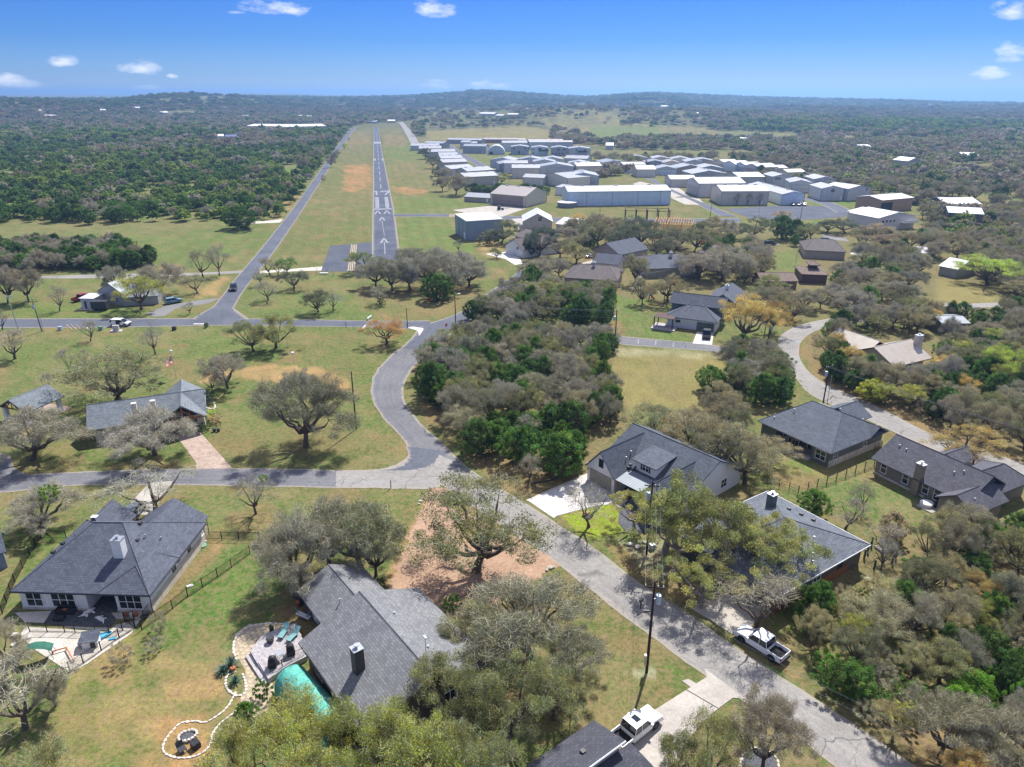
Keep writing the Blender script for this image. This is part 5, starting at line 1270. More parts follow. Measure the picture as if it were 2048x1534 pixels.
FARB = [
 ((495,261),(565,262),40,7,(.50,.44,.38),(.85,.84,.8),'long white roofed warehouse, left of two beyond the cedar wood'),((568,263),(652,261),50,7,(.55,.5,.45),(.85,.84,.82),'long white roofed warehouse, right of two beyond the cedar wood'),
 ((1722,304),(1742,304),14,5,(.6,.6,.58),(.85,.87,.88),'white ranch house in the wood beyond the hangars'),((1784,336),(1812,340),14,7,(.5,.45,.38),(.75,.8,.78),'pale house with tall gable in the right wood'),((1925,322),(1954,322),12,5,(.2,.14,.12),(.8,.8,.8),'dark house with white roof in the far right wood'),
 ((1468,285),(1502,286),14,4,(.5,.48,.44),(.85,.85,.85),'long white barn beyond the hangar wood'),((958,233),(988,233),14,6,(.6,.58,.52),(.8,.8,.78),'white barn on the knoll behind the fields'),((992,235),(1006,235),12,4,(.5,.48,.44),(.7,.68,.6),'small tan shed beside the white barn on the knoll'),((1016,234),(1036,233),14,5,(.4,.38,.34),(.62,.6,.57),'grey shed right of the white barn on the knoll'),
 ((1322,215),(1336,215),14,4,(.6,.6,.58),(.8,.8,.82),'small white house high on the far slope'),((1396,231),(1416,231),14,4,(.55,.55,.55),(.7,.75,.8),'pale roofed house on the far right slope'),
 ((432,278),(448,278),10,4,(.55,.55,.55),(.8,.8,.8),'white box building at the clearing in the cedar wood'),((452,279),(474,279),10,4,(.10,.14,.3),(.14,.17,.3),'dark blue container at the clearing in the cedar wood'),
 ((58,225),(80,225),14,4,(.6,.58,.55),(.85,.83,.8),'long white house on the left far slope'),((88,236),(110,236),14,4,(.55,.5,.46),(.8,.74,.7),'pale house below the long white one on the left slope'),((202,226),(212,226),12,6,(.7,.68,.66),(.8,.8,.8),'small white house on the left far slope'),
 ((312,230),(338,229),14,5,(.55,.52,.5),(.85,.85,.88),'white roofed house, middle of the left hills'),((268,220),(280,220),12,5,(.5,.52,.56),(.7,.74,.8),'pale blue roofed house on the left hills'),((480,236),(500,236),12,4,(.6,.58,.56),(.85,.85,.85),'white house below the bare quarry scar'),((535,240),(550,240),12,4,(.6,.58,.56),(.85,.85,.85),'white house behind the warehouses'),((595,236),(604,236),12,4,(.6,.58,.56),(.82,.82,.85),'white house right behind the warehouses'),((612,236),(620,237),12,4,(.6,.58,.56),(.8,.8,.8),'rightmost white house behind the warehouses'),
 ((248,262),(268,262),14,4,(.5,.48,.45),(.75,.75,.75),'pale roof in the grey woods left of the warehouses'),((703,248),(716,248),12,4,(.5,.5,.48),(.7,.7,.7),'grey shed at the far end of the runway'),((735,247),(752,247),12,4,(.5,.5,.48),(.68,.68,.68),'long shed at the far end of the runway'),((776,246),(790,246),12,4,(.5,.45,.4),(.75,.72,.68),'tan shed right of the runway far end'),
 ((1212,300),(1226,300),12,5,(.5,.5,.5),(.85,.85,.88),'small white house behind the back row hangars'),
]
for a_,b_,dp,zz,wc,rc,lb in FARB:
 def ground_at(px,py):
  d = (at(px,py) - Vector((0,0,CAMH))); d.normalize(); t = 300.0
  while t < 6000:
   p = Vector((0,0,CAMH)) + d * t
   if p.z <= gz(p.x,p.y): return p
   t += 8
  return at(px,py)
 g0,g1 = ground_at(*a_),ground_at(*b_)
 if abs(g0.y - g1.y) > 60 or (g1 - g0).length > 400:
  g1 = g0 + Vector(((b_[0] - a_[0]) / ppm(g0),0,0))
 L = (g1 - g0).length; e = empty('house' if zz < 7 else 'warehouse',(g0.x,g0.y,min(g0.z,g1.z) - .3),math.atan2(g1.y - g0.y,g1.x - g0.x),lb,'house' if zz < 7 else 'warehouse')
 w = MB(); wall_gable(w,0,L,0,dp,zz,zz + 1.8,'x'); part(e,'wall','paint_obj',w,wc)
 r = MB(); roof_gable(r,0,L,0,dp,zz + .1,zz + 2.1,'x',.5,.3); part(e,'roof','paint_obj',r,rc)
# ------------------------------------------------------------------ trees
def bark_mat(name,c):
 m,t,b,o = newmat(name)
 n = noise(t,5,5,.7)
 t.links.new(ramp(t,n,[(.3,[x * .6 for x in c]),(.7,[x * 1.4 for x in c])]),b.inputs['Base Color'])
 b.inputs['Roughness'].default_value = .95; b.inputs['Specular IOR Level'].default_value = .1
 bump(t,b,n,.5,.03); return m
def leaf_mat(name,instancer=False,trans=.45):
 m = bpy.data.materials.new(name); m.use_nodes = True; t = m.node_tree; t.nodes.clear()
 out = N(t,'ShaderNodeOutputMaterial')
 tn = N(t,'ShaderNodeAttribute'); tn.attribute_name = 'tone'
 oi = N(t,'ShaderNodeObjectInfo')
 if instancer:
  ia = N(t,'ShaderNodeAttribute'); ia.attribute_type = 'INSTANCER'; ia.attribute_name = 'tint'; base = ia.outputs['Color']
 else:
  base = oi.outputs['Color']
 col = mixc(t,1.0,base,tn.outputs['Color'],'MULTIPLY')
 hs = N(t,'ShaderNodeHueSaturation'); t.links.new(col,hs.inputs['Color'])
 mr = N(t,'ShaderNodeMapRange'); mr.inputs[3].default_value = .8; mr.inputs[4].default_value = 1.22; t.links.new(oi.outputs['Random'],mr.inputs[0]); t.links.new(mr.outputs[0],hs.inputs['Value'])
 d = N(t,'ShaderNodeBsdfDiffuse'); tr = N(t,'ShaderNodeBsdfTranslucent')
 t.links.new(hs.outputs[0],d.inputs[0]); t.links.new(hs.outputs[0],tr.inputs[0])
 ms = N(t,'ShaderNodeMixShader'); ms.inputs[0].default_value = trans
 t.links.new(d.outputs[0],ms.inputs[1]); t.links.new(tr.outputs[0],ms.inputs[2]); t.links.new(ms.outputs[0],out.inputs[0])
 return m
M['bark'] = bark_mat('bark',(.12,.098,.08))
M['bark_pale'] = bark_mat('bark_pale',(.27,.235,.21))
M['leaf'] = leaf_mat('leaf')
M['leaf_far'] = leaf_mat('leaf_far',True,.4)
def tubes_np(paths,nsides):
 """paths: list of (pts (k,3), radii (k,)) -> V, F quads"""
 V = []; F = []; o = 0
 for P,R in paths:
  P = np.asarray(P,float); k = len(P)
  D = np.gradient(P,axis=0); D /= np.maximum(np.linalg.norm(D,axis=1,keepdims=True),1e-6)
  ref = np.where(np.abs(D[:,2:3]) < .9,np.array([[0,0,1.0]]),np.array([[1.0,0,0]]))
  U = np.cross(D,ref); U /= np.maximum(np.linalg.norm(U,axis=1,keepdims=True),1e-6); W = np.cross(D,U)
  a = np.arange(nsides) * 2 * np.pi / nsides
  ring = P[:,None] + (U[:,None] * np.cos(a)[None,:,None] + W[:,None] * np.sin(a)[None,:,None]) * np.asarray(R)[:,None,None]
  V.append(ring.reshape(-1,3))
  i = np.arange(k * nsides).reshape(k,nsides) + o
  j = np.roll(i,-1,axis=1)
  F.append(np.stack([i[:-1],j[:-1],j[1:],i[1:]],-1).reshape(-1,4)); o += k * nsides
 return np.concatenate(V),np.concatenate(F)
def rdir(rs,n):
 v = rs.normal(size=(n,3)); return v / np.linalg.norm(v,axis=1,keepdims=True)
def make_tree(kind,seed):
 """two meshes, trunk with its limbs and crown, about 5 m in crown radius for oaks"""
 rs = np.random.RandomState(seed)
 K = {
  'oak':     (5.0,7.0,1.5,.80,90,5000,14500,.074,.8,.36,'bark',.26,6,1.5),
  'grey':    (5.0,6.6,1.2,.80,96,12500,6500,.066,.95,.38,'bark',.24,6,1.4),
  'bare':    (3.2,5.6,1.8,.80,46,1500,160,.10,1.0,.55,'bark',.17,5,1.2),
  'juniper': (2.6,5.6,.35,.9,110,600,13000,.10,.5,.36,'bark',.16,4,.5),
  'bush':    (1.6,2.2,.25,.9,40,300,2200,.11,.5,.34,'bark',.05,5,.2),
  'wispy':   (1.8,2.4,.3,.9,30,1500,350,.07,.7,.4,'bark',.04,6,.15),
  'open':    (5.0,7.4,2.4,.80,52,2400,10000,.088,.8,.36,'bark_pale',.28,5,1.7),
 }[kind]
 R,H,z0,zr,nc,nt,nl,ls,tl,cs,bk,tr,nlimb,fork = K; nlimb += 3 * (kind in ('oak','grey'))
 zc = (H + z0) / 2; rz = (H - z0) / 2
 lean = rs.normal(size=2) * (.35 if kind not in ('juniper',) else .1)
 top = np.array([lean[0],lean[1],fork])
 paths = [(np.array([[0,0,-.25],[lean[0] * .25,lean[1] * .25,fork * .35],[lean[0] * .6,lean[1] * .6,fork * .7],top]),np.array([tr * 1.5,tr * 1.08,tr * .95,tr * .92]))]
 mid = []; lobes = []
 ang0 = rs.uniform(0,6)
 con = kind in ('juniper','bush','wispy')
 for k in range(nlimb):
  a = ang0 + k * 2 * np.pi / max(1,nlimb - 1) + rs.normal() * .35
  rr = R * rs.uniform(.42,.78) * (1 if not con else .42); zz = zc + rz * rs.uniform(-.38,.4)
  if k == nlimb - 1:
   rr *= .3; zz = zc + rz * .45
  e = np.array([math.cos(a) * rr + lean[0],math.sin(a) * rr + lean[1],zz])
  t = np.linspace(0,1,7)[:,None]
  c = top + (e - top) * np.array([.55,.55,.25])
  P = (1 - t) ** 2 * top + 2 * t * (1 - t) * c + t * t * e
  P[1:-1] += rs.normal(size=(5,3)) * .13 * R / 5
  rd = tr * (.7 * (1 - t[:,0]) ** .8 + .13); paths.append((P,rd)); mid.append((P,rd))
  lobes.append((e,R * rs.uniform(.34,.56),rz * rs.uniform(.5,.85)))
 if con:    # dense, to the ground, broken by notches
  i = np.arange(nc); g = i * 2.399963 + rs.uniform(0,6)
  cz = 1 - (i + .5) / nc * 1.95; rad = np.sqrt(np.maximum(0,1 - cz ** 2))
  lob = 1 + .26 * np.sin(2 * g + rs.uniform(0,6)) * rs.uniform(.3,1) + .2 * np.sin(3 * g + rs.uniform(0,6)) + .14 * np.sin(5 * g + cz * 4)
  f = rs.uniform(.45,1.0,nc) ** .5
  if kind == 'juniper': lob = lob * np.clip(1.0 - .6 * np.maximum(cz,0) ** 1.4,.2,1)
  C = np.stack([rad * np.cos(g) * R * lob * f,rad * np.sin(g) * R * lob * f,zc + cz * rz * (.75 + .25 * lob) * f ** .5],1)
 else:
  w8 = np.array([l[1] ** 2 for l in lobes]); li = rs.choice(len(lobes),nc,p=w8 / w8.sum())
  d = rdir(rs,nc); d[:,2] = np.where(d[:,2] < -.25,-d[:,2] * .6,d[:,2])
  f = rs.uniform(.25,1.0,nc) ** .45
  C = np.stack([lobes[q][0] for q in li]) + d * f[:,None] * np.array([[lobes[q][1],lobes[q][1],lobes[q][2]] for q in li])
 C += rs.normal(size=C.shape) * np.array([R,R,rz]) * .04
 C[:,2] = np.minimum(np.maximum(C[:,2],z0 * .8 + .15),H)
 if not con:
  sag = np.clip((np.hypot(C[:,0],C[:,1]) / R) ** 2,0,1.6)
  C[:,2] -= sag * .65 * (H / 7)
 allP = np.concatenate([p for p,_ in mid]); allR = np.concatenate([r for _,r in mid]); frac = np.tile(np.linspace(0,1,7),nlimb)
 thin = []
 for c in C:
  d = np.linalg.norm(allP - c,axis=1) + (1 - frac) * .8
  j = int(np.argmin(d)); s = allP[j]; L = np.linalg.norm(c - s)
  t = np.linspace(0,1,5)[:,None]
  P = s + (c - s) * t; P[1:-1] += rs.normal(size=(3,3)) * .09 * L; P[1:-1,2] += .10 * L * np.sin(np.pi * t[1:-1,0])
  r0 = min(allR[j] * .6,.07 * R / 5 + .01 * L)
  thin.append((P,np.linspace(r0,r0 * .3,5)))
 V1,F1 = tubes_np(paths,7); V2,F2 = tubes_np(thin,3 if kind != 'bare' else 4)
 tm = np_mesh(kind + '_trunk',np.concatenate([V1,V2]),[np.concatenate([F1,F2 + len(V1)])],[M[bk]])
 tm.polygons.foreach_set('use_smooth',np.ones(len(F1) + len(F2),bool))
 cr = R * cs * .42 * rs.uniform(.7,1.3,nc)
 flat = np.array([1,1,.62]) if kind not in ('juniper',) else np.array([1,1,1.1])
 def around(n,sig=.5):
  ci = rs.randint(0,nc,n)
  off = rdir(rs,n) * (rs.uniform(0,1,n) ** .45)[:,None] * cr[ci][:,None] * flat
  return ci,C[ci] + off,off
 ci,P,off = around(nt)
 outd = P - np.array([0,0,zc - rz * .3]); outd /= np.maximum(np.linalg.norm(outd,axis=1,keepdims=True),1e-3)
 D = outd * .6 + rdir(rs,nt) * .75 + np.array([0,0,.18]); D /= np.linalg.norm(D,axis=1,keepdims=True)
 ln = tl * rs.uniform(.45,1.25,nt)
 sd = np.cross(D,rdir(rs,nt)); sd /= np.maximum(np.linalg.norm(sd,axis=1,keepdims=True),1e-3)
 w = rs.uniform(.006,.015,nt)[:,None] * (1.1 if kind in ('grey',) else 1.0)
 A = P - D * ln[:,None] * .4; Bm = P + D * ln[:,None] * .15 + sd * (ln * .08)[:,None]; E = P + D * ln[:,None] * .6
 TV = np.stack([A - sd * w,A + sd * w,Bm + sd * w * .8,Bm - sd * w * .8,E],1)
 k5 = np.arange(nt)[:,None] * 5
 TQ = np.concatenate([k5 + 0,k5 + 1,k5 + 2,k5 + 3],1); TT = np.concatenate([k5 + 3,k5 + 2,k5 + 4],1)
 lci,LP,_ = around(nl)
 nrm = rdir(rs,nl) + np.array([0,0,.55]); nrm /= np.linalg.norm(nrm,axis=1,keepdims=True)
 u = np.cross(nrm,rdir(rs,nl)); u /= np.maximum(np.linalg.norm(u,axis=1,keepdims=True),1e-3); v = np.cross(nrm,u)
 s = ls * rs.uniform(.55,1.35,nl)[:,None]
 LV = np.stack([LP - u * s,LP - v * s * .5,LP + u * s,LP + v * s * .5],1)
 k4 = np.arange(nl)[:,None] * 4 + nt * 5
 LQ = k4 + np.arange(4)[None]
 Vc = np.concatenate([TV.reshape(-1,3),LV.reshape(-1,3)])
 Vc[:,2] = np.maximum(Vc[:,2],.02)
 ctone = rs.uniform(.55,1.5,nc); chue = rs.normal(size=nc) * .07
 tone = np.ones((len(Vc),4)); lt = (ctone[lci] * rs.uniform(.7,1.35,nl)); hu = chue[lci] + rs.normal(size=nl) * .05
 lc = np.stack([lt * (1 + hu),lt,lt * (1 - hu),np.ones(nl)],1)
 tone[nt * 5:] = np.repeat(lc,4,axis=0)
 mi = np.concatenate([np.zeros(nt,int),np.zeros(nt,int),np.ones(nl,int)])
 cm = np_mesh(kind + '_crown',Vc,[TQ,TT,LQ],[M['twig'] if kind != 'juniper' else M['bark'],M['leaf']],mi,tone)
 return tm,cm,float(np.percentile(np.hypot(Vc[:,0],Vc[:,1]),93)),float(np.percentile(Vc[:,2],99))
def twig_mat():
 m,t,b,o = newmat('twig')
 oi = N(t,'ShaderNodeObjectInfo')
 t.links.new(mixc(t,.4,ramp(t,oi.outputs['Random'],[(0,(.40,.375,.275)),(.5,(.54,.52,.435)),(1,(.45,.415,.295))]),oi.outputs['Color']),b.inputs['Base Color'])
 b.inputs['Roughness'].default_value = .9; b.inputs['Specular IOR Level'].default_value = .1
 return m
M['twig'] = twig_mat()
NVAR = {'oak': 5,'grey': 5,'bare': 5,'juniper': 4,'bush': 2,'wispy': 2,'open': 2}
TREES = {k: [make_tree(k,100 + 17 * i + len(k)) for i in range(n)] for k,n in NVAR.items()}
TNAME = {'oak': ('oak_tree','oak tree'),'grey': ('bare_oak','oak tree'),'bare': ('bare_tree','tree'),'juniper': ('juniper_tree','juniper'),'bush': ('shrub','shrub'),'wispy': ('shrub','shrub'),'open': ('oak_tree','oak tree')}
LEAFC = {'deepolive': (.19,.205,.07),'liveoak': (0.389,0.399,0.116),'khaki': (0.473,0.428,0.192),'olive': (0.286,0.298,0.094),'dark': (0.133,0.158,0.071),'greyolive': (.235,.24,.105),'grey': (0.396,0.369,0.248),'green': (0.171,0.222,0.059),'yellow': (0.430,0.452,0.081),'gold': (0.620,0.445,0.120),
   'orange': (0.620,0.371,0.102),'lime': (0.394,0.505,0.071),'juniper': (0.088,0.161,0.046),'juniper2': (0.120,0.217,0.050),'bright': (0.161,0.320,0.047),'tan': (.36,.315,.15),'brown': (0.403,0.329,0.190),'bluegreen': (0.131,0.177,0.120)}
tree_rnd = random.Random(11)
TREE_LIST = []
def tree(kind,color,base,radius,h,label,group=None,var=None,rz=None):
 n = NVAR[kind]; i = tree_rnd.randrange(n) if var is None else var % n
 tm,cm,R,H = TREES[kind][i]
 nm,cat = TNAME[kind]
 e = empty(nm,(base[0],base[1],base[2] if len(base) > 2 else 0.0),tree_rnd.uniform(0,6.28) if rz is None else rz,label,cat,group)
 s = radius / R; e.scale = (s,s * tree_rnd.uniform(.92,1.08),h / H)
 a = bpy.data.objects.new('trunk',tm); b = bpy.data.objects.new('crown',cm)
 for o in (a,b):
  COL.objects.link(o); o.parent = e
 c = LEAFC[color]; j = tree_rnd.uniform(.88,1.12)
 b.color = (c[0] * j * tree_rnd.uniform(.95,1.05),c[1] * j,c[2] * j,1)
 TREE_LIST.append((e,radius,h))
 return e
def height_at(p,ytop,back=0.0):
 """height above ground that brings a vertical at ground point p up to image row ytop"""
 lo,hi = 0.0,40.0
 for _ in range(40):
  m_ = (lo + hi) / 2
  if proj(p[0],p[1] + back,m_)[1] > ytop: lo = m_
  else: hi = m_
 return lo
def ptree(kind,color,bx,by,w,ytop,label,group=None,var=None):
 """a tree measured on the photograph: foot (bx,by), crown width in px, row of its top"""
 p = at(bx,by); s = ppm(p); r = w / s / 2
 h = height_at(p,ytop,r * .35)
 h = min(max(h,r * .75),r * 2.6)
 p.z = gz(p.x,p.y)
 return tree(kind,color,p,r,h,label,group,var)
T = ptree
def mistletoe(e,px,py,back,r):
 q = at(px,py,0); d = q - Vector((0,0,CAMH)); t = (e.location.y + back) / d.y; q = Vector((0,0,CAMH)) + d * t
 o = bpy.data.objects.new('mistletoe',TREES['bush'][0][1]); COL.objects.link(o); o.parent = e; o.color = (.16,.26,.04,1)
 o.matrix_parent_inverse = e.matrix_basis.inverted(); o.location = q - Vector((0,0,r * .6)); s = r / 1.6; o.scale = (s,s,s)
T('oak','greyolive',236,800,190,698,'big spreading oak with two trunks behind the stone pavilion')
T('grey','grey',66,920,185,822,'grey oak leaning over the lawn in front of the open picnic shelter')
T('grey','grey',310,910,175,818,'grey oak standing in front of the stone pavilion wall')
mistletoe(T('grey','grey',86,1058,150,976,'grey oak with a green clump on top beside the white house'),98,988,0,1.5)
T('bare','greyolive',312,1022,190,928,'olive oak arching over the driveway of the white house')
mistletoe(T('bare','grey',512,1028,95,945,'twisted bare tree with a green mistletoe ball beside the side road',var=1),528,958,0,.75)
T('grey','grey',588,1188,190,1035,'grey bare oak nearest the iron fence, leaning over the brown house deck',var=0)
T('grey','greyolive',660,1135,185,1003,'tall grey oak second from the fence behind the brown house',var=1)
T('oak','greyolive',722,1132,185,1000,'olive grey oak between the brown house and the dirt drive',var=2)
T('grey','greyolive',752,1152,120,1045,'slim grey oak at the edge of the dirt drive by the brown house')
T('grey','greyolive',612,893,200,752,'large round oak standing alone in the park beside the tall pole',var=3)
T('grey','grey',602,806,80,732,'small grey oak behind the large round park oak')
T('grey','grey',456,777,98,706,'round grey oak right of the flagpole')
T('bare','grey',424,786,45,738,'small thin bare tree beside the round grey oak by the flagpole')
T('oak','olive',507,704,95,640,'olive oak with one leaning trunk below the cross road',var=1)
T('oak','olive',552,697,95,628,'olive oak with pale twisted limbs next to the cross road',var=4)
T('oak','orange',774,688,86,638,'small rusty orange oak at the road junction',var=2)
T('bare','grey',311,709,62,640,'bare grey tree in the park with a broken top',var=0)
T('bare','grey',181,683,42,638,'small crooked bare tree beside the green utility box')
T('bare','brown',30,718,72,655,'leaning bare tree on the far side of the park lawn',var=3)
T('bare','grey',139,744,40,695,'thin bare sapling in the park left of the big spreading oak')
T('bare','grey',171,728,26,698,'slight bare sapling touching the big spreading oak')
T('bare','grey',97,782,30,740,'small bare sapling behind the picnic shelter roof')
T('grey','brown',16,606,70,532,'brown grey oak at the edge of the meadow, behind the leaning white pole')
T('grey','brown',58,604,70,535,'brown grey oak beside the wooden pole near the old metal house')
T('bare','brown',119,622,40,562,'dark bare tree between the wooden pole and the red pickup')
T('bare','brown',5,660,36,618,'bare tree at the road edge beside the white pole')
T('oak','yellow',283,620,95,548,'yellow green leafy tree in front of the old metal house',var=0)
T('grey','greyolive',236,588,66,530,'grey tree rising behind the old metal house gable')
T('grey','brown',318,590,95,527,'brown grey oak behind the old metal house porch')
T('bare','greyolive',407,557,56,499,'tall forked bare tree in the green meadow beside its twin',var=2)
T('bare','grey',439,552,52,487,'tall bare tree in the meadow nearest the diagonal road',var=4)
T('bare','olive',396,587,60,546,'gnarled dark tree above the parked blue car')
T('bare','greyolive',380,627,28,602,'little bare tree on the grass island by the blue car')
T('juniper','juniper',483,457,70,413,'round dark green juniper beside the diagonal road at the meadow edge')
T('juniper','juniper',588,364,24,347,'small dark juniper at the farm track beside the diagonal road')
T('oak','dark',588,578,58,540,'small dark live oak on the triangle lawn',var=0)
T('oak','bright',576,549,40,514,'bright green tree on the triangle lawn near the runway apron')
T('bare','brown',541,551,44,513,'reddish bare tree beside the bright green one')
T('bare','grey',556,550,26,522,'thin bare tree between the reddish one and the bright green one')
T('bare','grey',537,601,56,560,'dark bare oak on the triangle lawn near the diagonal road')
T('bare','grey',522,570,34,532,'crooked bare tree at the bend of the gravel path')
T('oak','dark',637,624,66,577,'low dark live oak on the triangle lawn above the cross road',var=3)
T('bare','grey',666,622,52,580,'bare twisted tree leaning right beside the low dark live oak')
T('bush','green',763,613,18,596,'small round green shrub under a grey tree near the orange marker')
T('bare','greyolive',760,608,50,572,'pale grey tree over the small green shrub')
T('oak','green',738,545,86,500,'big rounded green live oak at the end of the runway',var=1)
T('juniper','juniper2',875,601,66,545,'dark bushy juniper in front of the runway thicket')
T('grey','grey',938,572,86,520,'round grey oak between the runway thicket and the upper road')
for k,(bx,by,w,yt) in enumerate([(752,575,80,518),(785,582,80,517),(820,580,84,513),(856,578,84,510),(826,545,80,494),(870,548,90,492),(905,560,80,502),(895,590,60,540),(925,540,60,505)]):
 T('grey',['grey','greyolive','grey'][k % 3],bx,by,w,yt,'grey bare oak, %s from the left in the thicket at the runway end' % ['first','second','fourth','sixth','third','fifth','eighth','seventh','ninth'][k],'grey oaks in the runway thicket')
T('oak','dark',1003,487,80,440,'dark olive oak against the blue grey hangar')
T('bush','greyolive',978,488,46,463,'low olive bush beside the blue grey hangar')
T('bare','greyolive',918,504,22,478,'lone small bushy tree left of the blue grey hangar')
T('oak','green',994,517,28,496,'tiny leaning live oak at the white concrete drive')
T('oak','bluegreen',1078,513,76,450,'tall dark blue green live oak beside the white gabled house',var=0)
T('juniper','bluegreen',1060,512,34,480,'narrow dark juniper at the corner of the white gabled house')
T('oak','greyolive',1120,516,62,476,'round olive oak standing on the drive below the white gabled house')
T('oak','olive',1152,528,66,484,'olive oak in front of the pale drive at the grey roofed house')
T('grey','tan',1070,556,92,512,'wide tan oak at the end of the upper road')
T('grey','grey',1118,553,52,515,'dark grey tree standing left of the grey roofed house')
T('oak','tan',1270,568,56,506,'tan leafy tree between the two navy roofed houses')
T('oak','tan',1284,610,54,555,'tall tan tree behind the backyard lawn')
T('oak','tan',1335,602,90,543,'wide tan oak over the play yard beside the pole',var=1)
for k,(bx,by,w,yt,c) in enumerate([(1196,492,70,440,'greyolive'),(1236,500,70,447,'dark'),(1272,495,84,432,'dark'),(1312,515,86,460,'dark'),(1352,500,86,452,'greyolive'),(1168,482,60,444,'greyolive'),(1388,505,70,455,'greyolive')]):
 T('oak',c,bx,by,w,yt,'live oak, %s from the left in the row by the steel frame' % ['second','third','fourth','fifth','sixth','first','seventh'][k],'live oaks by the new buildings')
T('grey','brown',1396,560,110,505,'broad brown grey oak behind the slate roofed house yard')
T('grey','brown',1445,560,120,498,'very broad grey brown oak at the mown green strip')
T('oak','gold',1492,688,120,590,'large golden oak beside the green house drive',var=2)
T('oak','gold',1540,668,80,598,'golden tan oak at the inside of the road bend',var=4)
T('oak','dark',1500,478,78,432,'dark oak beside the car park apron')
T('juniper','juniper',1562,478,46,430,'tall dark juniper, one of two beside the car park apron')
T('juniper','juniper',1588,476,46,438,'dark juniper nearest the pale house by the car park apron')
T('oak','brown',1562,440,40,421,'brown oak top showing over the dark junipers')
T('oak','dark',1690,466,78,434,'dark live oak in front of the white airfield house')
T('oak','dark',1655,464,50,440,'dark live oak left of the white airfield house')
T('oak','brown',1752,498,100,448,'broad brown oak at the curved path')
T('oak','lime',1975,570,130,510,'bright yellow green oak beside the white roofed house')
T('oak','lime',2010,768,100,690,'bright lime green tree in the wood beyond the metal roofed house',var=0)
T('oak','lime',1990,700,80,655,'smaller lime green tree behind the bright lime one',var=3)
T('juniper','yellow',1741,800,64,757,'yellow green round cedar at the road edge')
T('oak','gold',1912,918,150,845,'spreading golden live oak over the road beside the taupe house',var=1)
T('juniper','juniper2',1418,782,58,730,'round green juniper at the corner of the dry field')
T('open','liveoak',1330,1105,235,935,'big live oak with open crown in front of the white garage house',var=0)
T('open','liveoak',1352,1130,200,985,'live oak with paired trunks beside the middle power pole',var=1)
T('open','liveoak',1462,1160,210,1000,'leafy olive live oak against the hip roofed grey house',var=0)
T('open','liveoak',1400,1215,170,1105,'low olive oak on the stony bank above the road',var=1)
T('open','liveoak',1536,1140,160,1020,'olive live oak over the grey house gutter',var=1)
T('open','liveoak',1440,1128,170,1000,'live oak whose crown spills over the far eave of the hip roof',var=0)
T('open','liveoak',1562,1195,185,1075,'live oak at the lower eave of the hip roofed grey house',var=1)
T('open','liveoak',1268,1060,120,975,'small live oak limb crown over the dark gravel bed',var=1)
T('bare','brown',1512,1258,165,1120,'bare grey oak standing behind the white pickup on the road',var=2)
T('bare','grey',1178,1053,112,958,'bare branching tree on the yellow green front lawn',var=4)
T('juniper','juniper2',1625,1030,62,976,'dark green juniper behind the hip roofed grey house')
T('bare','grey',1690,1058,76,990,'bare multi stemmed tree in the back yard beyond the juniper')
T('bare','greyolive',1726,1022,60,955,'pale green bare tree in the back yard of the taupe house')
T('juniper','brown',1782,1078,56,1022,'brownish dense shrub tree in the back yard')
T('bare','brown',1765,1108,70,1040,'bare brown thicket tree behind the timber pen')
T('bare','grey',1762,1140,60,1060,'dark slim bare tree at the timber pen')
T('oak','tan',1428,950,150,838,'tan oak behind the white garage house',var=0)
T('oak','tan',1490,968,170,850,'large golden tan oak beside the green grey house yard',var=1)
T('oak','tan',1530,930,110,868,'tan oak touching the green grey house lawn',var=4)
T('oak','tan',1372,912,130,818,'tan oak left of the large golden tan one')
T('oak','greyolive',1300,880,120,812,'grey green oak behind the white garage house ridge')
T('oak','deepolive',952,1142,285,968,'great olive live oak standing over the dirt drive by the main road',var=2)
T('grey','greyolive',1062,1318,260,1160,'broad olive grey oak right of the brown house',var=4)
T('grey','greyolive',1150,1370,150,1260,'grey oak on the lawn left of the nearest power pole',var=3)
T('oak','greyolive',958,1330,190,1200,'olive grey oak crowding the brown house wall',var=4)
T('oak','olive',905,1480,190,1310,'olive oak hiding the south gable of the brown house',var=0)
T('oak','olive',1020,1470,200,1290,'big olive oak between the brown house and the dark roofed house',var=1)
T('oak','olive',1110,1440,140,1330,'olive oak at the corner of the dark roofed house',var=3)
T('oak','yellow',600,1565,200,1392,'yellow green oak in front of the teal tarp tunnel',var=2)
T('oak','yellow',745,1560,200,1382,'yellow green oak under the brown house eave',var=0)
T('oak','yellow',500,1640,190,1440,'yellow green oak beside the stone ring path',var=4)
T('oak','yellow',690,1680,220,1455,'yellow green oak in front of the brown house, largest of its row',var=1)
T('oak','yellow',850,1660,200,1440,'yellow green oak beside the olive oaks at the brown house',var=3)
T('oak','olive',960,1650,180,1450,'olive oak just left of the dark roofed house')
T('bare','grey',52,1458,230,1300,'grey bare oak with a low bent limb at the sandpit corner',var=1)
T('grey','tan',12,1352,110,1246,'tan grey oak over the sandpit rocks',var=2)
T('grey','grey',112,1412,90,1325,'grey oak leaning over the green swing canopy',var=0)
T('oak','olive',90,1620,160,1490,'olive oak at the bottom of the red earth lawn')
T('grey','brown',1524,1545,170,1390,'bare dark oak growing out of the stone edged ring',var=3)
T('oak','olive',1400,1600,180,1440,'leafy olive oak over the driveway with the white pickup',var=0)
T('oak','olive',1350,1560,90,1450,'small olive oak at the nose of the driveway pickup',var=2)
T('juniper','bright',493,1440,44,1402,'bright green round shrub beside the flagstone path')
T('bush','juniper2',528,1396,42,1362,'grey green shrub beside the deck steps')
T('wispy','grey',320,1262,42,1222,'wispy bare shrub outside the iron fence')
T('wispy','brown',246,1324,52,1284,'wispy brown bush on the red earth lawn')
T('wispy','grey',312,1302,40,1272,'faint bare shrub below the iron fence')
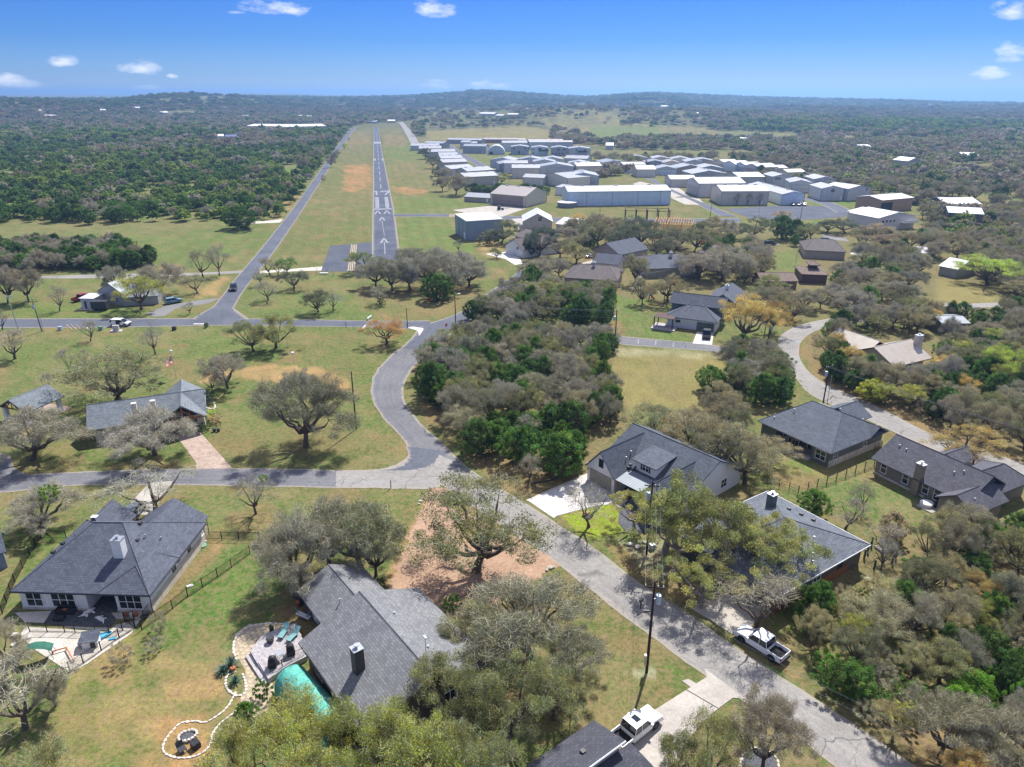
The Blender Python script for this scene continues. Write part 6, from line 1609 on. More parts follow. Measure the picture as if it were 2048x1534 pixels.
T('bush','bright',905,1222,40,1188,'bright green shrub at the brown house corner')
T('bush','juniper',760,1178,24,1156,'dark shrub at the brown house garage wing')
T('bush','orange',172,880,24,850,'rust orange shrub at the end of the pavilion wall')
T('bush','bluegreen',413,808,28,784,'silvery green shrub behind the pavilion gable')
T('bush','juniper',405,860,34,850,'low dark hedge plants under the pavilion stone wall')
T('bush','lime',418,838,26,820,'yellow flowering shrub at the pavilion corner')
T('bush','brown',432,845,30,828,'brown shrub in the pavilion flower bed')
T('juniper','juniper',413,655,9,645,'tiny dark juniper at the cross road verge')
T('bare','brown',1056,970,60,905,'bare twiggy tree in the brown hollow beside the road')
T('juniper','juniper2',1120,948,100,862,'large bright green juniper left of the white garage house')
T('juniper','juniper',1140,878,82,800,'tall dark juniper at the back of the thicket')
T('juniper','juniper',862,800,64,722,'bushy dark juniper on the inside of the road curve')
T('juniper','juniper',955,908,80,835,'dark juniper at the thicket edge near the main road')
T('juniper','juniper2',1040,925,76,850,'green juniper in the thicket front beside the large bright one')
for k,(bx,w,yt) in enumerate([(1472,18,401),(1495,18,400),(1518,16,399)]):
 p = at(bx,410); tree('bare','brown',p,2.4,6.0,'%s of three reddish trees along the tan hangar wall' % ['leftmost','middle','rightmost'][k],'reddish trees by the tan hangar')
for k,(bx,by,w,yt,c) in enumerate([(905,322,30,290,'dark'),(920,345,26,312,'dark'),(858,306,30,296,'dark'),(896,345,44,330,'grey'),(915,385,50,345,'greyolive'),(895,372,44,340,'grey'),(863,358,10,350,'juniper')]):
 pass
GT = [('oak','dark',850,318,28,296),('oak','dark',866,337,28,312),('juniper','juniper',876,352,22,336),('grey','brown',890,360,38,336),('grey','brown',912,390,56,348),('grey','brown',885,382,36,352),('bush','juniper',863,358,8,351),('oak','olive',1002,368,40,345)]
for k,(kd,c,bx,by,w,yt) in enumerate(GT):
 T(kd,c,bx,by,w,yt,'%s beside the row of white roofed hangars, %s from the runway end' % ({'oak': 'dark oak','juniper': 'dark juniper','grey': 'grey brown oak','bush': 'small dark bush'}[kd],['eighth','seventh','sixth','fifth','second','fourth','third','first'][k]),'trees along the west hangar row')
for k in range(9):
 bx = 948 + k * 17; T('juniper','juniper',bx,388,34,366 + (k % 3) * 3,'dark juniper, %s from the left in the hedge behind the tan hangar' % ['first','second','third','fourth','fifth','sixth','seventh','eighth','ninth'][k],'junipers behind the tan hangar')
RT = [('grey','brown',536,425,22,396),('grey','brown',552,416,28,398),('grey','brown',540,402,20,388),('grey','brown',515,438,26,412),('grey','brown',612,343,26,312),('grey','brown',602,357,12,340),('oak','lime',688,298,15,286),('grey','olive',630,325,30,296),('grey','brown',640,318,26,296),('grey','brown',662,335,18,310),('grey','olive',670,325,16,302),('oak','olive',678,312,14,298),('bush','brown',647,364,10,350),('bush','brown',698,280,6,275)]
order = sorted(range(len(RT)),key=lambda i: -RT[i][3])
for q,i in enumerate(order):
 kd,c,bx,by,w,yt = RT[i]
 T(kd,c,bx,by,w,yt,'%s tree along the diagonal road, %s going up it' % ({'brown': 'reddish brown','olive': 'olive','lime': 'lime green'}[c],ORD[q]),'trees along the diagonal road')
# ------------------------------------------------------------------ vehicles
M['tyre'] = plain('tyre',(.012,.012,.013),.85,.1)
M['rim'] = plain('rim',(.35,.35,.36),.35,.1,metal=.7)
M['carpaint'] = objcolor('carpaint',.22,.02,.5)
M['lamp_clear'] = plain('lamp_clear',(.75,.76,.78),.15,.02)
M['lamp_red'] = plain('lamp_red',(.35,.015,.012),.3,.05)
def bevelled(mb,name,mats,parent,w=.05,seg=2,color=None):
 o = mb.build(name,mats,parent)
 md = o.modifiers.new('edge','BEVEL'); md.width = w; md.segments = seg; md.limit_method = 'ANGLE'; md.angle_limit = math.radians(25)
 if color is not None: o.color = (*color,1)
 return o
def taper_prism(mb,prof,w0,w1,zlo,zhi):
 """side profile (x,z) pulled across; half width goes from w0 at zlo to w1 at zhi"""
 def hw(z): return w0 + (w1 - w0) * min(1,max(0,(z - zlo) / (zhi - zlo)))
 n = len(prof)
 vs = [(x,-hw(z),z) for x,z in prof] + [(x,hw(z),z) for x,z in prof]
 a = sum(prof[i][0] * prof[(i + 1) % n][1] - prof[(i + 1) % n][0] * prof[i][1] for i in range(n))
 fs = [tuple(range(n)),tuple(range(n,2 * n))[::-1]] + [(i,i + n,(i + 1) % n + n,(i + 1) % n) for i in range(n)]
 if a < 0: fs = [f[::-1] for f in fs]
 return mb.add(vs,fs)
CARS = {
 'pickup': (5.7,.96,[(2.8,.42),(2.84,.72),(2.72,.98),(1.35,1.13),(-1.12,1.13),(-1.12,.42)],[(1.3,1.12),(.62,1.82),(-.92,1.86),(-1.12,1.12)],(1.78,-1.78),.41),
 'suv': (4.7,.92,[(2.3,.35),(2.35,.68),(2.15,.92),(1.15,1.02),(-2.25,1.05),(-2.32,.7),(-2.28,.35)],[(1.2,1.0),(.35,1.62),(-1.75,1.66),(-2.2,1.04)],(1.45,-1.4),.37),
 'van': (5.0,.97,[(2.45,.33),(2.5,.62),(2.3,.88),(1.5,1.02),(-2.42,1.06),(-2.5,.7),(-2.45,.33)],[(1.6,1.0),(.6,1.68),(-2.0,1.74),(-2.42,1.05)],(1.6,-1.5),.36),
 'sedan': (4.7,.9,[(2.3,.33),(2.35,.6),(2.2,.8),(1.1,.93),(-1.5,.97),(-2.3,.95),(-2.35,.6),(-2.3,.33)],[(1.15,.92),(.3,1.38),(-.9,1.4),(-1.7,.96)],(1.4,-1.4),.34),
}
def car(kind,loc,rot,color,label,cat=None,group=None,bedcol=None):
 L,hw,low,cab,wx,wr = CARS[kind]
 e = empty({'pickup': 'pickup_truck','suv': 'suv','van': 'minivan','sedan': 'car'}[kind],(loc[0],loc[1],loc[2]),rot,label,cat or {'pickup': 'pickup truck','suv': 'car','van': 'minivan','sedan': 'car'}[kind],group)
 mb = MB(); taper_prism(mb,low,hw,hw * .96,.4,1.1)
 bevelled(mb,'body',M['carpaint'],e,.06,2,color)
 zb = cab[0][1]; zt = max(z for _,z in cab); wt = hw * .86
 g = MB(); taper_prism(g,[(x * .995,z - .03 if z > zb + .2 else z) for x,z in cab],hw * .93,wt,zb,zt); part(e,'windows','glass',g)
 r = MB(); x1,x0 = cab[1][0],cab[2][0]
 r.box(x0 - .02,x1 + .05,-wt - .01,wt + .01,zt - .07,zt); bevelled(r,'cab_roof',M['carpaint'],e,.03,2,color)
 p = MB()
 def pil(xb,xt,zt_,s):
  p.tube([(xb,s * hw * .935,zb),(xt,s * (wt + .01),zt_ - .02)],.045,4)
 for s in (-1,1):
  pil(cab[0][0],cab[1][0],cab[1][1],s); pil(cab[3][0],cab[2][0],cab[2][1],s); xm = (cab[1][0] + cab[2][0]) / 2; pil(xm,xm,zt,s)
 part(e,'pillars','carpaint',p,color)
 if kind == 'pickup':
  b = MB(); b.box(-2.75,-1.12,-hw,-hw + .1,.45,1.13); b.box(-2.75,-1.12,hw - .1,hw,.45,1.13); bevelled(b,'bed_side',M['carpaint'],e,.03,2,color)
  b = MB(); b.box(-2.75,-1.12,-hw + .1,hw - .1,.6,.68); part(e,'bed_floor','rubber',b)
  b = MB(); b.box(-2.83,-2.75,-hw + .02,hw - .02,.55,1.12); bevelled(b,'tailgate',M['carpaint'],e,.02,2,color)
  b = MB(); b.box(-2.95,-2.80,-hw + .05,hw - .05,.42,.58); part(e,'bumper','trim_dark',b)
 b = MB(); b.box(L / 2 - .12,L / 2 + .06,-hw + .05,hw - .05,.36,.55); part(e,'bumper','trim_dark',b)
 b = MB(); b.box(low[1][0] - .06,low[1][0] + .02,-hw * .5,hw * .5,.58,.8); part(e,'grille','trim_dark',b)
 for s in (-1,1):
  h = MB(); h.box(low[1][0] - .16,low[1][0] + .01,s * hw * .74 - .17,s * hw * .74 + .17,.68,.84); part(e,'headlight','lamp_clear',h)
  xr = -2.84 if kind == 'pickup' else min(x for x,_ in low) - .005
  h = MB(); h.box(xr,xr + .12,s * (hw - .11) - .1,s * (hw - .11) + .1,.75,1.02); part(e,'tail_light','lamp_red',h)
  m_ = MB(); m_.box(cab[0][0] - .35,cab[0][0] - .15,s * (hw + .1) - .1,s * (hw + .1) + .1,zb - .02,zb + .16); part(e,'mirror','carpaint' if color[0] > .3 else 'trim_dark',m_,color)
  for x in wx:
   w = MB(); y0,y1 = s * (hw - .22),s * (hw + .02)
   w.tube([(x,y0,wr),(x,y1,wr)],wr,18); wo = part(e,'wheel','tyre',w)
   w = MB(); w.tube([(x,s * (hw - .05),wr),(x,s * (hw + .032),wr)],wr * .6,10); part(wo,'rim','rim' if kind != 'pickup' else 'trim_dark',w)
   a = MB(); n = 12
   pts = [(x + math.cos(math.pi * k / n) * (wr + .09),s * (hw - .012),wr + math.sin(math.pi * k / n) * (wr + .09)) for k in range(n + 1)]
   a.extr(pts + [(x - wr - .09,s * (hw - .012),.38),(x + wr + .09,s * (hw - .012),.38)],(0,s * .02,0)); part(e,'wheel_arch','trim_dark',a)
 return e
def head(p0,p1):
 a,b = at(*p0),at(*p1); return math.atan2((b - a).y,(b - a).x)
p = at(1521,1296); car('pickup',(p.x,p.y,.02),head((1567,1315),(1483,1262)),(.80,.81,.83),'white crew cab pickup with open dark bed parked on the road edge')
p = at(1270,1467); car('pickup',(p.x,p.y,.06),head((1250,1490),(1312,1440)),(.82,.82,.82),'white pickup with sunroof on the concrete driveway by the dark roof')
q = MB(); q.box(-.35,.25,-.4,.4,1.862,1.872); part(bpy.context.scene.objects['pickup_truck.001'],'sunroof','glass',q)
p = at(242,651); car('van',(p.x,p.y,.05),head((222,648),(262,649)),(.80,.81,.82),'white minivan stopped on the cross road with its side door open')
vo = bpy.context.scene.objects['minivan']; q = MB(); q.box(-.55,.45,-.985,-.955,.48,1.5); part(vo,'doorway','rubber',q); q = MB(); q.box(-1.65,-.6,-1.08,-1.0,.45,1.5); part(vo,'sliding_door','carpaint',q,(.80,.81,.82))
p = at(347,606); car('suv',(p.x,p.y,.03),head((333,607),(361,602)),(.18,.32,.42),'blue estate car parked in front of the old metal house')
p = at(467.5,580); car('suv',(p.x,p.y,.05),head((470,570),(466,586)),(.03,.03,.035),'black car driving down the diagonal road')
p = at(166,600); car('pickup',(p.x,p.y,0),head((155,604),(178,598)),(.35,.02,.04),'dark red and white pickup on the grass by the small white shed')
p = at(270,1030); car('suv',(p.x,p.y,.05),head((262,1040),(278,1018)),(.13,.15,.17),'dark grey suv parked behind the white house roof')
p = at(1413,673); car('pickup',(p.x,p.y,.05),head((1413,680),(1414,664)),(.06,.065,.07),'dark pickup on the drive of the green white house')
for (bx,by,c,lb) in ((1586,411,(.05,.05,.055),'black car, leftmost of the three by the pale blue hangar'),(1598,411,(.04,.05,.08),'dark blue car, middle of the three by the pale blue hangar'),(1609,411,(.75,.75,.76),'white car, rightmost of the three by the pale blue hangar')):
 p = at(bx,by); car('sedan',(p.x,p.y,.03),1.2,c,lb,group='cars by the pale blue hangar')
p = at(1568,384); car('sedan',(p.x,p.y,0),0.1,(.4,.03,.03),'red car beside the grey gable hangar')
p = at(1652,484); car('suv',(p.x,p.y,.03),0.3,(.05,.06,.07),'dark car on the side lane by the dark junipers')
p = at(1540,490); car('suv',(p.x,p.y,.03),0.2,(.04,.045,.05),'black car under the oaks on the side lane')
p = at(1182,515); car('sedan',(p.x,p.y,.03),0.4,(.7,.7,.7),'white car half hidden on the pale drive under the oaks')
# ------------------------------------------------------------------ poles and wires
POLE = {}
def pole(key,base,ytop,label,r=.15,arm=None,transformer=0,lamp=False,mat='pole_wood',lean=(0,0),name='utility_pole',cat='utility pole'):
 p = at(*base); h = height_at(p,ytop)
 e = empty(name,(p.x,p.y,gz(p.x,p.y)),0,label,cat)
 mb = MB(); mb.tube([(0,0,-.3),(lean[0] * .5,lean[1] * .5,h * .5),(lean[0],lean[1],h)],[r,r * .85,r * .65],8); part(e,'post',mat,mb)
 if arm is not None:
  ca,sa = math.cos(arm),math.sin(arm); w = .95
  mb = MB(); mb.obox((-ca * w,-sa * w),(ca * w,sa * w),.1,.12,h - .75); part(e,'crossarm',mat,mb)
  for q in (-.85,-.35,.85):
   mb = MB(); mb.cyl(ca * q,sa * q,h - .63,h - .42,.05,6); part(e,'insulator','trim_white',mb)
 if transformer:
  mb = MB(); mb.lathe([(.01,h - 2.55),(.27,h - 2.5),(.29,h - 2.4),(.29,h - 1.6),(.25,h - 1.5),(.05,h - 1.45)],transformer * .46,-.12,14); t_ = part(e,'transformer','galv',mb)
  mb = MB(); mb.cyl(transformer * .46,-.12,h - 1.46,h - 1.2,.05,6); part(t_,'bushing','trim_dark',mb)
  mb = MB(); mb.box(min(0,transformer * .3),max(0,transformer * .3),-.16,-.08,h - 2.0,h - 1.92); part(e,'bracket','steel',mb)
 if lamp:
  mb = MB(); mb.tube([(0,0,h - .1),(.5,0,h + .15),(.9,0,h + .1)],.04,5); part(e,'lamp_arm','steel',mb)
  mb = MB(); mb.box(.75,1.35,-.16,.16,h,h + .14); part(e,'lamp_head','trim_white',mb)
 POLE[key] = (Vector((p.x + lean[0],p.y + lean[1],h)),arm)
 return e,h
ra = head((1293,1345),(1293,1108)) + math.pi / 2
e,h = pole('a',(1293,1345),1163,'tall brown power pole with grey transformer on the lawn beside the road',.16,ra,1)
mb = MB(); mb.box(-.32,-.12,-.12,.12,1.0,2.3); part(e,'meter_box','steel',mb); mb = MB(); mb.box(-.9,-.3,-.15,.05,h - 3.6,h - 3.4); part(e,'street_light','trim_dark',mb)
e,h = pole('b',(1293,1108),962,'brown power pole with transformer standing among the front yard oaks',.15,ra,-1)
pole('c',(713,858),743,'bare brown pole standing alone on the park lawn',.14)
pole('d',(1229,702),619,'brown power pole at the lane next to the dry field',.15,head((1229,700),(912,665)) + math.pi / 2,-1)
pole('e',(1645,812),727,'dark power pole with transformer at the curved road above the green grey house',.15,.5,-1)
e,h = pole('e2',(1655,800),752,'short silver pole beside the curved road',.08,None,mat='steel')
pole('f',(912,667),588,'dark pole with white lamp at the road junction',.14,None,lamp=True)
pole('g',(957,625),588,'grey pole, left one of a pair beside the upper road',.11,.4,mat='grey_wood'); pole('g2',(962,628),592,'grey pole with meter box, right one of a pair beside the upper road',.11,None,mat='grey_wood')
pole('i',(815,656),616,'short brown post at the corner of the cross road',.12)
pole('j',(1525,697),642,'dark pole nearest the golden oak, left of a pair',.13,.6); pole('j2',(1534,694),640,'dark pole, right of a pair by the road bend',.13,None,1)
pole('k',(38,662),588,'white steel pole leaning by the cross road',.13,.1,mat='steel',lean=(-.6,0)); pole('l',(84,663),598,'old wooden pole with transformer beside the white steel one',.12,.1,-1,lean=(-.4,0)); pole('m',(87,663),620,'short white pole behind the old wooden pole',.09,None,mat='steel')
pole('n',(1280,600),543,'pole with transformer rising out of the tan trees',.13,1.2,-1); pole('o',(1328,607),573,'dark pole behind the wide tan oak',.12); pole('p',(1413,548),515,'thin pole with transformer among the brown oaks',.12,.3,-1)
pole('q',(1199,443),414,'far power pole in front of the long blue hangar',.14); pole('r',(1419,448),408,'far power pole at the hangar lane corner',.14); pole('s',(1517,434),410,'grey pole at the edge of the car park',.1,mat='steel'); pole('t',(1601,436),399,'far power pole in the middle of the car park',.14)
pole('u',(1854,440),400,'pole with crossarm near the storage unit',.14,.2); pole('v',(1868,432),396,'second pole near the storage unit',.14,.2); pole('w',(1762,508),478,'pole beside the curved path',.12); pole('x',(1592,522),500,'thin pole behind the mown strip',.1,mat='steel')
e,h = pole('y',(590,745),708,'slim pole with a white lamp box above the orange earth',.04,None,mat='steel',name='lamp_post',cat='lamp post')
mb = MB(); mb.lathe([(.05,h - .1),(.3,h),(.33,h + .3),(.28,h + .42)],0,0,10); part(e,'lamp_head','trim_white',mb)
p = at(353,757); h = height_at(p,704)
fp = empty('flagpole',(p.x,p.y,0),0,'steel flagpole behind the pavilion with white lamp on top','flagpole')
mb = MB(); mb.tube([(0,0,0),(-.12,0,h)],[.06,.035],8); part(fp,'post','steel',mb)
mb = MB(); mb.lathe([(.1,h),(.26,h + .05),(.28,h + .3),(.2,h + .4)],-.05,0,10); part(fp,'lamp_head','trim_white',mb)
fl = empty('flag',(p.x - .12,p.y,0),0,'stars and stripes flag hanging from the flagpole','flag')
def flag_pt(u,v): # u 0..1 along the fly, v 0..1 down
 return (-u * 1.5 + .08 * math.sin(v * 7),-.15 * math.sin(u * 9 + v * 3),h - .7 - v * 1.6 - u * 1.2 - .12 * math.sin(u * 6))
cl = {}
for nm_,c in (('flag_red',(.65,.03,.05)),('flag_white',(.75,.74,.76)),('flag_blue',(.03,.06,.4))):
 m_,t_,b_,o_ = newmat(nm_); b_.inputs['Base Color'].default_value = (*c,1); tr_ = N(t_,'ShaderNodeBsdfTranslucent'); tr_.inputs[0].default_value = (*c,1)
 ms_ = N(t_,'ShaderNodeMixShader'); ms_.inputs[0].default_value = .6; t_.links.new(b_.outputs[0],ms_.inputs[1]); t_.links.new(tr_.outputs[0],ms_.inputs[2]); t_.links.new(ms_.outputs[0],o_.inputs[0]); M[nm_] = m_
def flag_patch(nm_,mat,u0,u1,v0,v1,off=0.0):
 q = MB(); n = 8; vs = []; fs = []
 for i in range(n + 1):
  for v in (v0,v1):
   a = flag_pt(u0 + (u1 - u0) * i / n,v); vs.append((a[0],a[1] - off,a[2]))
 for i in range(n): fs.append((2 * i,2 * i + 1,2 * i + 3,2 * i + 2))
 q.add(vs,fs); return part(fl,nm_,mat,q)
for k in range(13):
 flag_patch('stripe','flag_red' if k % 2 == 0 else 'flag_white',0,1,k / 13,(k + 1) / 13)
cant = flag_patch('canton','flag_blue',0,.42,0,7 / 13,.006); flag_patch('canton','flag_blue',0,.42,0,7 / 13,-.006)
q = MB()
for r_ in range(9):
 for c_ in range(6 if r_ % 2 == 0 else 5):
  u = (.035 + c_ * .07 + (0 if r_ % 2 == 0 else .035)); v = (r_ + .8) * 7 / 13 / 9.6
  for off in (-.012,.012):
   a = flag_pt(u,v); pts = []
   for k in range(10):
    rr_ = .030 if k % 2 == 0 else .013; an = math.pi / 2 + k * math.pi / 5
    pts.append((a[0] + math.cos(an) * rr_,a[1] + off,a[2] + math.sin(an) * rr_))
   q.add(pts,[tuple(range(10))])
st = part(fl,'star','flag_white',q); st['kind'] = 'stuff'
def wire(a,b,label,sag=.5,offs=((0,0),),r=.010,group='power lines'):
 A,aa = POLE[a] if isinstance(a,str) else a; Bp,ab = POLE[b] if isinstance(b,str) else b
 for k,(o_,dz) in enumerate(offs):
  da = Vector((math.cos(aa),math.sin(aa),0)) * o_ if aa is not None else Vector((0,0,0)); db = Vector((math.cos(ab),math.sin(ab),0)) * o_ if ab is not None else Vector((0,0,0))
  P0 = A + da + Vector((0,0,dz)); P1 = Bp + db + Vector((0,0,dz)); pts = []
  for i in range(13):
   t = i / 12; q = P0.lerp(P1,t); q.z -= sag * 4 * t * (1 - t); pts.append(tuple(q))
  mb = MB(); mb.tube(pts,r,4)
  o = mb.build('power_line',M['steel']); tag(o,label % (['upper','middle','lower','lowest'][k]),'wire',group)
OF = ((-.85,-.42),(-.35,-.42),(.85,-.42),(0,-1.9))
wire('b','a','%s wire from the front yard power pole to the lawn one',.5,OF)
wire('a',(Vector((34,40,9.5)),0.0),'%s service wire from the lawn pole along the road',.7,((0,-1.2),(0,-2.2)))
wire('f','d','%s wire over the thicket from the junction pole to the lane pole',.8,OF[:4]); wire('n','d','%s wire from the pole in the tan trees to the lane pole',.5,OF[:3]); wire('j','d','%s wire from the lane pole to the pair at the road bend',.9,OF[:2]); wire('e',(Vector((86,82,10)),.5),'%s wire along the curved road',.8,OF[:2]); wire('k',(Vector((-190,200,9)),.1),'%s wire from the white steel pole',.6,OF[:2]); wire('k','l','%s wire joining the white steel pole and the old wooden pole',.2,((0,-.5),))
wire('n','p','%s wire from the tan trees to the brown oaks',.8,OF[:2])
# ------------------------------------------------------------------ fences
def fence(px,label,h=1.25,gap=2.4,mat='black_metal',pickets=True,postr=.04,world=None,rails=2,name='fence'):
 P = [at(*p) for p in px]
 e = empty(name,(P[0].x,P[0].y,0),0,label,'fence'); O = P[0]
 pk = MB(); posts = []
 pm = MB(); pm.box(-postr,postr,-postr,postr,0,h + .06); pme = pm.mesh('post',M[mat])
 def put(q):
  o = bpy.data.objects.new('post',pme); COL.objects.link(o); o.parent = e; o.location = (q.x - O.x,q.y - O.y,0)
 for i in range(len(P) - 1):
  a,b = P[i] - O,P[i + 1] - O; L = (b - a).length; n = max(1,round(L / gap))
  for k in range(n): put(P[i].lerp(P[i + 1],k / n))
  for rz_ in ([.12,h - .08] if rails == 2 else [h * (j + .5) / rails for j in range(rails)]):
   mb = MB(); mb.obox((a.x,a.y),(b.x,b.y),.04,.04 if rails < 4 else .02,rz_); part(e,'rail',mat,mb)
  if pickets:
   m_ = int(L / .12)
   for k in range(m_):
    q = a.lerp(b,(k + .5) / m_); pk.box(q.x - .009,q.x + .009,q.y - .009,q.y + .009,.05,h - .02)
 put(P[-1])
 if pickets:
  o = part(e,'picket',mat,pk); o['kind'] = 'stuff'
 return e
fence([(284,1260),(312,1240),(345.5,1218),(375.5,1193),(405,1174),(435,1154),(463,1135),(500,1108)],'black iron fence running from the white house patio up to the grey oaks')
fence([(405,1079),(444,1079),(478,1080),(520,1080)],'black iron fence with gate at the rear corner of the white house')
fence([(133,1078),(82,1076),(60,1110),(30,1165),(5,1228)],'black iron fence along the left side of the white house')
fence([(60,1264),(130,1265),(151,1266),(192,1268),(219,1268),(246,1262)],'black iron fence between the patio and the sandpit')
fence([(268.6,1240),(250,1243),(271,1256),(238.6,1276),(203,1302),(167,1327),(140,1343)],'black iron fence along the lawn side of the sandpit')
fence([(302,1222),(289,1240)],'short black iron gate beside the patio planter',gap=3)
fence([(1596,988),(1634,974),(1672,961),(1710,947),(1748,932)],'wire mesh fence between the two back yards',1.4,2.0,'rust',False,.05,rails=5)
fence([(1558,973),(1578,979),(1596,988)],'low rusty wire fence behind the golden oak',1.3,2.2,'rust',False,.04,rails=3)
fence([(1742,1092),(1791,1116),(1784,1126),(1748,1138),(1728,1117),(1742,1092)],'dark timber rail pen behind the hip roofed house',1.3,2.2,'trim_dark',False,.09,rails=2)
fence([(1748,905),(1762,897)],'short timber fence beside the green grey house',1.3,1.5,'timber',False,.05,rails=4)
# ------------------------------------------------------------------ smaller things
M['teal'] = plain('teal',(.10,.41,.325),.7,.2,2.2)
M['green_net'] = plain('green_net',(.03,.13,.09),.8,.2,2)
M['teal_cloth'] = plain('teal_cloth',(.16,.33,.33),.7,.1)
M['cover'] = plain('cover',(.025,.027,.032),.5,.3,1.5)
M['dog'] = plain('dog',(.74,.72,.69),.9,.05)
M['clay'] = plain('clay',(.45,.15,.06),.8,.1)
M['agave'] = plain('agave',(.10,.16,.11),.6,.15)
M['poolblue'] = plain('poolblue',(.10,.50,.72),.35,.1)
M['poolwater'] = glassy('poolwater',(.12,.45,.6),.05)
M['orange_paint'] = plain('orange_paint',(.75,.17,.03),.5,.05)
M['green_box'] = plain('green_box',(.15,.30,.20),.5,.1)
M['rope'] = plain('rope',(.6,.5,.36),.8,.1)
M['flagstone'] = speckled('flagstone',[(.38,.30,.19),(.48,.40,.27),(.56,.48,.34)],1.6,.5,bmp=.3)
M['mortar'] = plain('mortar',(.34,.28,.2),.95,.1)
ta,tb = at(583,1372),at(672,1470); d = tb - ta
e = empty('tarp_tunnel',(ta.x,ta.y,0),math.atan2(d.y,d.x),'teal tarp covered hoop tunnel along the brown house wall','tunnel shelter')
L,R,HH = 9.5,1.75,2.4
V = []; F = []; n = 18; m_ = 40
for i in range(m_ + 1):
 x = L * i / m_; rib = abs(((x / 1.35) % 1) - .5) * 2; sg = .025 * (1 - rib ** 2)
 for k in range(n + 1):
  a = math.pi * k / n; q = 1 - sg * math.sin(a) + .012 * math.sin(i * 2.3 + k * 1.7)
  V.append((x,-math.cos(a) * R * q,math.sin(a) ** .8 * HH * q))
for i in range(m_):
 for k in range(n):
  q = i * (n + 1) + k; F.append((q,q + 1,q + n + 2,q + n + 1))
mb = MB(); mb.add(V,F); o = mb.build('tarp',M['teal'],e,smooth=True)
mb = MB(); V = []; F = []
for j in range(7):
 b = math.pi / 2 * j / 6
 for k in range(n + 1):
  a = math.pi * k / n; V.append((-math.sin(b) * .7,-math.cos(a) * R * math.cos(b) ** .6,max(0,math.sin(a)) ** .8 * HH * (math.cos(b) ** .6)))
for j in range(6):
 for k in range(n):
  q = j * (n + 1) + k; F.append((q + 1,q,q + n + 1,q + n + 2))
mb.add(V,F); mb.build('end_flap',M['teal'],e,smooth=True)
for i in range(8):
 x = .02 + i * 1.35; mb = MB(); pts = [(x,-math.cos(math.pi * k / 14) * (R + .01),math.sin(math.pi * k / 14) ** .8 * (HH + .015)) for k in range(15)]
 mb.tube(pts,.014,5); part(e,'hoop','teal',mb)
dk = [(523,1271),(560,1256),(592,1246),(604,1276),(614,1312),(578,1330),(562,1340),(537,1358),(500,1302)]
P = [at(*p,.6) for p in dk]; cx_ = sum((p for p in P),Vector()) / len(P)
rot = math.radians(-52.4)
e = empty('deck',(cx_.x,cx_.y,0),rot,'grey timber deck with angled edge beside the brown house','deck')
inv = Vector((math.cos(-rot),math.sin(-rot)))
def tol(p):
 a = p - cx_; return (a.x * math.cos(rot) + a.y * math.sin(rot),-a.x * math.sin(rot) + a.y * math.cos(rot))
lp = [tol(p) for p in P]
mb = MB(); y = min(q[1] for q in lp); y1 = max(q[1] for q in lp); bw = .145
while y < y1:
 ym = y + bw / 2; xs = []
 for i in range(len(lp)):
  (xa,ya),(xb,yb) = lp[i],lp[(i + 1) % len(lp)]
  if (ya > ym) != (yb > ym): xs.append(xa + (ym - ya) / (yb - ya) * (xb - xa))
 xs.sort()
 for i in range(0,len(xs) - 1,2): mb.box(xs[i],xs[i + 1],y + .006,y + bw - .006,.54,.60 + .004 * (int(y * 97) % 3))
 y += bw
o = part(e,'deck_board','grey_wood',mb); o['kind'] = 'stuff'
mb = MB()
for i in range(len(lp)): mb.obox(lp[i],lp[(i + 1) % len(lp)],.06,.5,.02)
part(e,'skirt','grey_wood',mb)
mb = MB(); (xa,ya),(xb,yb) = lp[8],lp[7]
dxy = Vector((xb - xa,yb - ya)).normalized(); nrm = Vector((-dxy.y,dxy.x)); nrm = nrm if nrm.dot(Vector((xa,ya))) > 0 else -nrm
mb.obox((xa + nrm.x * .3,ya + nrm.y * .3),(xb + nrm.x * .3,yb + nrm.y * .3),.5,.28,0); part(e,'step','grey_wood',mb)
fence([(614,1314),(590,1326),(566,1342),(543,1352)],'thin railing along the grill side of the deck',1.5,1.6,'black_metal',True,.03)
def on_deck(px,py,z=.6): return at(px,py,z)
for k,(a,b,lb) in enumerate((((560,1280),(575,1258),'teal mesh sun lounger on the deck, nearer the lawn'),((576,1286),(594,1268),'teal mesh sun lounger on the deck, nearer the house'))):
 A,Bq = on_deck(*a),on_deck(*b); e = empty('sun_lounger',(A.x,A.y,.61),math.atan2((Bq - A).y,(Bq - A).x),lb,'sun lounger','sun loungers on the deck')
 mb = MB(); mb.slab([(0,-.32,.35),(1.25,-.32,.35),(1.25,.32,.35),(0,.32,.35)],.05); part(e,'seat','teal_cloth',mb)
 mb = MB(); mb.slab([(1.22,-.32,.36),(1.9,-.32,.8),(1.9,.32,.8),(1.22,.32,.36)],.05); part(e,'backrest','teal_cloth',mb)
 for x in (.15,1.15):
  for y in (-.3,.3):
   mb = MB(); mb.box(x - .03,x + .03,y - .03,y + .03,0,.32); part(e,'leg','steel',mb)
for (px,py,w,lb,yaw) in ((546,1332,1.25,'covered barbecue grill at the corner of the deck',.3),(582,1308,1.25,'covered barbecue grill nearer the house',.5)):
 p = on_deck(px,py); e = empty('grill',(p.x,p.y,.61),rot + yaw,lb,'grill','covered grills')
 mb = MB(); mb.lathe([(.62,0),(.60,.6),(.5,1.0),(.36,1.22),(.05,1.28)],0,0,4); o = bevelled(mb,'cover',M['cover'],e,.12,3)
 mb = MB(); mb.box(-.68,.68,-.02,.02,.72,.78); part(e,'handle','cover',mb)
p = on_deck(560,1318); e = empty('side_table',(p.x,p.y,.61),rot,'small grey side table between the two covered grills','table')
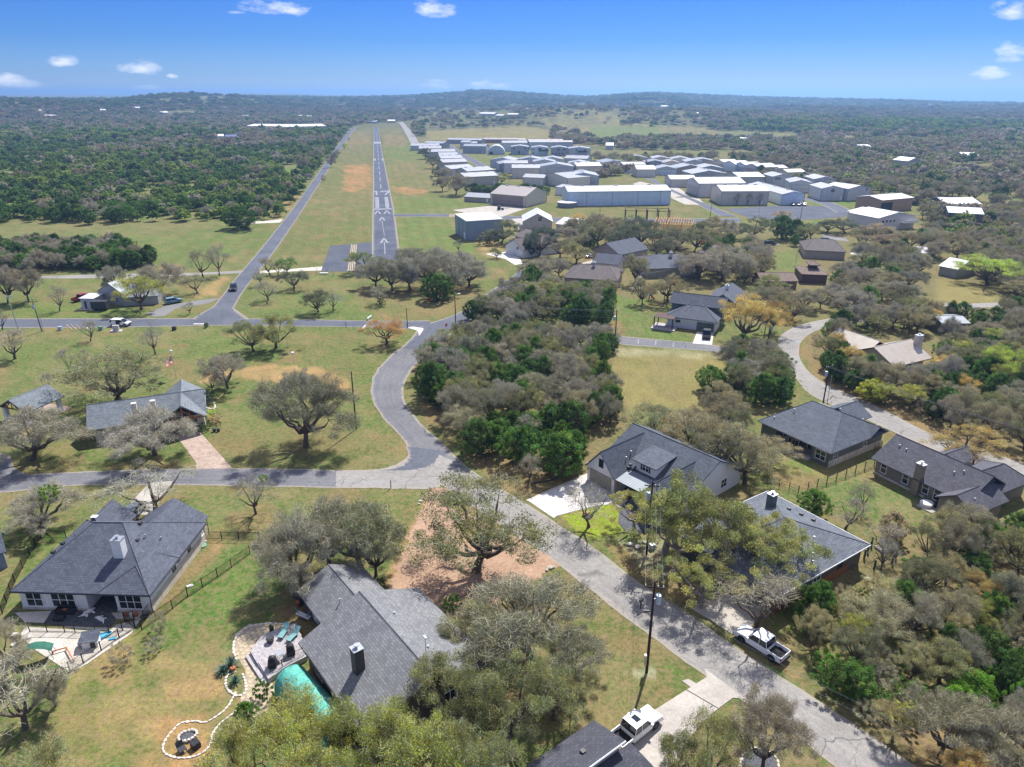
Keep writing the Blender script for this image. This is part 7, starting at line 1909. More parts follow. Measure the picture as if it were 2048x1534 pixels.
mb = MB(); mb.box(-.4,.4,-.35,.35,.78,.84); part(e,'table_top','steel',mb)
for x in (-.34,.34):
 for y in (-.3,.3):
  mb = MB(); mb.box(x - .03,x + .03,y - .03,y + .03,0,.78); part(e,'leg','steel',mb)
p = on_deck(541,1284); e = empty('fire_bowl',(p.x,p.y,.61),0,'small round black fire bowl on the deck','fire bowl')
mb = MB(); mb.lathe([(.3,0),(.36,.1),(.42,.42),(.44,.5),(.36,.5),(.3,.4),(.01,.38)],0,0,14); part(e,'bowl','trim_dark',mb)
mb = MB(); mb.cyl(0,0,.5,.56,.3,12); part(e,'lid','trim_dark',mb)
p = at(544,1262); e = empty('plant_pot',(p.x,p.y,0),0,'dark pot with a small shrub beside the deck corner','plant pot')
mb = MB(); mb.lathe([(.2,0),(.28,.4),(.24,.42)],0,0,12); part(e,'pot','trim_dark',mb)
mb = MB()
for k in range(40):
 a = k * 2.4; mb.add([(0,0,.4),(math.cos(a) * .3,math.sin(a) * .3,.6 + .3 * ((k * 37) % 10) / 10),(math.cos(a + .4) * .25,math.sin(a + .4) * .25,.5)],[(0,1,2)])
part(e,'leaves','agave',mb)
p = at(608,1240); e = empty('hammock',(p.x,p.y,0),rot + .6,'pale hammock chair frame beside the house wing','hammock')
mb = MB(); pts = [(-1.0 + 2.0 * k / 12,0,1.5 - 1.1 * math.sin(math.pi * k / 12)) for k in range(13)]; mb.tube(pts,.06,6); part(e,'frame','teal_cloth',mb)
mb = MB(); mb.slab([(-.8,-.3,.9),(.8,-.3,.5),(.8,.3,.5),(-.8,.3,.9)],.03); part(e,'sling','trim_white',mb)
p = at(635,1255); e = empty('parasol',(p.x,p.y,0),0,'closed pale parasol against the house wing','parasol')
mb = MB(); mb.cyl(0,0,0,2.5,.03,6); part(e,'pole','steel',mb); mb = MB(); mb.lathe([(.05,.9),(.2,1.1),(.12,2.0),(.03,2.45)],0,0,9); part(e,'canopy','trim_white',mb)
for (px,py,lb) in ((600,1200,'black bin beside the garage wing, nearer the oaks'),(596,1212,'stack of terracotta pots by the garage wing')):
 p = at(px,py); e = empty('bin' if 'bin' in lb else 'pot_stack',(p.x,p.y,0),rot,lb,'bin' if 'bin' in lb else 'pots')
 if 'bin' in lb:
  mb = MB(); mb.box(-1.2,1.2,-.4,.4,0,.95); bevelled(mb,'body',M['trim_dark'],e,.04); mb = MB(); mb.box(-1.22,1.22,-.42,.42,.95,1.02); part(e,'lid','trim_dark',mb)
 else:
  for k in range(2):
   mb = MB(); mb.lathe([(.2,.35 * k),(.3,.35 * k + .34)],.1 * k,0,10); part(e,'pot','clay',mb)
path = [(470,1268),(495,1250),(540,1246),(570,1250),(545,1262),(515,1276),(500,1302),(540,1356),(556,1390),(535,1420),(500,1440),(480,1400),(492,1370),(490,1340),(478,1320),(468,1290)]
bed = sheet('path',path,M['mortar'],.02,.04)
bp = [(at(*p).x,at(*p).y) for p in path]
rnd = random.Random(4); x0 = min(p[0] for p in bp); x1 = max(p[0] for p in bp); y0 = min(p[1] for p in bp); y1 = max(p[1] for p in bp); sp = .62
k = 0; yy = y0
while yy < y1:
 xx = x0 + (k % 2) * sp / 2
 while xx < x1:
  c = (xx + rnd.uniform(-.1,.1),yy + rnd.uniform(-.1,.1))
  if pip(np.array([c[0]]),np.array([c[1]]),bp)[0]:
   n = rnd.choice([5,6,6,7]); a0 = rnd.uniform(0,6); mb = MB()
   mb.prism([(math.cos(a0 + 2 * math.pi * i / n) * sp * rnd.uniform(.4,.54),math.sin(a0 + 2 * math.pi * i / n) * sp * rnd.uniform(.4,.54)) for i in range(n)],-.02,.022 + rnd.uniform(0,.012))
   o = mb.build('flagstone',M['flagstone'],bed); o.location = (c[0],c[1],.012)
  xx += sp
 yy += sp * .87; k += 1
def rock_mesh(seed,s=1.0,flat=.6):
 rs = np.random.RandomState(seed); mb = MB()
 import bmesh
 bm = bmesh.new(); bmesh.ops.create_icosphere(bm,subdivisions=1,radius=s)
 for v in bm.verts:
  v.co *= rs.uniform(.75,1.15); v.co.z *= flat
 me = bpy.data.meshes.new('rock'); bm.to_mesh(me); bm.free(); return me
RK = [rock_mesh(i,1,.6) for i in range(6)]
for me in RK: me.materials.append(M['pale_rock'])
RK2 = [m_.copy() for m_ in RK]
for me in RK2: me.materials[0] = M['rock']
def stone_line(px,label,step=.42,size=.14,name='stone_edging',cat='stone edging',closed=False):
 P = crom([at(*p) for p in px],8); L = sum((P[i + 1] - P[i]).length for i in range(len(P) - 1)); n = int(L / step)
 Q,_ = resamp(P,n); e = empty(name,(Q[0].x,Q[0].y,0),0,label,cat); rnd = random.Random(int(px[0][0]))
 for i,q in enumerate(Q):
  o = bpy.data.objects.new('stone',RK[rnd.randrange(6)]); COL.objects.link(o); o.parent = e
  d = Q[min(i + 1,n - 1)] - Q[max(i - 1,0)]; o.location = (q.x - Q[0].x,q.y - Q[0].y,size * .35); o.rotation_euler = (0,0,math.atan2(d.y,d.x))
  o.scale = (step * .66,size * rnd.uniform(.75,1.1),size * .8)
 return e
stone_line([(470,1388),(455,1414),(432,1434),(407,1446),(398,1443),(378,1444),(360,1448),(345,1462),(330,1482),(326,1498),(332,1508),(350,1515),(372,1516),(395,1511),(412,1500),(422,1486),(424,1470),(440,1448),(460,1432),(478,1418)],'curving line of white stones enclosing the fire pit')
stone_line([(570,1249),(540,1247),(505,1252),(484,1262),(470,1280),(467,1300),(472,1318)],'stone edging along the outer side of the flagstone path',.5,.16)
stone_line([(468,1345),(455,1352),(451,1366),(458,1382),(474,1392),(490,1386),(491,1366),(486,1350)],'ring of pale stones round the agave bed',.4,.17)
stone_line([(1480,1534),(1484,1514),(1496,1502),(1514,1497),(1534,1503),(1550,1514),(1557,1530),(1554,1555),(1520,1575),(1488,1560)],'pale stone ring round the dark oak by the road',.4,.16)
sheet('gravel_bed',[(1482,1534),(1487,1514),(1498,1504),(1514,1500),(1534,1506),(1548,1516),(1554,1532),(1550,1552),(1520,1570),(1490,1556)],M['gravel_dark'],.02)
p = at(376,1474); e = empty('fire_pit',(p.x,p.y,0),.4,'round fire pit of stacked pale stones on the red earth lawn','fire pit')
rnd = random.Random(2)
for lay in range(2):
 for i in range(15):
  a = 2 * math.pi * (i + .5 * lay) / 15; o = bpy.data.objects.new('stone',RK[i % 6]); COL.objects.link(o); o.parent = e
  o.location = (math.cos(a) * .78,math.sin(a) * .58,.1 + lay * .17); o.scale = (.17,.14,.15); o.rotation_euler = (0,0,a + 1.57)
mb = MB(); mb.lathe([(.62,.05),(.5,.12),(.05,.16)],0,0,14); part(e,'ash','gravel_dark',mb)
for (px,py,lb,s) in ((365,1503,'dark lawn chair beside the fire pit, nearer the stone line',.32),(392,1494,'black cube seat beside the fire pit',.36)):
 p = at(px,py); e = empty('seat',(p.x,p.y,0),.5 + s,lb,'seat')
 if 'cube' in lb:
  mb = MB(); mb.box(-s,s,-s,s,0,.55); bevelled(mb,'body',M['cover'],e,.05); mb = MB(); mb.box(-s * .98,s * .98,-s * .98,s * .98,.552,.6); bevelled(mb,'cushion',M['cover'],e,.03)
 else:
  mb = MB(); mb.box(-s,s,-s,s,.32,.38); part(e,'seat_board','trim_dark',mb); mb = MB(); mb.slab([(-s,s,.36),(s,s,.36),(s,s + .2,.85),(-s,s + .2,.85)],.04); part(e,'backrest','trim_dark',mb)
  for x in (-s + .04,s - .04):
   for y in (-s + .04,s - .04):
    mb = MB(); mb.box(x - .03,x + .03,y - .03,y + .03,0,.32); part(e,'leg','trim_dark',mb)
def agave(px,py,r,label,n=34,group=None):
 p = at(px,py); e = empty('agave',(p.x,p.y,0),0,label,'plant',group); rnd = random.Random(int(px))
 for k in range(n):
  a = k * 2.4; el = .15 + 1.25 * (k / n); l = r * rnd.uniform(.8,1.1); w = .05 * r + .03; mb = MB()
  d = Vector((math.cos(a) * math.cos(el),math.sin(a) * math.cos(el),math.sin(el))); s = Vector((-math.sin(a),math.cos(a),0)) * w
  m1 = d * l * .5 + Vector((0,0,.06)); ti = d * l
  mb.add([-s * .7 + Vector((0,0,.05)),s * .7 + Vector((0,0,.05)),m1 + s,m1 - s,ti,m1 - Vector((0,0,.05))],[(0,1,2,3),(3,2,4),(1,0,5),(2,1,5),(0,3,5),(4,2,5),(3,4,5)])
  part(e,'leaf','agave',mb)
agave(462,1333,1.25,'big grey green agave at the lawn edge, beside a red pot'); agave(445,1345,1.0,'smaller agave left of the big one'); agave(470,1366,.95,'spiky agave inside the stone ring bed')
p = at(467,1342); e = empty('garden_pot',(p.x,p.y,0),0,'red pot beside the big agave','plant pot'); mb = MB(); mb.lathe([(.16,0),(.28,.3),(.26,.5),(.2,.52)],0,0,12); part(e,'pot','clay',mb); mb = MB(); mb.lathe([(.2,.48),(.05,.53)],0,0,10); part(e,'soil','trim_dark',mb)
def rocks(lst,label,mats=RK,group=None):
 for k,(px,py,s) in enumerate(lst):
  p = at(px,py); o = bpy.data.objects.new('rock',mats[k % 6]); COL.objects.link(o); o.location = (p.x,p.y,s * .3); o.scale = (s,s * .75,s * .8); o.rotation_euler = (0,0,k * 1.3)
  tag(o,label % ORD[k],'rock',group)
rocks([(32,1272,.5),(44,1282,.6),(58,1276,.45),(40,1296,.5),(28,1290,.4)],'pale landscape rock at the sandpit corner, %s from the fence',RK,'rocks at the sandpit')
rocks([(842,1003,.35),(846,998,.3),(838,1008,.25)],'white rock at the dirt drive mouth, %s from the road',RK,'rocks at the dirt drive')
rocks([(1100,1137,.45),(1094,1141,.35),(1106,1135,.35),(1098,1134,.3)],'grey boulder at the south mouth of the dirt drive, %s in its pile',RK2,'boulders at the dirt drive')
rocks([(1735,1160,.5),(1766,1172,.6),(1772,1176,.35),(1745,1178,.4),(1752,1188,.35)],'limestone boulder on the grass below the timber pen, %s from the house',RK,'boulders below the pen')
rocks([(1260,1090,.5),(1275,1096,.6),(1290,1086,.5),(1310,1092,.4),(1330,1150,.4),(1345,1142,.4),(1360,1158,.35),(1384,1178,.4)],'pale ledge rock on the stony bank by the road, %s going down it',RK,'ledge rocks on the bank')
for k in range(7):
 p = at(1398 + k * 9.5,1206 - k * 5.5); q = at(1412 + k * 9.5,1212 - k * 5.5)
 mb = MB(); mb.obox((p.x,p.y),(q.x,q.y),.45,.14,0); o = bevelled(mb,'stepping_stone',M['flagstone'],None,.03); tag(o,'stone step up from the concrete drive, %s from the bottom' % ORD[k],'step','stone steps by the drive')
p = at(133,1226); e = empty('sofa',(p.x,p.y,.05),math.radians(-2),'black wicker garden sofa against the white house wall','sofa')
mb = MB(); mb.box(-.95,.95,-.4,.4,.1,.38); bevelled(mb,'base',M['cover'],e,.03)
for x in (-.46,.46):
 mb = MB(); mb.box(x - .44,x + .44,-.38,.28,.38,.5); bevelled(mb,'seat_cushion',M['cover'],e,.05); mb = MB(); mb.box(x - .44,x + .44,.22,.4,.5,.85); bevelled(mb,'back_cushion',M['cover'],e,.05)
for x in (-1.0,1.0):
 mb = MB(); mb.box(x - .08,x + .08,-.4,.4,.1,.62); bevelled(mb,'armrest',M['cover'],e,.03)
mb = MB(); mb.box(-.25,.2,-.2,.1,.5,.53); part(e,'throw','clay',mb)
p = at(119,1240); e = empty('coffee_table',(p.x,p.y,.05),math.radians(-2),'low dark coffee table on the patio in front of the sofa','table')
mb = MB(); mb.box(-.6,.6,-.35,.35,.36,.42); part(e,'table_top','cover',mb)
for x in (-.52,.52):
 for y in (-.28,.28):
  mb = MB(); mb.box(x - .04,x + .04,y - .04,y + .04,0,.36); part(e,'leg','cover',mb)
for (px,py,c,lb) in ((254,1233,'clay','orange terracotta pot, nearer the house door'),(273,1233,'clay','orange terracotta pot, nearer the house corner')):
 p = at(px,py); e = empty('plant_pot',(p.x,p.y,.05),0,lb + ' of the white house','plant pot'); mb = MB(); mb.lathe([(.16,0),(.26,.36),(.28,.4),(.22,.4)],0,0,12); part(e,'pot',c,mb); mb = MB(); mb.lathe([(.22,.36),(.04,.4)],0,0,10); part(e,'soil','trim_dark',mb)
p = at(264,1234); e = empty('bucket',(p.x,p.y,.05),0,'white bucket between the two terracotta pots','bucket'); mb = MB(); mb.lathe([(.17,0),(.22,.5),(.19,.5),(.17,.42)],0,0,12); part(e,'body','trim_white',mb); mb = MB(); mb.tube([(-.21,0,.46),(0,0,.62),(.21,0,.46)],.012,4); part(e,'handle','steel',mb)
p = at(289,1236); e = empty('coiled_hose',(p.x,p.y,.05),0,'dark coiled hose at the corner of the white house','hose'); mb = MB()
mb.tube([(math.cos(k * .4) * (.22 + k * .003),math.sin(k * .4) * (.22 + k * .003),.05 + k * .0035) for k in range(60)],.025,5); part(e,'coil','rubber',mb); mb = MB(); mb.tube([(.3,0,.1),(.5,.2,.05),(.6,.1,.05)],.02,5); part(e,'nozzle','steel',mb)
p = at(404,1092); e = empty('septic_lid',(p.x,p.y,0),0,'round green tank lid at the rear corner of the white house','tank lid'); mb = MB(); mb.lathe([(.6,0),(.6,.16),(.5,.22),(.03,.26)],0,0,18); part(e,'lid','green_box',mb); mb = MB(); mb.cyl(.3,.7,0,.35,.09,8); part(e,'pipe','trim_white',mb)
p = at(380,1172); e = empty('drain_cover',(p.x,p.y,0),.6,'white drain cover beside the iron fence','cover'); mb = MB(); mb.box(-.35,.35,-.2,.2,0,.08); part(e,'cover','trim_white',mb)
def dog(px,py,rot,label,s=1.0):
 p = at(px,py)
 pts = [(0,0,.14),(.28,.02,.17),(.5,.04,.16),(.66,.08,.17),(.82,.14,.13),(.93,.17,.10),(-.22,-.03,.14),(-.42,-.02,.11),(-.62,.06,.07),(-.78,.16,.04),(-.86,.28,.03),
     (.42,-.16,.08),(.55,-.36,.05),(.62,-.52,.04),(.40,-.12,.13),(.46,-.40,.06),(.50,-.60,.04),(-.32,-.18,.10),(-.20,-.40,.06),(-.34,-.58,.04),(-.28,-.16,.14),(-.12,-.36,.07),(-.22,-.56,.05),(.70,.18,.24),(.66,-.0,.24)]
 ed = [(0,1),(1,2),(2,3),(3,4),(4,5),(0,6),(6,7),(7,8),(8,9),(9,10),(2,11),(11,12),(12,13),(2,14),(14,15),(15,16),(7,17),(17,18),(18,19),(7,20),(20,21),(21,22),(3,23),(3,24)]
 rad = [1.35 * q for q in [.17,.18,.14,.11,.075,.05,.15,.12,.04,.03,.018,.07,.045,.04,.07,.045,.04,.085,.05,.04,.085,.05,.04,.03,.03]]
 me = bpy.data.meshes.new('dog'); me.from_pydata([tuple(c * s for c in q) for q in pts],ed,[]); me.materials.append(M['dog'])
 o = bpy.data.objects.new('dog',me); COL.objects.link(o); o.location = (p.x,p.y,.055); o.rotation_euler = (0,0,rot)
 md = o.modifiers.new('skin','SKIN')
 for v,r in zip(me.skin_vertices[0].data,rad): v.radius = (r * s,r * s)
 me.skin_vertices[0].data[0].use_root = True
 md2 = o.modifiers.new('smooth','SUBSURF'); md2.levels = 1; md2.render_levels = 1
 tag(o,label,'dog','dogs lying on the patio'); return o
dog(175,1228,.9,'white dog lying on its side on the dark patio, nearer the house',1.05)
dog(202,1241,2.6,'white dog lying stretched out on the dark patio, nearer the fence',.95)
p = at(184,1290); e = empty('playhouse',(p.x,p.y,.05),math.radians(14),'white kennel house with dark lean-to roof in the sandpit','kennel')
mb = MB(); mb.extr([(-.75,-.55,0),(.75,-.55,0),(.75,-.55,1.0),(-.75,-.55,1.0)],(0,1.1,0)); part(e,'wall','white_board',mb)
mb = MB(); mb.slab([(-.95,-.75,.98),(.95,-.75,.98),(.95,.75,1.32),(-.95,.75,1.32)],.07); part(e,'roof','shingle_slate',mb)
mb = MB(); mb.box(.05,.55,-.58,-.54,.02,.7); part(e,'doorway','trim_dark',mb); mb = MB(); mb.box(-1.2,-.8,-.3,.5,0,.75); part(e,'side_box','grey_wood',mb)
p = at(208,1273); e = empty('paddling_pool',(p.x,p.y,.05),.6,'light blue oval paddling pool in the sandpit','paddling pool'); mb = MB(); mb.lathe([(.45,0),(.5,.22),(.46,.24),(.42,.06),(.02,.05)],0,0,18); o = part(e,'tub','poolblue',mb); o.scale = (1.7,.8,1); mb = MB(); mb.lathe([(.42,.1),(.02,.11)],0,0,18); o = part(e,'water','poolwater',mb); o.scale = (1.65,.78,1)
p = at(226,1279); e = empty('toy',(p.x,p.y,.05),.3,'small blue and yellow toy beside the paddling pool','toy'); mb = MB(); mb.box(-.4,.3,-.12,.12,0,.14); part(e,'base','poolblue',mb); mb = MB(); mb.tube([(-.4,0,.05),(-.1,.25,.12),(.35,.2,.1)],.05,6); part(e,'arc','paint_yellow',mb)
p = at(76,1318); e = empty('swing_canopy',(p.x,p.y,0),.35,'green mesh swing canopy at the sandpit edge','canopy'); V = []; F = []
for i in range(9):
 for k in range(5): V.append((-1.6 + 3.2 * i / 8,-.6 + 1.2 * k / 4,1.9 - .75 * ((i - 4) / 4) ** 2 - .12 * ((k - 2) / 2) ** 2))
for i in range(8):
 for k in range(4): q = i * 5 + k; F.append((q,q + 1,q + 6,q + 5))
mb = MB(); mb.add(V,F); mb.build('canopy',M['green_net'],e,smooth=True)
for x in (-1.4,1.4):
 for y in (-.5,.5):
  mb = MB(); mb.tube([(x * .9,y,1.3),(x * 1.15,y * 1.3,0)],.035,5); part(e,'leg','steel',mb)
p = at(106,1308); q = at(134,1300); q2 = at(148,1325); e = empty('climbing_frame',(p.x,p.y,0),0,'low orange timber frame in the sandpit','frame')
mb = MB(); mb.obox((0,0),(q.x - p.x,q.y - p.y),.1,.1,.3); part(e,'beam','clay',mb); mb = MB(); mb.obox((q.x - p.x,q.y - p.y),(q2.x - p.x,q2.y - p.y),.1,.1,.3); part(e,'beam','clay',mb)
for g_ in ((0,0),(q.x - p.x,q.y - p.y),(q2.x - p.x,q2.y - p.y)):
 mb = MB(); mb.box(g_[0] - .06,g_[0] + .06,g_[1] - .06,g_[1] + .06,0,.32); part(e,'post','clay',mb)
p = at(1172,1030); q = at(1184,1026); e = empty('bench',(p.x,p.y,0),math.atan2((q - p).y,(q - p).x),'small pale wooden bench under the bare lawn tree','bench'); mb = MB(); mb.box(-.55,.55,-.22,.22,.4,.46); part(e,'seat','new_wood',mb)
for x in (-.45,.45):
 mb = MB(); mb.box(x - .05,x + .05,-.2,.2,0,.4); part(e,'leg','new_wood',mb)
p = at(1304,1098); e = empty('utility_box',(p.x,p.y,0),.4,'grey utility box at the foot of the front yard pole','utility box'); mb = MB(); mb.box(-.3,.3,-.25,.25,0,.7); bevelled(mb,'body',M['galv'],e,.03); mb = MB(); mb.box(-.32,.32,-.27,.27,.7,.75); part(e,'lid','galv',mb)
for (px,py,c,lb) in ((121,660,'galv','grey utility box beside the yellow parking lines'),(202,660,'green_box','low green utility box on the verge'),(176,660,'trim_white','small white marker on the verge'),(349,660,'trim_dark','dark cut tree stump on the verge')):
 p = at(px,py); e = empty('tree_stump' if 'stump' in lb else 'marker_block' if 'marker' in lb else 'utility_box',(p.x,p.y,0),.1,lb,'stump' if 'stump' in lb else 'marker' if 'marker' in lb else 'utility box'); w = .9 if c != 'trim_white' else .3; mb = MB(); mb.box(-w / 2,w / 2,-.4,.4,0,.85 if c != 'trim_white' else .5); bevelled(mb,'body',M[c],e,.05); mb = MB(); mb.box(-w / 2 - .03,w / 2 + .03,-.43,.43,.85 if c != 'trim_white' else .5,.92 if c != 'trim_white' else .55); part(e,'lid',c,mb)
for k in range(3):
 a,b = at(133 + k * 9.5,650),at(144 + k * 9.5,661); mb = MB(); mb.obox((a.x,a.y),(b.x,b.y),.12,.15,.0); o = mb.build('kerb_bar',M['paint_yellow']); tag(o,'yellow parking bar on the verge, %s from the wooden pole' % ORD[k],'parking bar','yellow parking bars')
p = at(233,662); e = empty('monument',(p.x,p.y,0),.1,'white stone monument on a step beside the cross road','monument'); mb = MB(); mb.box(-1.3,1.3,-.7,.7,0,.15); part(e,'base','concrete_white',mb); mb = MB(); mb.box(-.75,.75,-.25,.25,.15,1.5); bevelled(mb,'slab',M['concrete_white'],e,.04)
p = at(400,648); e = empty('street_sign',(p.x,p.y,0),0,'white street sign post at the mouth of the diagonal road','sign'); mb = MB(); mb.cyl(0,0,0,2.6,.05,6); part(e,'post','steel',mb); mb = MB(); mb.box(-.5,.5,-.02,.02,2.3,2.55); part(e,'plate','trim_white',mb); mb = MB(); mb.box(-1.6,1.6,-.4,.4,-.02,.05); part(e,'base','concrete_white',mb)
p = at(893,668); e = empty('stop_sign',(p.x,p.y,0),.9,'red octagonal stop sign beside the curved road','sign'); mb = MB(); mb.cyl(0,.03,0,2.4,.04,6); part(e,'post','steel',mb)
M['sign_red'] = plain('sign_red',(.5,.015,.02),.5,.03)
def octo(r,z,y0,y1):
 q = MB(); q.extr([(math.cos(math.pi / 8 + math.pi / 4 * k) * r,y0,z + math.sin(math.pi / 8 + math.pi / 4 * k) * r) for k in range(8)],(0,y1 - y0,0)); return q
part(e,'border','trim_white',octo(.46,2.35,-.012,.0)); part(e,'plate','sign_red',octo(.42,2.35,-.02,-.0125))
fc = bpy.data.curves.new('lettering','FONT'); fc.body = 'STOP'; fc.size = .3; fc.align_x = 'CENTER'; fc.align_y = 'CENTER'; fc.extrude = .002; fo = bpy.data.objects.new('text',fc); COL.objects.link(fo)
me = bpy.data.meshes.new_from_object(fo.evaluated_get(bpy.context.evaluated_depsgraph_get())); bpy.data.objects.remove(fo); me.materials.clear(); me.materials.append(M['trim_white'])
o = bpy.data.objects.new('lettering',me); COL.objects.link(o); o.parent = e; o.location = (0,-.024,2.35); o.rotation_euler = (math.pi / 2,0,0)
for (px,py,c,lb) in ((782,976,'rust','brown post by the side road corner'),(692,654,'trim_dark','dark post at the edge of the cross road'),(1293 - 12,1218,'trim_dark','black mailbox on the road edge by the power pole')):
 p = at(px,py); e = empty('post' if 'post' in lb else 'mailbox',(p.x,p.y,0),.7,lb,'post' if 'post' in lb else 'mailbox'); mb = MB(); mb.box(-.05,.05,-.05,.05,0,1.15); part(e,'stake',c,mb); mb = MB(); mb.box(*((-.28,.28,-.12,.12,1.15,1.42) if 'mailbox' in lb else (-.09,.09,-.09,.09,1.15,1.25))); bevelled(mb,'box' if 'mailbox' in lb else 'cap',M[c],e,.02)
p = at(862,603); e = empty('marker_ball',(p.x,p.y,0),0,'orange marker ball lying before the runway thicket','marker'); mb = MB(); mb.lathe([(.05,0),(.32,.1),(.42,.38),(.32,.68),(.05,.78)],0,0,12); mb.build('ball',M['orange_paint'],e,smooth=True); mb = MB(); mb.tube([(.4,0,.38),(.9,.2,.03)],.03,4); part(e,'tether','steel',mb)
p = at(1134,413.5); e = empty('water_tank',(p.x,p.y,0),0,'low round white water tank beside the long blue hangar','tank'); mb = MB(); mb.cyl(0,0,0,2.4,5.0,28); part(e,'wall','metal_grey',mb); mb = MB(); mb.lathe([(5.1,2.4),(5.1,2.5),(.1,3.1)],0,0,28); part(e,'roof','metal_white',mb)
p = at(1406,487); e = empty('portable_toilet',(p.x,p.y,0),.3,'orange portable toilet under the oaks','portable toilet'); mb = MB(); mb.box(-.6,.6,-.6,.6,0,2.2); bevelled(mb,'cabin',M['orange_paint'],e,.05); mb = MB(); mb.box(-.62,.62,-.62,.62,2.2,2.35); bevelled(mb,'roof',M['trim_white'],e,.05); mb = MB(); mb.box(-.42,.42,-.64,-.6,.1,2.0); part(e,'door','orange_paint',mb)
p = at(202,620); e = empty('trailer',(p.x,p.y,.0),.05,'black box trailer parked beside the small white shed','trailer'); mb = MB(); mb.box(-2.0,2.0,-1.0,1.0,.45,2.6); bevelled(mb,'box',M['trim_dark'],e,.08); mb = MB(); mb.tube([(-2,0,.5),(-3.2,0,.45)],.05,5); part(e,'tow_bar','trim_dark',mb)
for x in (-.5,.5):
 for s in (-1,1):
  mb = MB(); mb.tube([(x,s * .85,.36),(x,s * 1.05,.36)],.36,14); part(e,'wheel','tyre',mb)
a,b = at(165,618),at(190,618); e = empty('shed',(a.x,a.y,0),math.atan2((b - a).y,(b - a).x),'small white pump shed with flat roof and dark door','shed'); L = (b - a).length
mb = MB(); mb.box(0,L,0,5,0,2.9); part(e,'wall','metal_obj',mb,(.55,.58,.58)); mb = MB(); mb.slab([(-.3,-.3,3.1),(L + .3,-.3,3.0),(L + .3,5.3,3.0),(-.3,5.3,3.1)],.15); part(e,'roof','metal_white',mb); mb = MB(); mb.box(L * .25,L * .42,-.06,.02,.1,2.2); part(e,'door','trim_dark',mb); mb = MB(); mb.box(-1.2,L + .5,-1.2,.0,-.02,.12); part(e,'slab','concrete',mb)
p = at(1002,420); e = empty('tractor',(p.x,p.y,.04),.3,'black flatbed tractor standing on the tan hangar apron','tractor'); mb = MB(); mb.box(-1.9,1.2,-.8,.8,.6,1.0); bevelled(mb,'chassis',M['trim_dark'],e,.06); mb = MB(); mb.box(-1.7,-.4,-.7,.7,1.0,2.3); bevelled(mb,'cab',M['trim_dark'],e,.1); mb = MB(); mb.tube([(1.2,0,.7),(4.0,0,.7)],.1,5); part(e,'tow_bar','trim_dark',mb)
for x,r_ in ((-1.2,.55),(.8,.4)):
 for s in (-1,1):
  mb = MB(); mb.tube([(x,s * .75,r_),(x,s * 1.05,r_)],r_,14); part(e,'wheel','tyre',mb)
a,b = at(1250,444),at(1338,446); e = empty('steel_frame',(a.x,a.y,0),math.atan2((b - a).y,(b - a).x),'row of dark rust steel frames of an unfinished building','steel frame'); L = (b - a).length
for k in range(5):
 x = L * k / 4
 for y in (0,9):
  mb = MB(); mb.box(x - .2,x + .2,y - .2,y + .2,0,5.2); part(e,'column','rust',mb)
 mb = MB(); mb.box(x - .2,x + .2,-.6,9.6,5.2,5.7); part(e,'rafter','rust',mb)
for y in (0,9):
 mb = MB(); mb.box(-.4,L + .4,y - .15,y + .15,5.0,5.2); part(e,'beam','rust',mb)
a,b = at(1306,466),at(1382,470); e = empty('timber_skeleton',(a.x,a.y,0),math.atan2((b - a).y,(b - a).x),'raw timber framework of a house being built','timber frame'); L = (b - a).length; D = 13
stm = MB(); stm.box(-.05,.05,-.05,.05,0,3.0); stme = stm.mesh('stud',M['new_wood'])
def stud(x,y,s=1.0):
 o = bpy.data.objects.new('stud',stme); COL.objects.link(o); o.parent = e; o.location = (x,y,0); o.scale = (1.6,1.6,s)
nx = 22
for i in range(nx + 1):
 for y in (0,D * .5,D): stud(L * i / nx,y,1.25)
for j in range(1,12):
 for x in (0,L * .35,L * .7,L): stud(x,D * j / 12,1.25)
for y in (0,D * .5,D):
 mb = MB(); mb.box(0,L,y - .08,y + .08,3.7,3.9); part(e,'top_plate','new_wood',mb)
for x in (0,L * .35,L * .7,L):
 mb = MB(); mb.box(x - .08,x + .08,0,D,3.9,4.1); part(e,'top_plate','new_wood',mb)
for i in range(15):
 x = L * (i + .5) / 15; mb = MB(); mb.tube([(x,-.5,3.9),(x,D * .35,5.4),(x,D * .65,5.4),(x,D + .5,3.9)],.11,4); part(e,'rafter','new_wood',mb)
p = at(1300,600); e = empty('play_set',(p.x,p.y,0),.4,'red and blue play set under the wide tan oak','play set'); mb = MB(); mb.tube([(0,0,1.6),(1.6,.3,.15)],.3,5); part(e,'slide','clay',mb); mb = MB(); mb.box(-.8,.1,-.5,.5,1.5,1.65); part(e,'platform','poolblue',mb)
for x in (-.75,.05):
 for y in (-.45,.45):
  mb = MB(); mb.box(x - .06,x + .06,y - .06,y + .06,0,2.2); part(e,'post','timber',mb)
p = at(1852,1012); e = empty('hot_tub',(p.x,p.y,0),0,'white round tub on the slab behind the taupe house','tub'); mb = MB(); mb.lathe([(.85,0),(.9,.6),(.8,.65),(.7,.5),(.02,.45)],0,0,18); part(e,'shell','trim_white',mb); mb = MB(); mb.lathe([(.8,.66),(.02,.72)],0,0,18); part(e,'lid','trim_white',mb)
p = at(1872,1016); e = empty('grill',(p.x,p.y,.12),-1,'black covered grill beside the white tub','grill'); mb = MB(); mb.lathe([(.45,0),(.42,.7),(.25,1.05),(.03,1.1)],0,0,4); bevelled(mb,'cover',M['cover'],e,.08); mb = MB(); mb.box(-.5,.5,-.02,.02,.7,.75); part(e,'handle','cover',mb)
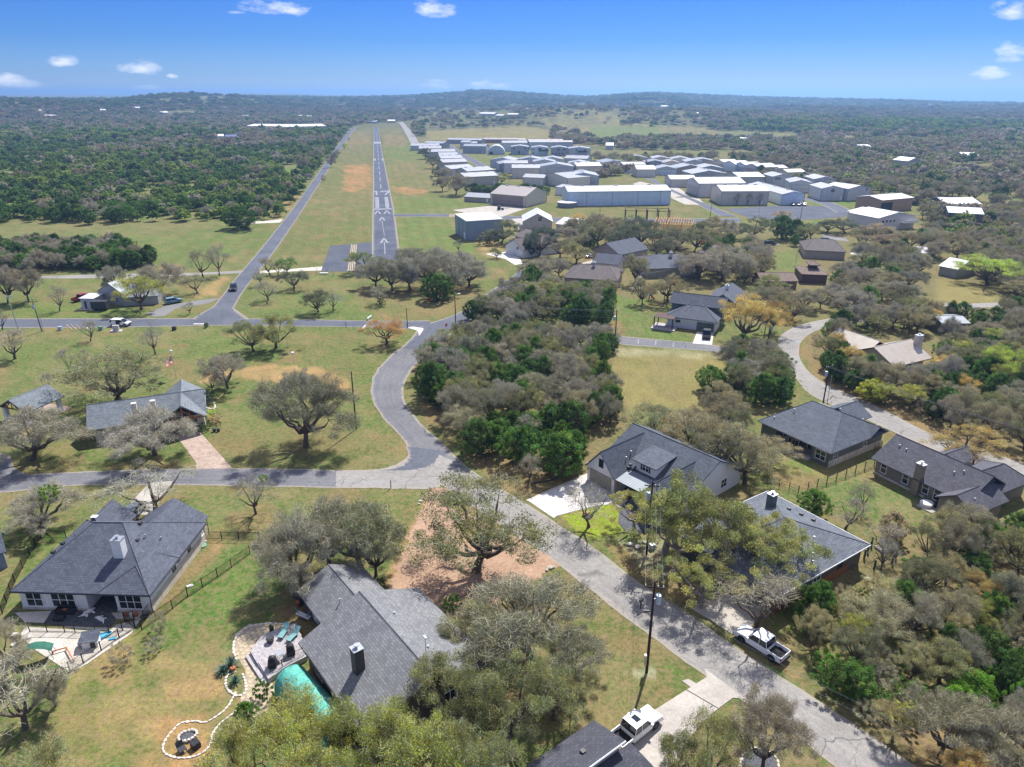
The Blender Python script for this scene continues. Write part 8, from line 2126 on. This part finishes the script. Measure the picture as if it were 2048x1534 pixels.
for (px,py,lb,c) in ((1602,850,'red patio chair on the green grey house porch','clay'),(1617,858,'dark patio chair on the green grey house porch','trim_dark')):
 p = at(px,py); e = empty('patio_chair',(p.x,p.y,.14),.6,lb,'chair'); mb = MB(); mb.box(-.3,.3,-.3,.3,.4,.46); part(e,'seat',c,mb); mb = MB(); mb.box(-.3,.3,.26,.32,.46,.95); part(e,'backrest',c,mb)
 for x in (-.26,.26):
  for y in (-.26,.26):
   mb = MB(); mb.box(x - .03,x + .03,y - .03,y + .03,0,.4); part(e,'leg',c,mb)
p = at(1768,1098); q = at(1772,1125); e = empty('raised_bed',(p.x,p.y,0),.3,'timber raised bed inside the dark pen','planter'); mb = MB()
for (a_,b_,c_,d_) in ((-1,1,-.6,-.5),(-1,1,.5,.6),(-1,-.9,-.5,.5),(.9,1,-.5,.5)): mb.box(a_,b_,c_,d_,0,.35)
part(e,'border','grey_wood',mb); mb = MB(); mb.box(-.9,.9,-.5,.5,0,.28); part(e,'soil','mortar',mb)
p = at(648,549); e = empty('bench',(p.x,p.y,0),.05,'white bench inside a low rail at the runway apron end','bench'); mb = MB(); mb.box(-1.3,1.3,-.35,.35,.45,.6); part(e,'seat','trim_white',mb)
for x in (-1,1):
 mb = MB(); mb.box(x - .1,x + .1,-.3,.3,0,.45); part(e,'leg','trim_white',mb)
fence([(634,552),(634,543),(655,542),(668,543),(668,552)],'low grey rail round the bench at the runway apron',1.3,3,'steel',False,.06,rails=2)
for (x0_,y0_,x1_,y1_,lb) in ((735,641,743,635,'white gate barrier on the far side of the cross road'),(725,662,731,655,'white gate barrier on the park side of the cross road')):
 a,b = at(x0_,y0_),at(x1_,y1_); e = empty('barrier',(a.x,a.y,0),0,lb,'barrier'); mb = MB(); mb.obox((0,0),(b.x - a.x,b.y - a.y),.3,.4,.25); part(e,'beam','trim_white',mb)
 for t in (.15,.85):
  mb = MB(); x,y = (b.x - a.x) * t,(b.y - a.y) * t; mb.box(x - .14,x + .14,y - .14,y + .14,0,.25); part(e,'foot','concrete_white',mb)
p = at(433,863); e = empty('planter',(p.x,p.y,0),0,'dark twin planter on the lawn by the pavilion','planter')
for x in (-.35,.35):
 mb = MB(); mb.lathe([(.25,0),(.32,.6),(.26,.62)],x,0,10); part(e,'pot','trim_dark',mb)
stone_line([(407,812),(420,818),(430,816),(428,806)],'dry stone ring round the silvery shrub bed',.5,.22)
p = at(1062,968); q = at(1128,953); mb = MB(); mb.tube([(0,0,.12),((q.x - p.x) * .5,(q.y - p.y) * .5 - .3,.14),(q.x - p.x,q.y - p.y,.12)],[.1,.14,.1],7); o = mb.build('silt_fence',M['trim_dark'],None,(p.x,p.y,0)); tag(o,'black silt roll lying along the brown hollow','silt roll')
# ------------------------------------------------------------------ woods: trees filling each patch of woodland
def poly_rect(*p):
 return list(p)
CLEAR = [
 [(840,655),(930,640),(1060,540),(1030,530),(980,560),(800,620),(780,640)],
 [(1000,643),(1090,650),(1230,668),(1390,684),(1545,702),(1545,726),(1390,704),(1230,692),(1000,668)],
 [(1225,696),(1440,704),(1440,760),(1395,770),(1420,815),(1255,815),(1225,740)],
 [(1540,700),(1550,650),(1660,635),(1900,602),(2300,598),(2300,622),(1900,622),(1680,656),(1625,672),(1612,715),(1640,752),(1720,790),(1860,860),(2060,925),(2200,970),(2720,1130),(2720,1270),(2200,1040),(1980,960),(1820,890),(1640,812),(1580,765)],
 [(1240,600),(1300,610),(1320,645),(1390,680),(1240,672)],
 [(1470,640),(1550,640),(1550,700),(1450,700)],
 [(830,720),(870,690),(905,672),(880,705),(852,745),(850,800),(900,860),(950,905),(1060,985),(1185,940),(1260,990),(1050,1060),(940,960),(800,840)],
 [(1540,500),(1602,492),(1602,552),(1545,545)],
 [(1040,500),(1260,505),(1260,575),(1100,580)],
 [(1480,1290),(1400,1230),(1200,1080),(1300,900),(1560,890),(1740,940),(1780,1000),(1640,1080),(1700,1110),(1720,1160),(1640,1230),(1540,1260),(1640,1390),(1760,1480),(1860,1560),(1700,1600)],
 [(1700,870),(1800,870),(2060,950),(2060,1030),(1960,1075),(1860,1070),(1700,1060),(1640,980)],
 [(1870,560),(2000,570),(1990,606),(1870,600)],
 [(1690,490),(1770,492),(1770,520),(1690,515)],
 [(1640,462),(1700,470),(1710,490),(1640,482)],
 [(1490,478),(1570,478),(1570,498),(1490,498)],
 [(1700,690),(1880,700),(1880,745),(1760,750)],
 [(1745,1090),(1860,1090),(1830,1170),(1700,1180)],
]
VISIBLE = [
 [(1700,652),(1860,675),(1862,722),(1788,728),(1740,705),(1700,680)],               # metal roofed house
 [(1330,588),(1490,566),(1495,600),(1440,665),(1310,655),(1310,612)],              # green white house
 [(1205,490),(1290,490),(1290,522),(1205,525)],[(1290,505),(1400,505),(1390,540),(1290,540)],
 [(1125,535),(1240,518),(1240,560),(1125,556)],
 [(1600,480),(1690,484),(1690,508),(1600,508)],[(1595,530),(1655,530),(1655,560),(1595,560)],[(1520,555),(1595,553),(1595,570),(1520,572)],
 [(1870,516),(1918,516),(1918,546),(1870,546)],[(1880,640),(1935,640),(1935,662),(1880,662)],
 [(1400,560),(1495,560),(1495,620),(1440,620)],
 [(985,430),(1075,430),(1075,515),(985,515)],[(1300,436),(1385,436),(1385,460),(1300,460)],
 [(1220,700),(1430,706),(1390,812),(1262,810)],[(1240,632),(1390,665),(1380,684),(1245,676)],[(1230,590),(1265,600),(1275,640),(1235,640)],
 [(1560,650),(1640,645),(1600,690),(1660,800),(1830,880),(1850,900),(1720,860),(1600,770)],
 [(1515,800),(1780,810),(2048,920),(2048,1020),(1900,1010),(1700,965),(1520,900)],
 [(1174,850),(1300,850),(1480,945),(1300,1060),(1174,960)],
 [(1440,990),(1540,985),(1740,1090),(1640,1170)],[(1465,1235),(1520,1235),(1600,1290),(1590,1345),(1480,1325)],
 [(1870,570),(1990,575),(1985,606),(1870,600)],[(1240,560),(1300,575),(1300,600),(1240,600)],
 [(1735,1085),(1795,1085),(1795,1140),(1735,1140)],[(1890,606),(2048,602),(2048,612),(1890,614)],
 [(1545,500),(1600,494),(1600,548),(1552,545)],[(1690,410),(1830,410),(1830,455),(1690,455)],[(1885,400),(1965,400),(1965,445),(1885,445)],
]
def in_any(polys,x,y):
 for p in polys:
  ins = False; j = len(p) - 1
  for i in range(len(p)):
   if (p[i][1] > y) != (p[j][1] > y) and x < (p[j][0] - p[i][0]) * (y - p[i][1]) / (p[j][1] - p[i][1]) + p[i][0]:
    ins = not ins
   j = i
  if ins:
   return True
 return False
PLACED = []   # (x, y, r)
for e_,r_,h_ in TREE_LIST:
 PLACED.append((e_.location.x,e_.location.y,r_))
def fill(zone,mix,spacing,where,group,seed,hscale=1.0,limit=400,rows=('back','middle','front'),mindist=.62,check=True):
 """trees over a patch of ground; mix: list of (weight, kind, colours, radius range, height range)"""
 rnd = random.Random(seed)
 P = [at(*p) for p in zone]; poly = [(p.x,p.y) for p in P]
 x0 = min(p[0] for p in poly); x1 = max(p[0] for p in poly); y0 = min(p[1] for p in poly); y1 = max(p[1] for p in poly)
 got = []
 tries = int((x1 - x0) * (y1 - y0) / spacing ** 2 * 9)
 tot = sum(m[0] for m in mix)
 xs = np.array([rnd.uniform(x0,x1) for _ in range(tries)]); ys = np.array([rnd.uniform(y0,y1) for _ in range(tries)])
 ok = pip(xs,ys,poly)
 for x,y in zip(xs[ok],ys[ok]):
  if len(got) >= limit:
   break
  w = rnd.uniform(0,tot)
  for m in mix:
   w -= m[0]
   if w <= 0:
    break
  r = rnd.uniform(*m[3]); h = rnd.uniform(*m[4]) * hscale
  bx,by = proj(x,y,0)
  if bx < -70 or bx > 2120 or by > 1680:
   continue
  if in_any(CLEAR,bx,by):
   continue
  if check:
   tx,ty = proj(x,y,h); s = ppm((x,y,0)); wpx = r * s * .8
   bad = False
   for qx in (-wpx,0,wpx):
    for qy in (ty,ty * .5 + by * .5,by - r * s * .3):
     if in_any(VISIBLE,bx + qx,qy):
      bad = True; break
    if bad: break
   if bad:
    continue
  if any((x - a) ** 2 + (y - b) ** 2 < (mindist * (r + c)) ** 2 for a,b,c in PLACED):
   continue
  PLACED.append((x,y,r)); got.append((bx,by,x,y,r,h,m[1],rnd.choice(m[2])))
 got.sort(key=lambda g: g[1])
 nrow = max(1,min(6,len(got) // 9))
 names = [''] if nrow == 1 else ['back row','second row','third row','fourth row','fifth row'][:nrow - 1] + ['front row']
 for q in range(nrow):
  row = got[q * len(got) // nrow:(q + 1) * len(got) // nrow]
  row.sort(key=lambda g: g[0]); cnt = {}
  for (bx,by,x,y,r,h,kd,c) in row:
   word = {'juniper': 'dark green juniper','grey': 'grey oak','oak': 'leafy oak','bare': 'bare tree','bush': 'low shrub','wispy': 'wispy shrub','open': 'live oak'}[kd]
   word = {'tan': 'tan ','gold': 'golden ','lime': 'lime green ','yellow': 'yellow green ','brown': 'brownish '}.get(c,'') + (word.replace('grey ','') if c in ('tan','gold','brown','yellow') else word)
   cnt[word] = cnt.get(word,0) + 1; k = cnt[word]
   lab = '%s %s' % (word,where) + (', ' + names[q] if names[q] else '') + ', %s from left' % ORD[min(k,len(ORD)) - 1]
   tree(kd,c,Vector((x,y,gz(x,y))),r,h,lab,group)
 return len(got)
MIXW = [(5,'grey',['grey','greyolive','khaki','grey'],(2.8,4.6),(4.6,7.2)),(2.4,'oak',['greyolive','olive'],(2.8,4.4),(5,7)),(4.2,'juniper',['juniper','juniper2','juniper2'],(1.9,3.1),(4.2,6.4)),(1,'bare',['grey'],(2,3),(4.5,6))]
MIXN = [(5,'grey',['brown','khaki','tan','grey'],(3.2,5.2),(5,7)),(4,'oak',['tan','greyolive','olive'],(3,5),(5,7)),(1,'juniper',['juniper','juniper2'],(1.8,2.8),(4,6)),(.5,'oak',['gold','tan'],(3,4.5),(5,6.5))]
MIXR = [(4,'grey',['khaki','tan','grey'],(2.6,4.2),(4.5,6.5)),(3,'oak',['tan','greyolive','olive'],(2.6,4.2),(4.5,6.5)),(3.0,'juniper',['juniper','juniper2'],(1.7,2.8),(3.5,5.8)),(1,'oak',['gold','tan','yellow'],(2.4,3.6),(4,5.5)),(.8,'wispy',['grey','brown'],(1.3,1.9),(2,3))]
MIXB = [(4,'grey',['grey','khaki','greyolive','tan'],(2.2,3.8),(4.4,6.2)),(2.2,'oak',['olive','khaki','greyolive'],(2.4,3.6),(4.5,6.0)),(3.2,'juniper',['juniper','juniper2','bright'],(1.4,2.4),(2.6,4.8)),(1.6,'oak',['gold','khaki','yellow'],(1.8,2.8),(3.2,4.6)),(2.4,'bush',['juniper2','olive','yellow','bright'],(.8,1.6),(1.2,2.2)),(1.5,'wispy',['grey','khaki'],(1.2,1.9),(1.8,3))]
fill([(850,800),(846,745),(905,690),(1000,668),(1225,692),(1232,770),(1262,830),(1270,880),(1190,925),(1130,945),(960,915),(880,850)],MIXW,4.6,'in the thicket by the road curve','trees in the thicket by the road curve',3,mindist=.56)
fill([(930,642),(985,612),(1045,570),(1105,558),(1180,575),(1235,600),(1228,662),(1100,648),(1000,643)],MIXW,4.8,'in the wood behind the lane','trees in the wood behind the lane',4,mindist=.54)
fill([(1270,815),(1440,800),(1540,870),(1560,900),(1440,900),(1300,880)],[(4,'oak',['tan','tan','greyolive'],(2.6,3.8),(4.5,6)),(2,'grey',['tan','brown'],(2.5,3.6),(4.5,6))],5,'between the dry field and the houses','oaks behind the white garage house',5,mindist=.55)
fill([(1430,725),(1545,710),(1590,770),(1640,815),(1560,850),(1450,850),(1400,800)],MIXW,4.6,'beside the dry field','trees beside the dry field',6,mindist=.5)
fill([(1150,455),(1330,470),(1420,460),(1540,500),(1600,470),(1660,478),(1800,455),(1860,430),(2300,420),(2300,600),(1900,602),(1650,636),(1555,650),(1490,610),(1400,575),(1290,560),(1120,500)],MIXN,6.2,'among the houses','trees among the houses',7,limit=230,mindist=.47)
fill([(1615,668),(1680,648),(1900,616),(2300,616),(2300,960),(2060,930),(1880,868),(1760,810),(1660,765)],MIXR,4.4,'in the wood across the road bend','trees in the wood across the road bend',8,limit=190,mindist=.48)
fill([(1500,1240),(1640,1215),(1740,1160),(1850,1080),(2000,1010),(2300,1000),(2600,1800),(1900,1620),(1770,1475),(1640,1380),(1560,1310)],MIXB,3.5,'in the brush beside the white pickup','trees in the roadside brush',9,limit=210,mindist=.52)
fill([(-200,505),(0,500),(235,497),(305,528),(250,540),(100,543),(-200,546)],[(5,'juniper',['juniper','juniper','juniper2'],(2.4,3.8),(4.5,6.8)),(3.5,'grey',['grey','brown'],(2.6,3.8),(4.5,6.5)),(.5,'oak',['yellow'],(2,3),(4,5))],5,'in the hedgerow across the meadow','trees in the hedgerow',10,mindist=.5)
fill([(-200,424),(0,424),(480,420),(556,372),(570,376),(556,405),(520,432),(470,446),(-200,453)],[(6,'juniper',['juniper','juniper','juniper2'],(3,5.2),(5.5,8)),(1.6,'grey',['brown','grey'],(2.8,4.2),(5,7))],6,'at the edge of the cedar wood','junipers at the edge of the cedar wood',12,limit=45,mindist=.5,check=False)
fill([(1490,385),(1560,345),(1600,340),(1750,395),(1850,410),(2100,440),(2300,450),(2300,380),(1900,380),(1560,322),(1480,330),(1200,330),(1180,320),(1500,318)],[(5,'grey',['brown','tan','greyolive'],(4,6),(6,8.5)),(4,'oak',['tan','greyolive','olive'],(4,6),(6,8)),(2,'juniper',['juniper'],(2.5,4),(5,8))],8,'behind the last hangars','trees behind the hangars',13,limit=120,mindist=.55)
# ------------------------------------------------------------------ far woodland: one mass, trees too many to count
def make_far(kind,seed):
 rs = np.random.RandomState(seed)
 n = {'round': 210,'twiggy': 190,'cone': 200}[kind]
 d = rdir(rs,n); d[:,2] = np.abs(d[:,2]) * 1.0 - .25 * (kind == 'cone')
 f = rs.uniform(.35,1,n) ** .6
 lob = 1 + .25 * np.sin(np.arctan2(d[:,1],d[:,0]) * 3 + seed) + .15 * np.sin(d[:,2] * 7 + seed)
 P = d * (f * lob)[:,None] * np.array([1,1,.75 if kind != 'cone' else 1.05]) + np.array([0,0,.55 if kind != 'cone' else .75])
 if kind == 'cone':
  k = np.clip(1.25 - P[:,2] / 2.0,.25,1); P[:,:2] *= k[:,None]
 nr = rdir(rs,n) + np.array([0,0,.4]) + d * .5; nr /= np.linalg.norm(nr,axis=1,keepdims=True)
 u = np.cross(nr,rdir(rs,n)); u /= np.linalg.norm(u,axis=1,keepdims=True); v = np.cross(nr,u)
 s = (.16 if kind == 'twiggy' else .19) * rs.uniform(.6,1.3,n)[:,None]
 V = np.stack([P - u * s,P - v * s * .8,P + u * s,P + v * s * .8],1).reshape(-1,3)
 V[:,2] = np.maximum(V[:,2],0)
 t = rs.uniform(.65,1.35,n); t4 = np.repeat(np.stack([t,t,t,np.ones(n)],1),4,axis=0)
 return np_mesh('woodland_tree',V,[np.arange(n * 4).reshape(n,4)],[M['leaf_far']],None,t4)
FARCOL = bpy.data.collections.new('woodland_sources')     # not linked to the scene
for i,(kd,sd) in enumerate([('round',1),('round',2),('twiggy',3),('twiggy',4),('cone',5),('cone',6)]):
 o = bpy.data.objects.new('woodland_source_%d' % i,make_far(kd,sd)); FARCOL.objects.link(o)
OPEN = [   # open ground in the far half, photograph pixels
 [(-400,453),(560,440),(590,400),(700,255),(715,250),(745,247),(820,247),(842,290),(1100,285),(1200,290),(1210,335),(1190,360),(1500,300),(1560,345),(1620,375),(1760,400),(1830,412),(1880,470),(1600,520),(-400,700)],
 [(640,340),(700,262),(716,262),(690,300),(650,350)],
 [(830,275),(1100,258),(1110,300),(840,300)],[(845,260),(1095,252),(1100,280),(850,284)],
 [(1060,240),(1100,238),(1330,258),(1590,266),(1610,279),(1330,276),(1190,276),(1100,258)],
 [(1640,268),(1720,268),(1720,274),(1640,274)],[(1750,275),(1860,277),(1860,284),(1750,281)],
 [(385,282),(480,275),(490,283),(400,290)],[(495,250),(655,248),(660,264),(492,264)],[(565,333),(602,329),(602,346),(565,346)],
 [(1190,292),(1230,290),(1230,300),(1190,304)],[(1890,330),(1990,325),(1990,345),(1890,345)],[(1760,312),(1790,312),(1790,322),(1760,322)],[(1780,322),(1840,322),(1830,342),(1780,340)],
 [(1900,240),(2060,238),(2060,243),(1900,244)],[(395,194),(455,193),(455,198),(395,198)],[(665,213),(692,208),(692,213),(668,217)],
 [(950,228),(1020,226),(1020,236),(950,238)],
 [(1200,300),(1490,300),(1560,345),(1480,335),(1200,335)],
 [(1480,385),(1620,375),(1760,398),(1830,412),(1700,440),(1480,440)],
]
def build_woodland():
 rs = np.random.RandomState(77)
 pts = []; scl = []; tint = []; idx = []
 for (r0,r1,sp,rad) in ((50,330,6.6,3.4),(330,600,6.4,3.9),(600,1000,7.6,4.6),(1000,1600,9.5,5.6),(1600,2500,15,8.2),(2500,4800,25,12.5)):
  n = int((r1 * r1 - r0 * r0) * .5 * 1.62 / sp ** 2)
  r = np.sqrt(rs.uniform(r0 * r0,r1 * r1,n)); b = rs.uniform(-.81,.81,n) if r0 > 60 else rs.uniform(.45,1.1,n)
  x = r * np.sin(b); y = r * np.cos(b); z = height(x,y)
  u,v = pxarr(x,y,0.0 if r1 < 1300 else 0.0)
  uz,vz = CX + FOC * x / (y * CP - (z - CAMH) * SP),CY + FOC * (-y * SP - (z - CAMH) * CP) / (y * CP - (z - CAMH) * SP)
  ok = np.ones(n,bool)
  for p in OPEN:
   ok &= ~pip(uz,vz,p)
  if r0 < 60: ok &= (u > 2150) & (v > 420)
  for p in CLEAR[3:4]: ok &= ~pip(uz,vz,p)
  left = (u < 720) & (v > 262) & (v < 470)
  big = fbm(x / 120,y / 120,21,4); mid = fbm(x / 35,y / 35,22,3)
  pasture = (uz > 800) & (uz < 1420) & (vz > 215) & (vz < 262)
  thin = np.where(left,big > -.1,big * .6 + mid * .4 > .36)
  thin = np.where(pasture,(rs.uniform(size=n) < .32) & (mid > .42),thin)
  ok &= thin
  far_green = (vz < 300) & (uz > 1250) & (vz > 255)
  cedar = left & (big + (mid - .5) * .8 + np.where(v > 335,.5,.02) > .40) | ((vz < 268) & (uz > 1480) & (vz > 240) & (mid > .35)) | ((vz < 215) & (mid > .48))
  g = rs.uniform(size=n)
  con = cedar & (g < .93) | (g < .20)
  T = np.zeros((n,4)); T[:,3] = 1
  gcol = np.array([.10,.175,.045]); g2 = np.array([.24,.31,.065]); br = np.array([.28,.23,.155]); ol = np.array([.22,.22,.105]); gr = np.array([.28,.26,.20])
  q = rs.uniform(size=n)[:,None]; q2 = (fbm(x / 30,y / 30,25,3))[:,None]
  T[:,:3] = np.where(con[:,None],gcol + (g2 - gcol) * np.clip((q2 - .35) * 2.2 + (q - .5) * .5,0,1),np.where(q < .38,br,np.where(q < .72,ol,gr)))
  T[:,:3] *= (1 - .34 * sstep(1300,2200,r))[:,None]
  R = rad * rs.uniform(.6,1.25,n); R = np.where(con & (r < 1000),R * .88,R)
  hz = R * rs.uniform(.75,1.1,n) * np.where(r > 1600,.62,1.0)
  k = np.where(con,rs.randint(4,6,n),np.where(q[:,0] < .55,rs.randint(2,4,n),rs.randint(0,2,n)))
  if r0 < 1000:
   near = np.zeros(n,bool)
   for (a,bb,c) in PLACED:
    if bb > 250:
     near |= (x - a) ** 2 + (y - bb) ** 2 < (c * .9) ** 2
   ok &= ~near
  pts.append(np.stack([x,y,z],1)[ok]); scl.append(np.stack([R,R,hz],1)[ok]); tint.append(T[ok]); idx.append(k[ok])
 P = np.concatenate(pts); S = np.concatenate(scl); Tn = np.concatenate(tint); I = np.concatenate(idx)
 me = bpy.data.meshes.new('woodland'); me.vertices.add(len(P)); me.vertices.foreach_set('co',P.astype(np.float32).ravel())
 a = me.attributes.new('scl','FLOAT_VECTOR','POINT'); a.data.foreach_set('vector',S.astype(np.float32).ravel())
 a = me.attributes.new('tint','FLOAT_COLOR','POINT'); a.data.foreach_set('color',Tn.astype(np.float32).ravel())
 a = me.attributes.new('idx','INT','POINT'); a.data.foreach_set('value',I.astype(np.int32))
 a = me.attributes.new('turn','FLOAT','POINT'); a.data.foreach_set('value',rs.uniform(0,6.28,len(P)).astype(np.float32))
 o = bpy.data.objects.new('woodland',me); COL.objects.link(o)
 o['kind'] = 'stuff'; o['label'] = 'far woods of cedar and bare oak over the plain and hills'
 g = bpy.data.node_groups.new('woodland','GeometryNodeTree')
 g.interface.new_socket('Geometry',in_out='INPUT',socket_type='NodeSocketGeometry'); g.interface.new_socket('Geometry',in_out='OUTPUT',socket_type='NodeSocketGeometry')
 gi = N(g,'NodeGroupInput'); go = N(g,'NodeGroupOutput'); iop = N(g,'GeometryNodeInstanceOnPoints'); ci = N(g,'GeometryNodeCollectionInfo')
 ci.inputs['Collection'].default_value = FARCOL; ci.inputs['Separate Children'].default_value = True; ci.inputs['Reset Children'].default_value = True
 def na(nm,ty):
  q = N(g,'GeometryNodeInputNamedAttribute'); q.data_type = ty; q.inputs['Name'].default_value = nm; return q.outputs['Attribute']
 iop.inputs['Pick Instance'].default_value = True
 g.links.new(gi.outputs[0],iop.inputs['Points']); g.links.new(ci.outputs[0],iop.inputs['Instance'])
 g.links.new(na('idx','INT'),iop.inputs['Instance Index']); g.links.new(na('scl','FLOAT_VECTOR'),iop.inputs['Scale'])
 cx_ = N(g,'ShaderNodeCombineXYZ'); g.links.new(na('turn','FLOAT'),cx_.inputs[2]); g.links.new(cx_.outputs[0],iop.inputs['Rotation'])
 g.links.new(iop.outputs[0],go.inputs[0])
 md = o.modifiers.new('woodland','NODES'); md.node_group = g
 print('woodland',len(P),'trees',len(TREE_LIST))
build_woodland()
# ------------------------------------------------------------------ air
def build_haze():
 mb = MB(); mb.box(-26000,26000,-400,26000,-420,92)
 m = bpy.data.materials.new('haze'); m.use_nodes = True; t = m.node_tree; t.nodes.clear()
 out = N(t,'ShaderNodeOutputMaterial'); v = N(t,'ShaderNodeVolumePrincipled')
 v.inputs['Color'].default_value = (.36,.63,1.0,1); v.inputs['Density'].default_value = HAZE; v.inputs['Anisotropy'].default_value = .5
 t.links.new(v.outputs[0],out.inputs['Volume'])
 o = mb.build('haze',m); o['kind'] = 'stuff'; o['label'] = 'thin blue haze in the air over the plain'
HAZE = 1.9e-4
build_haze()
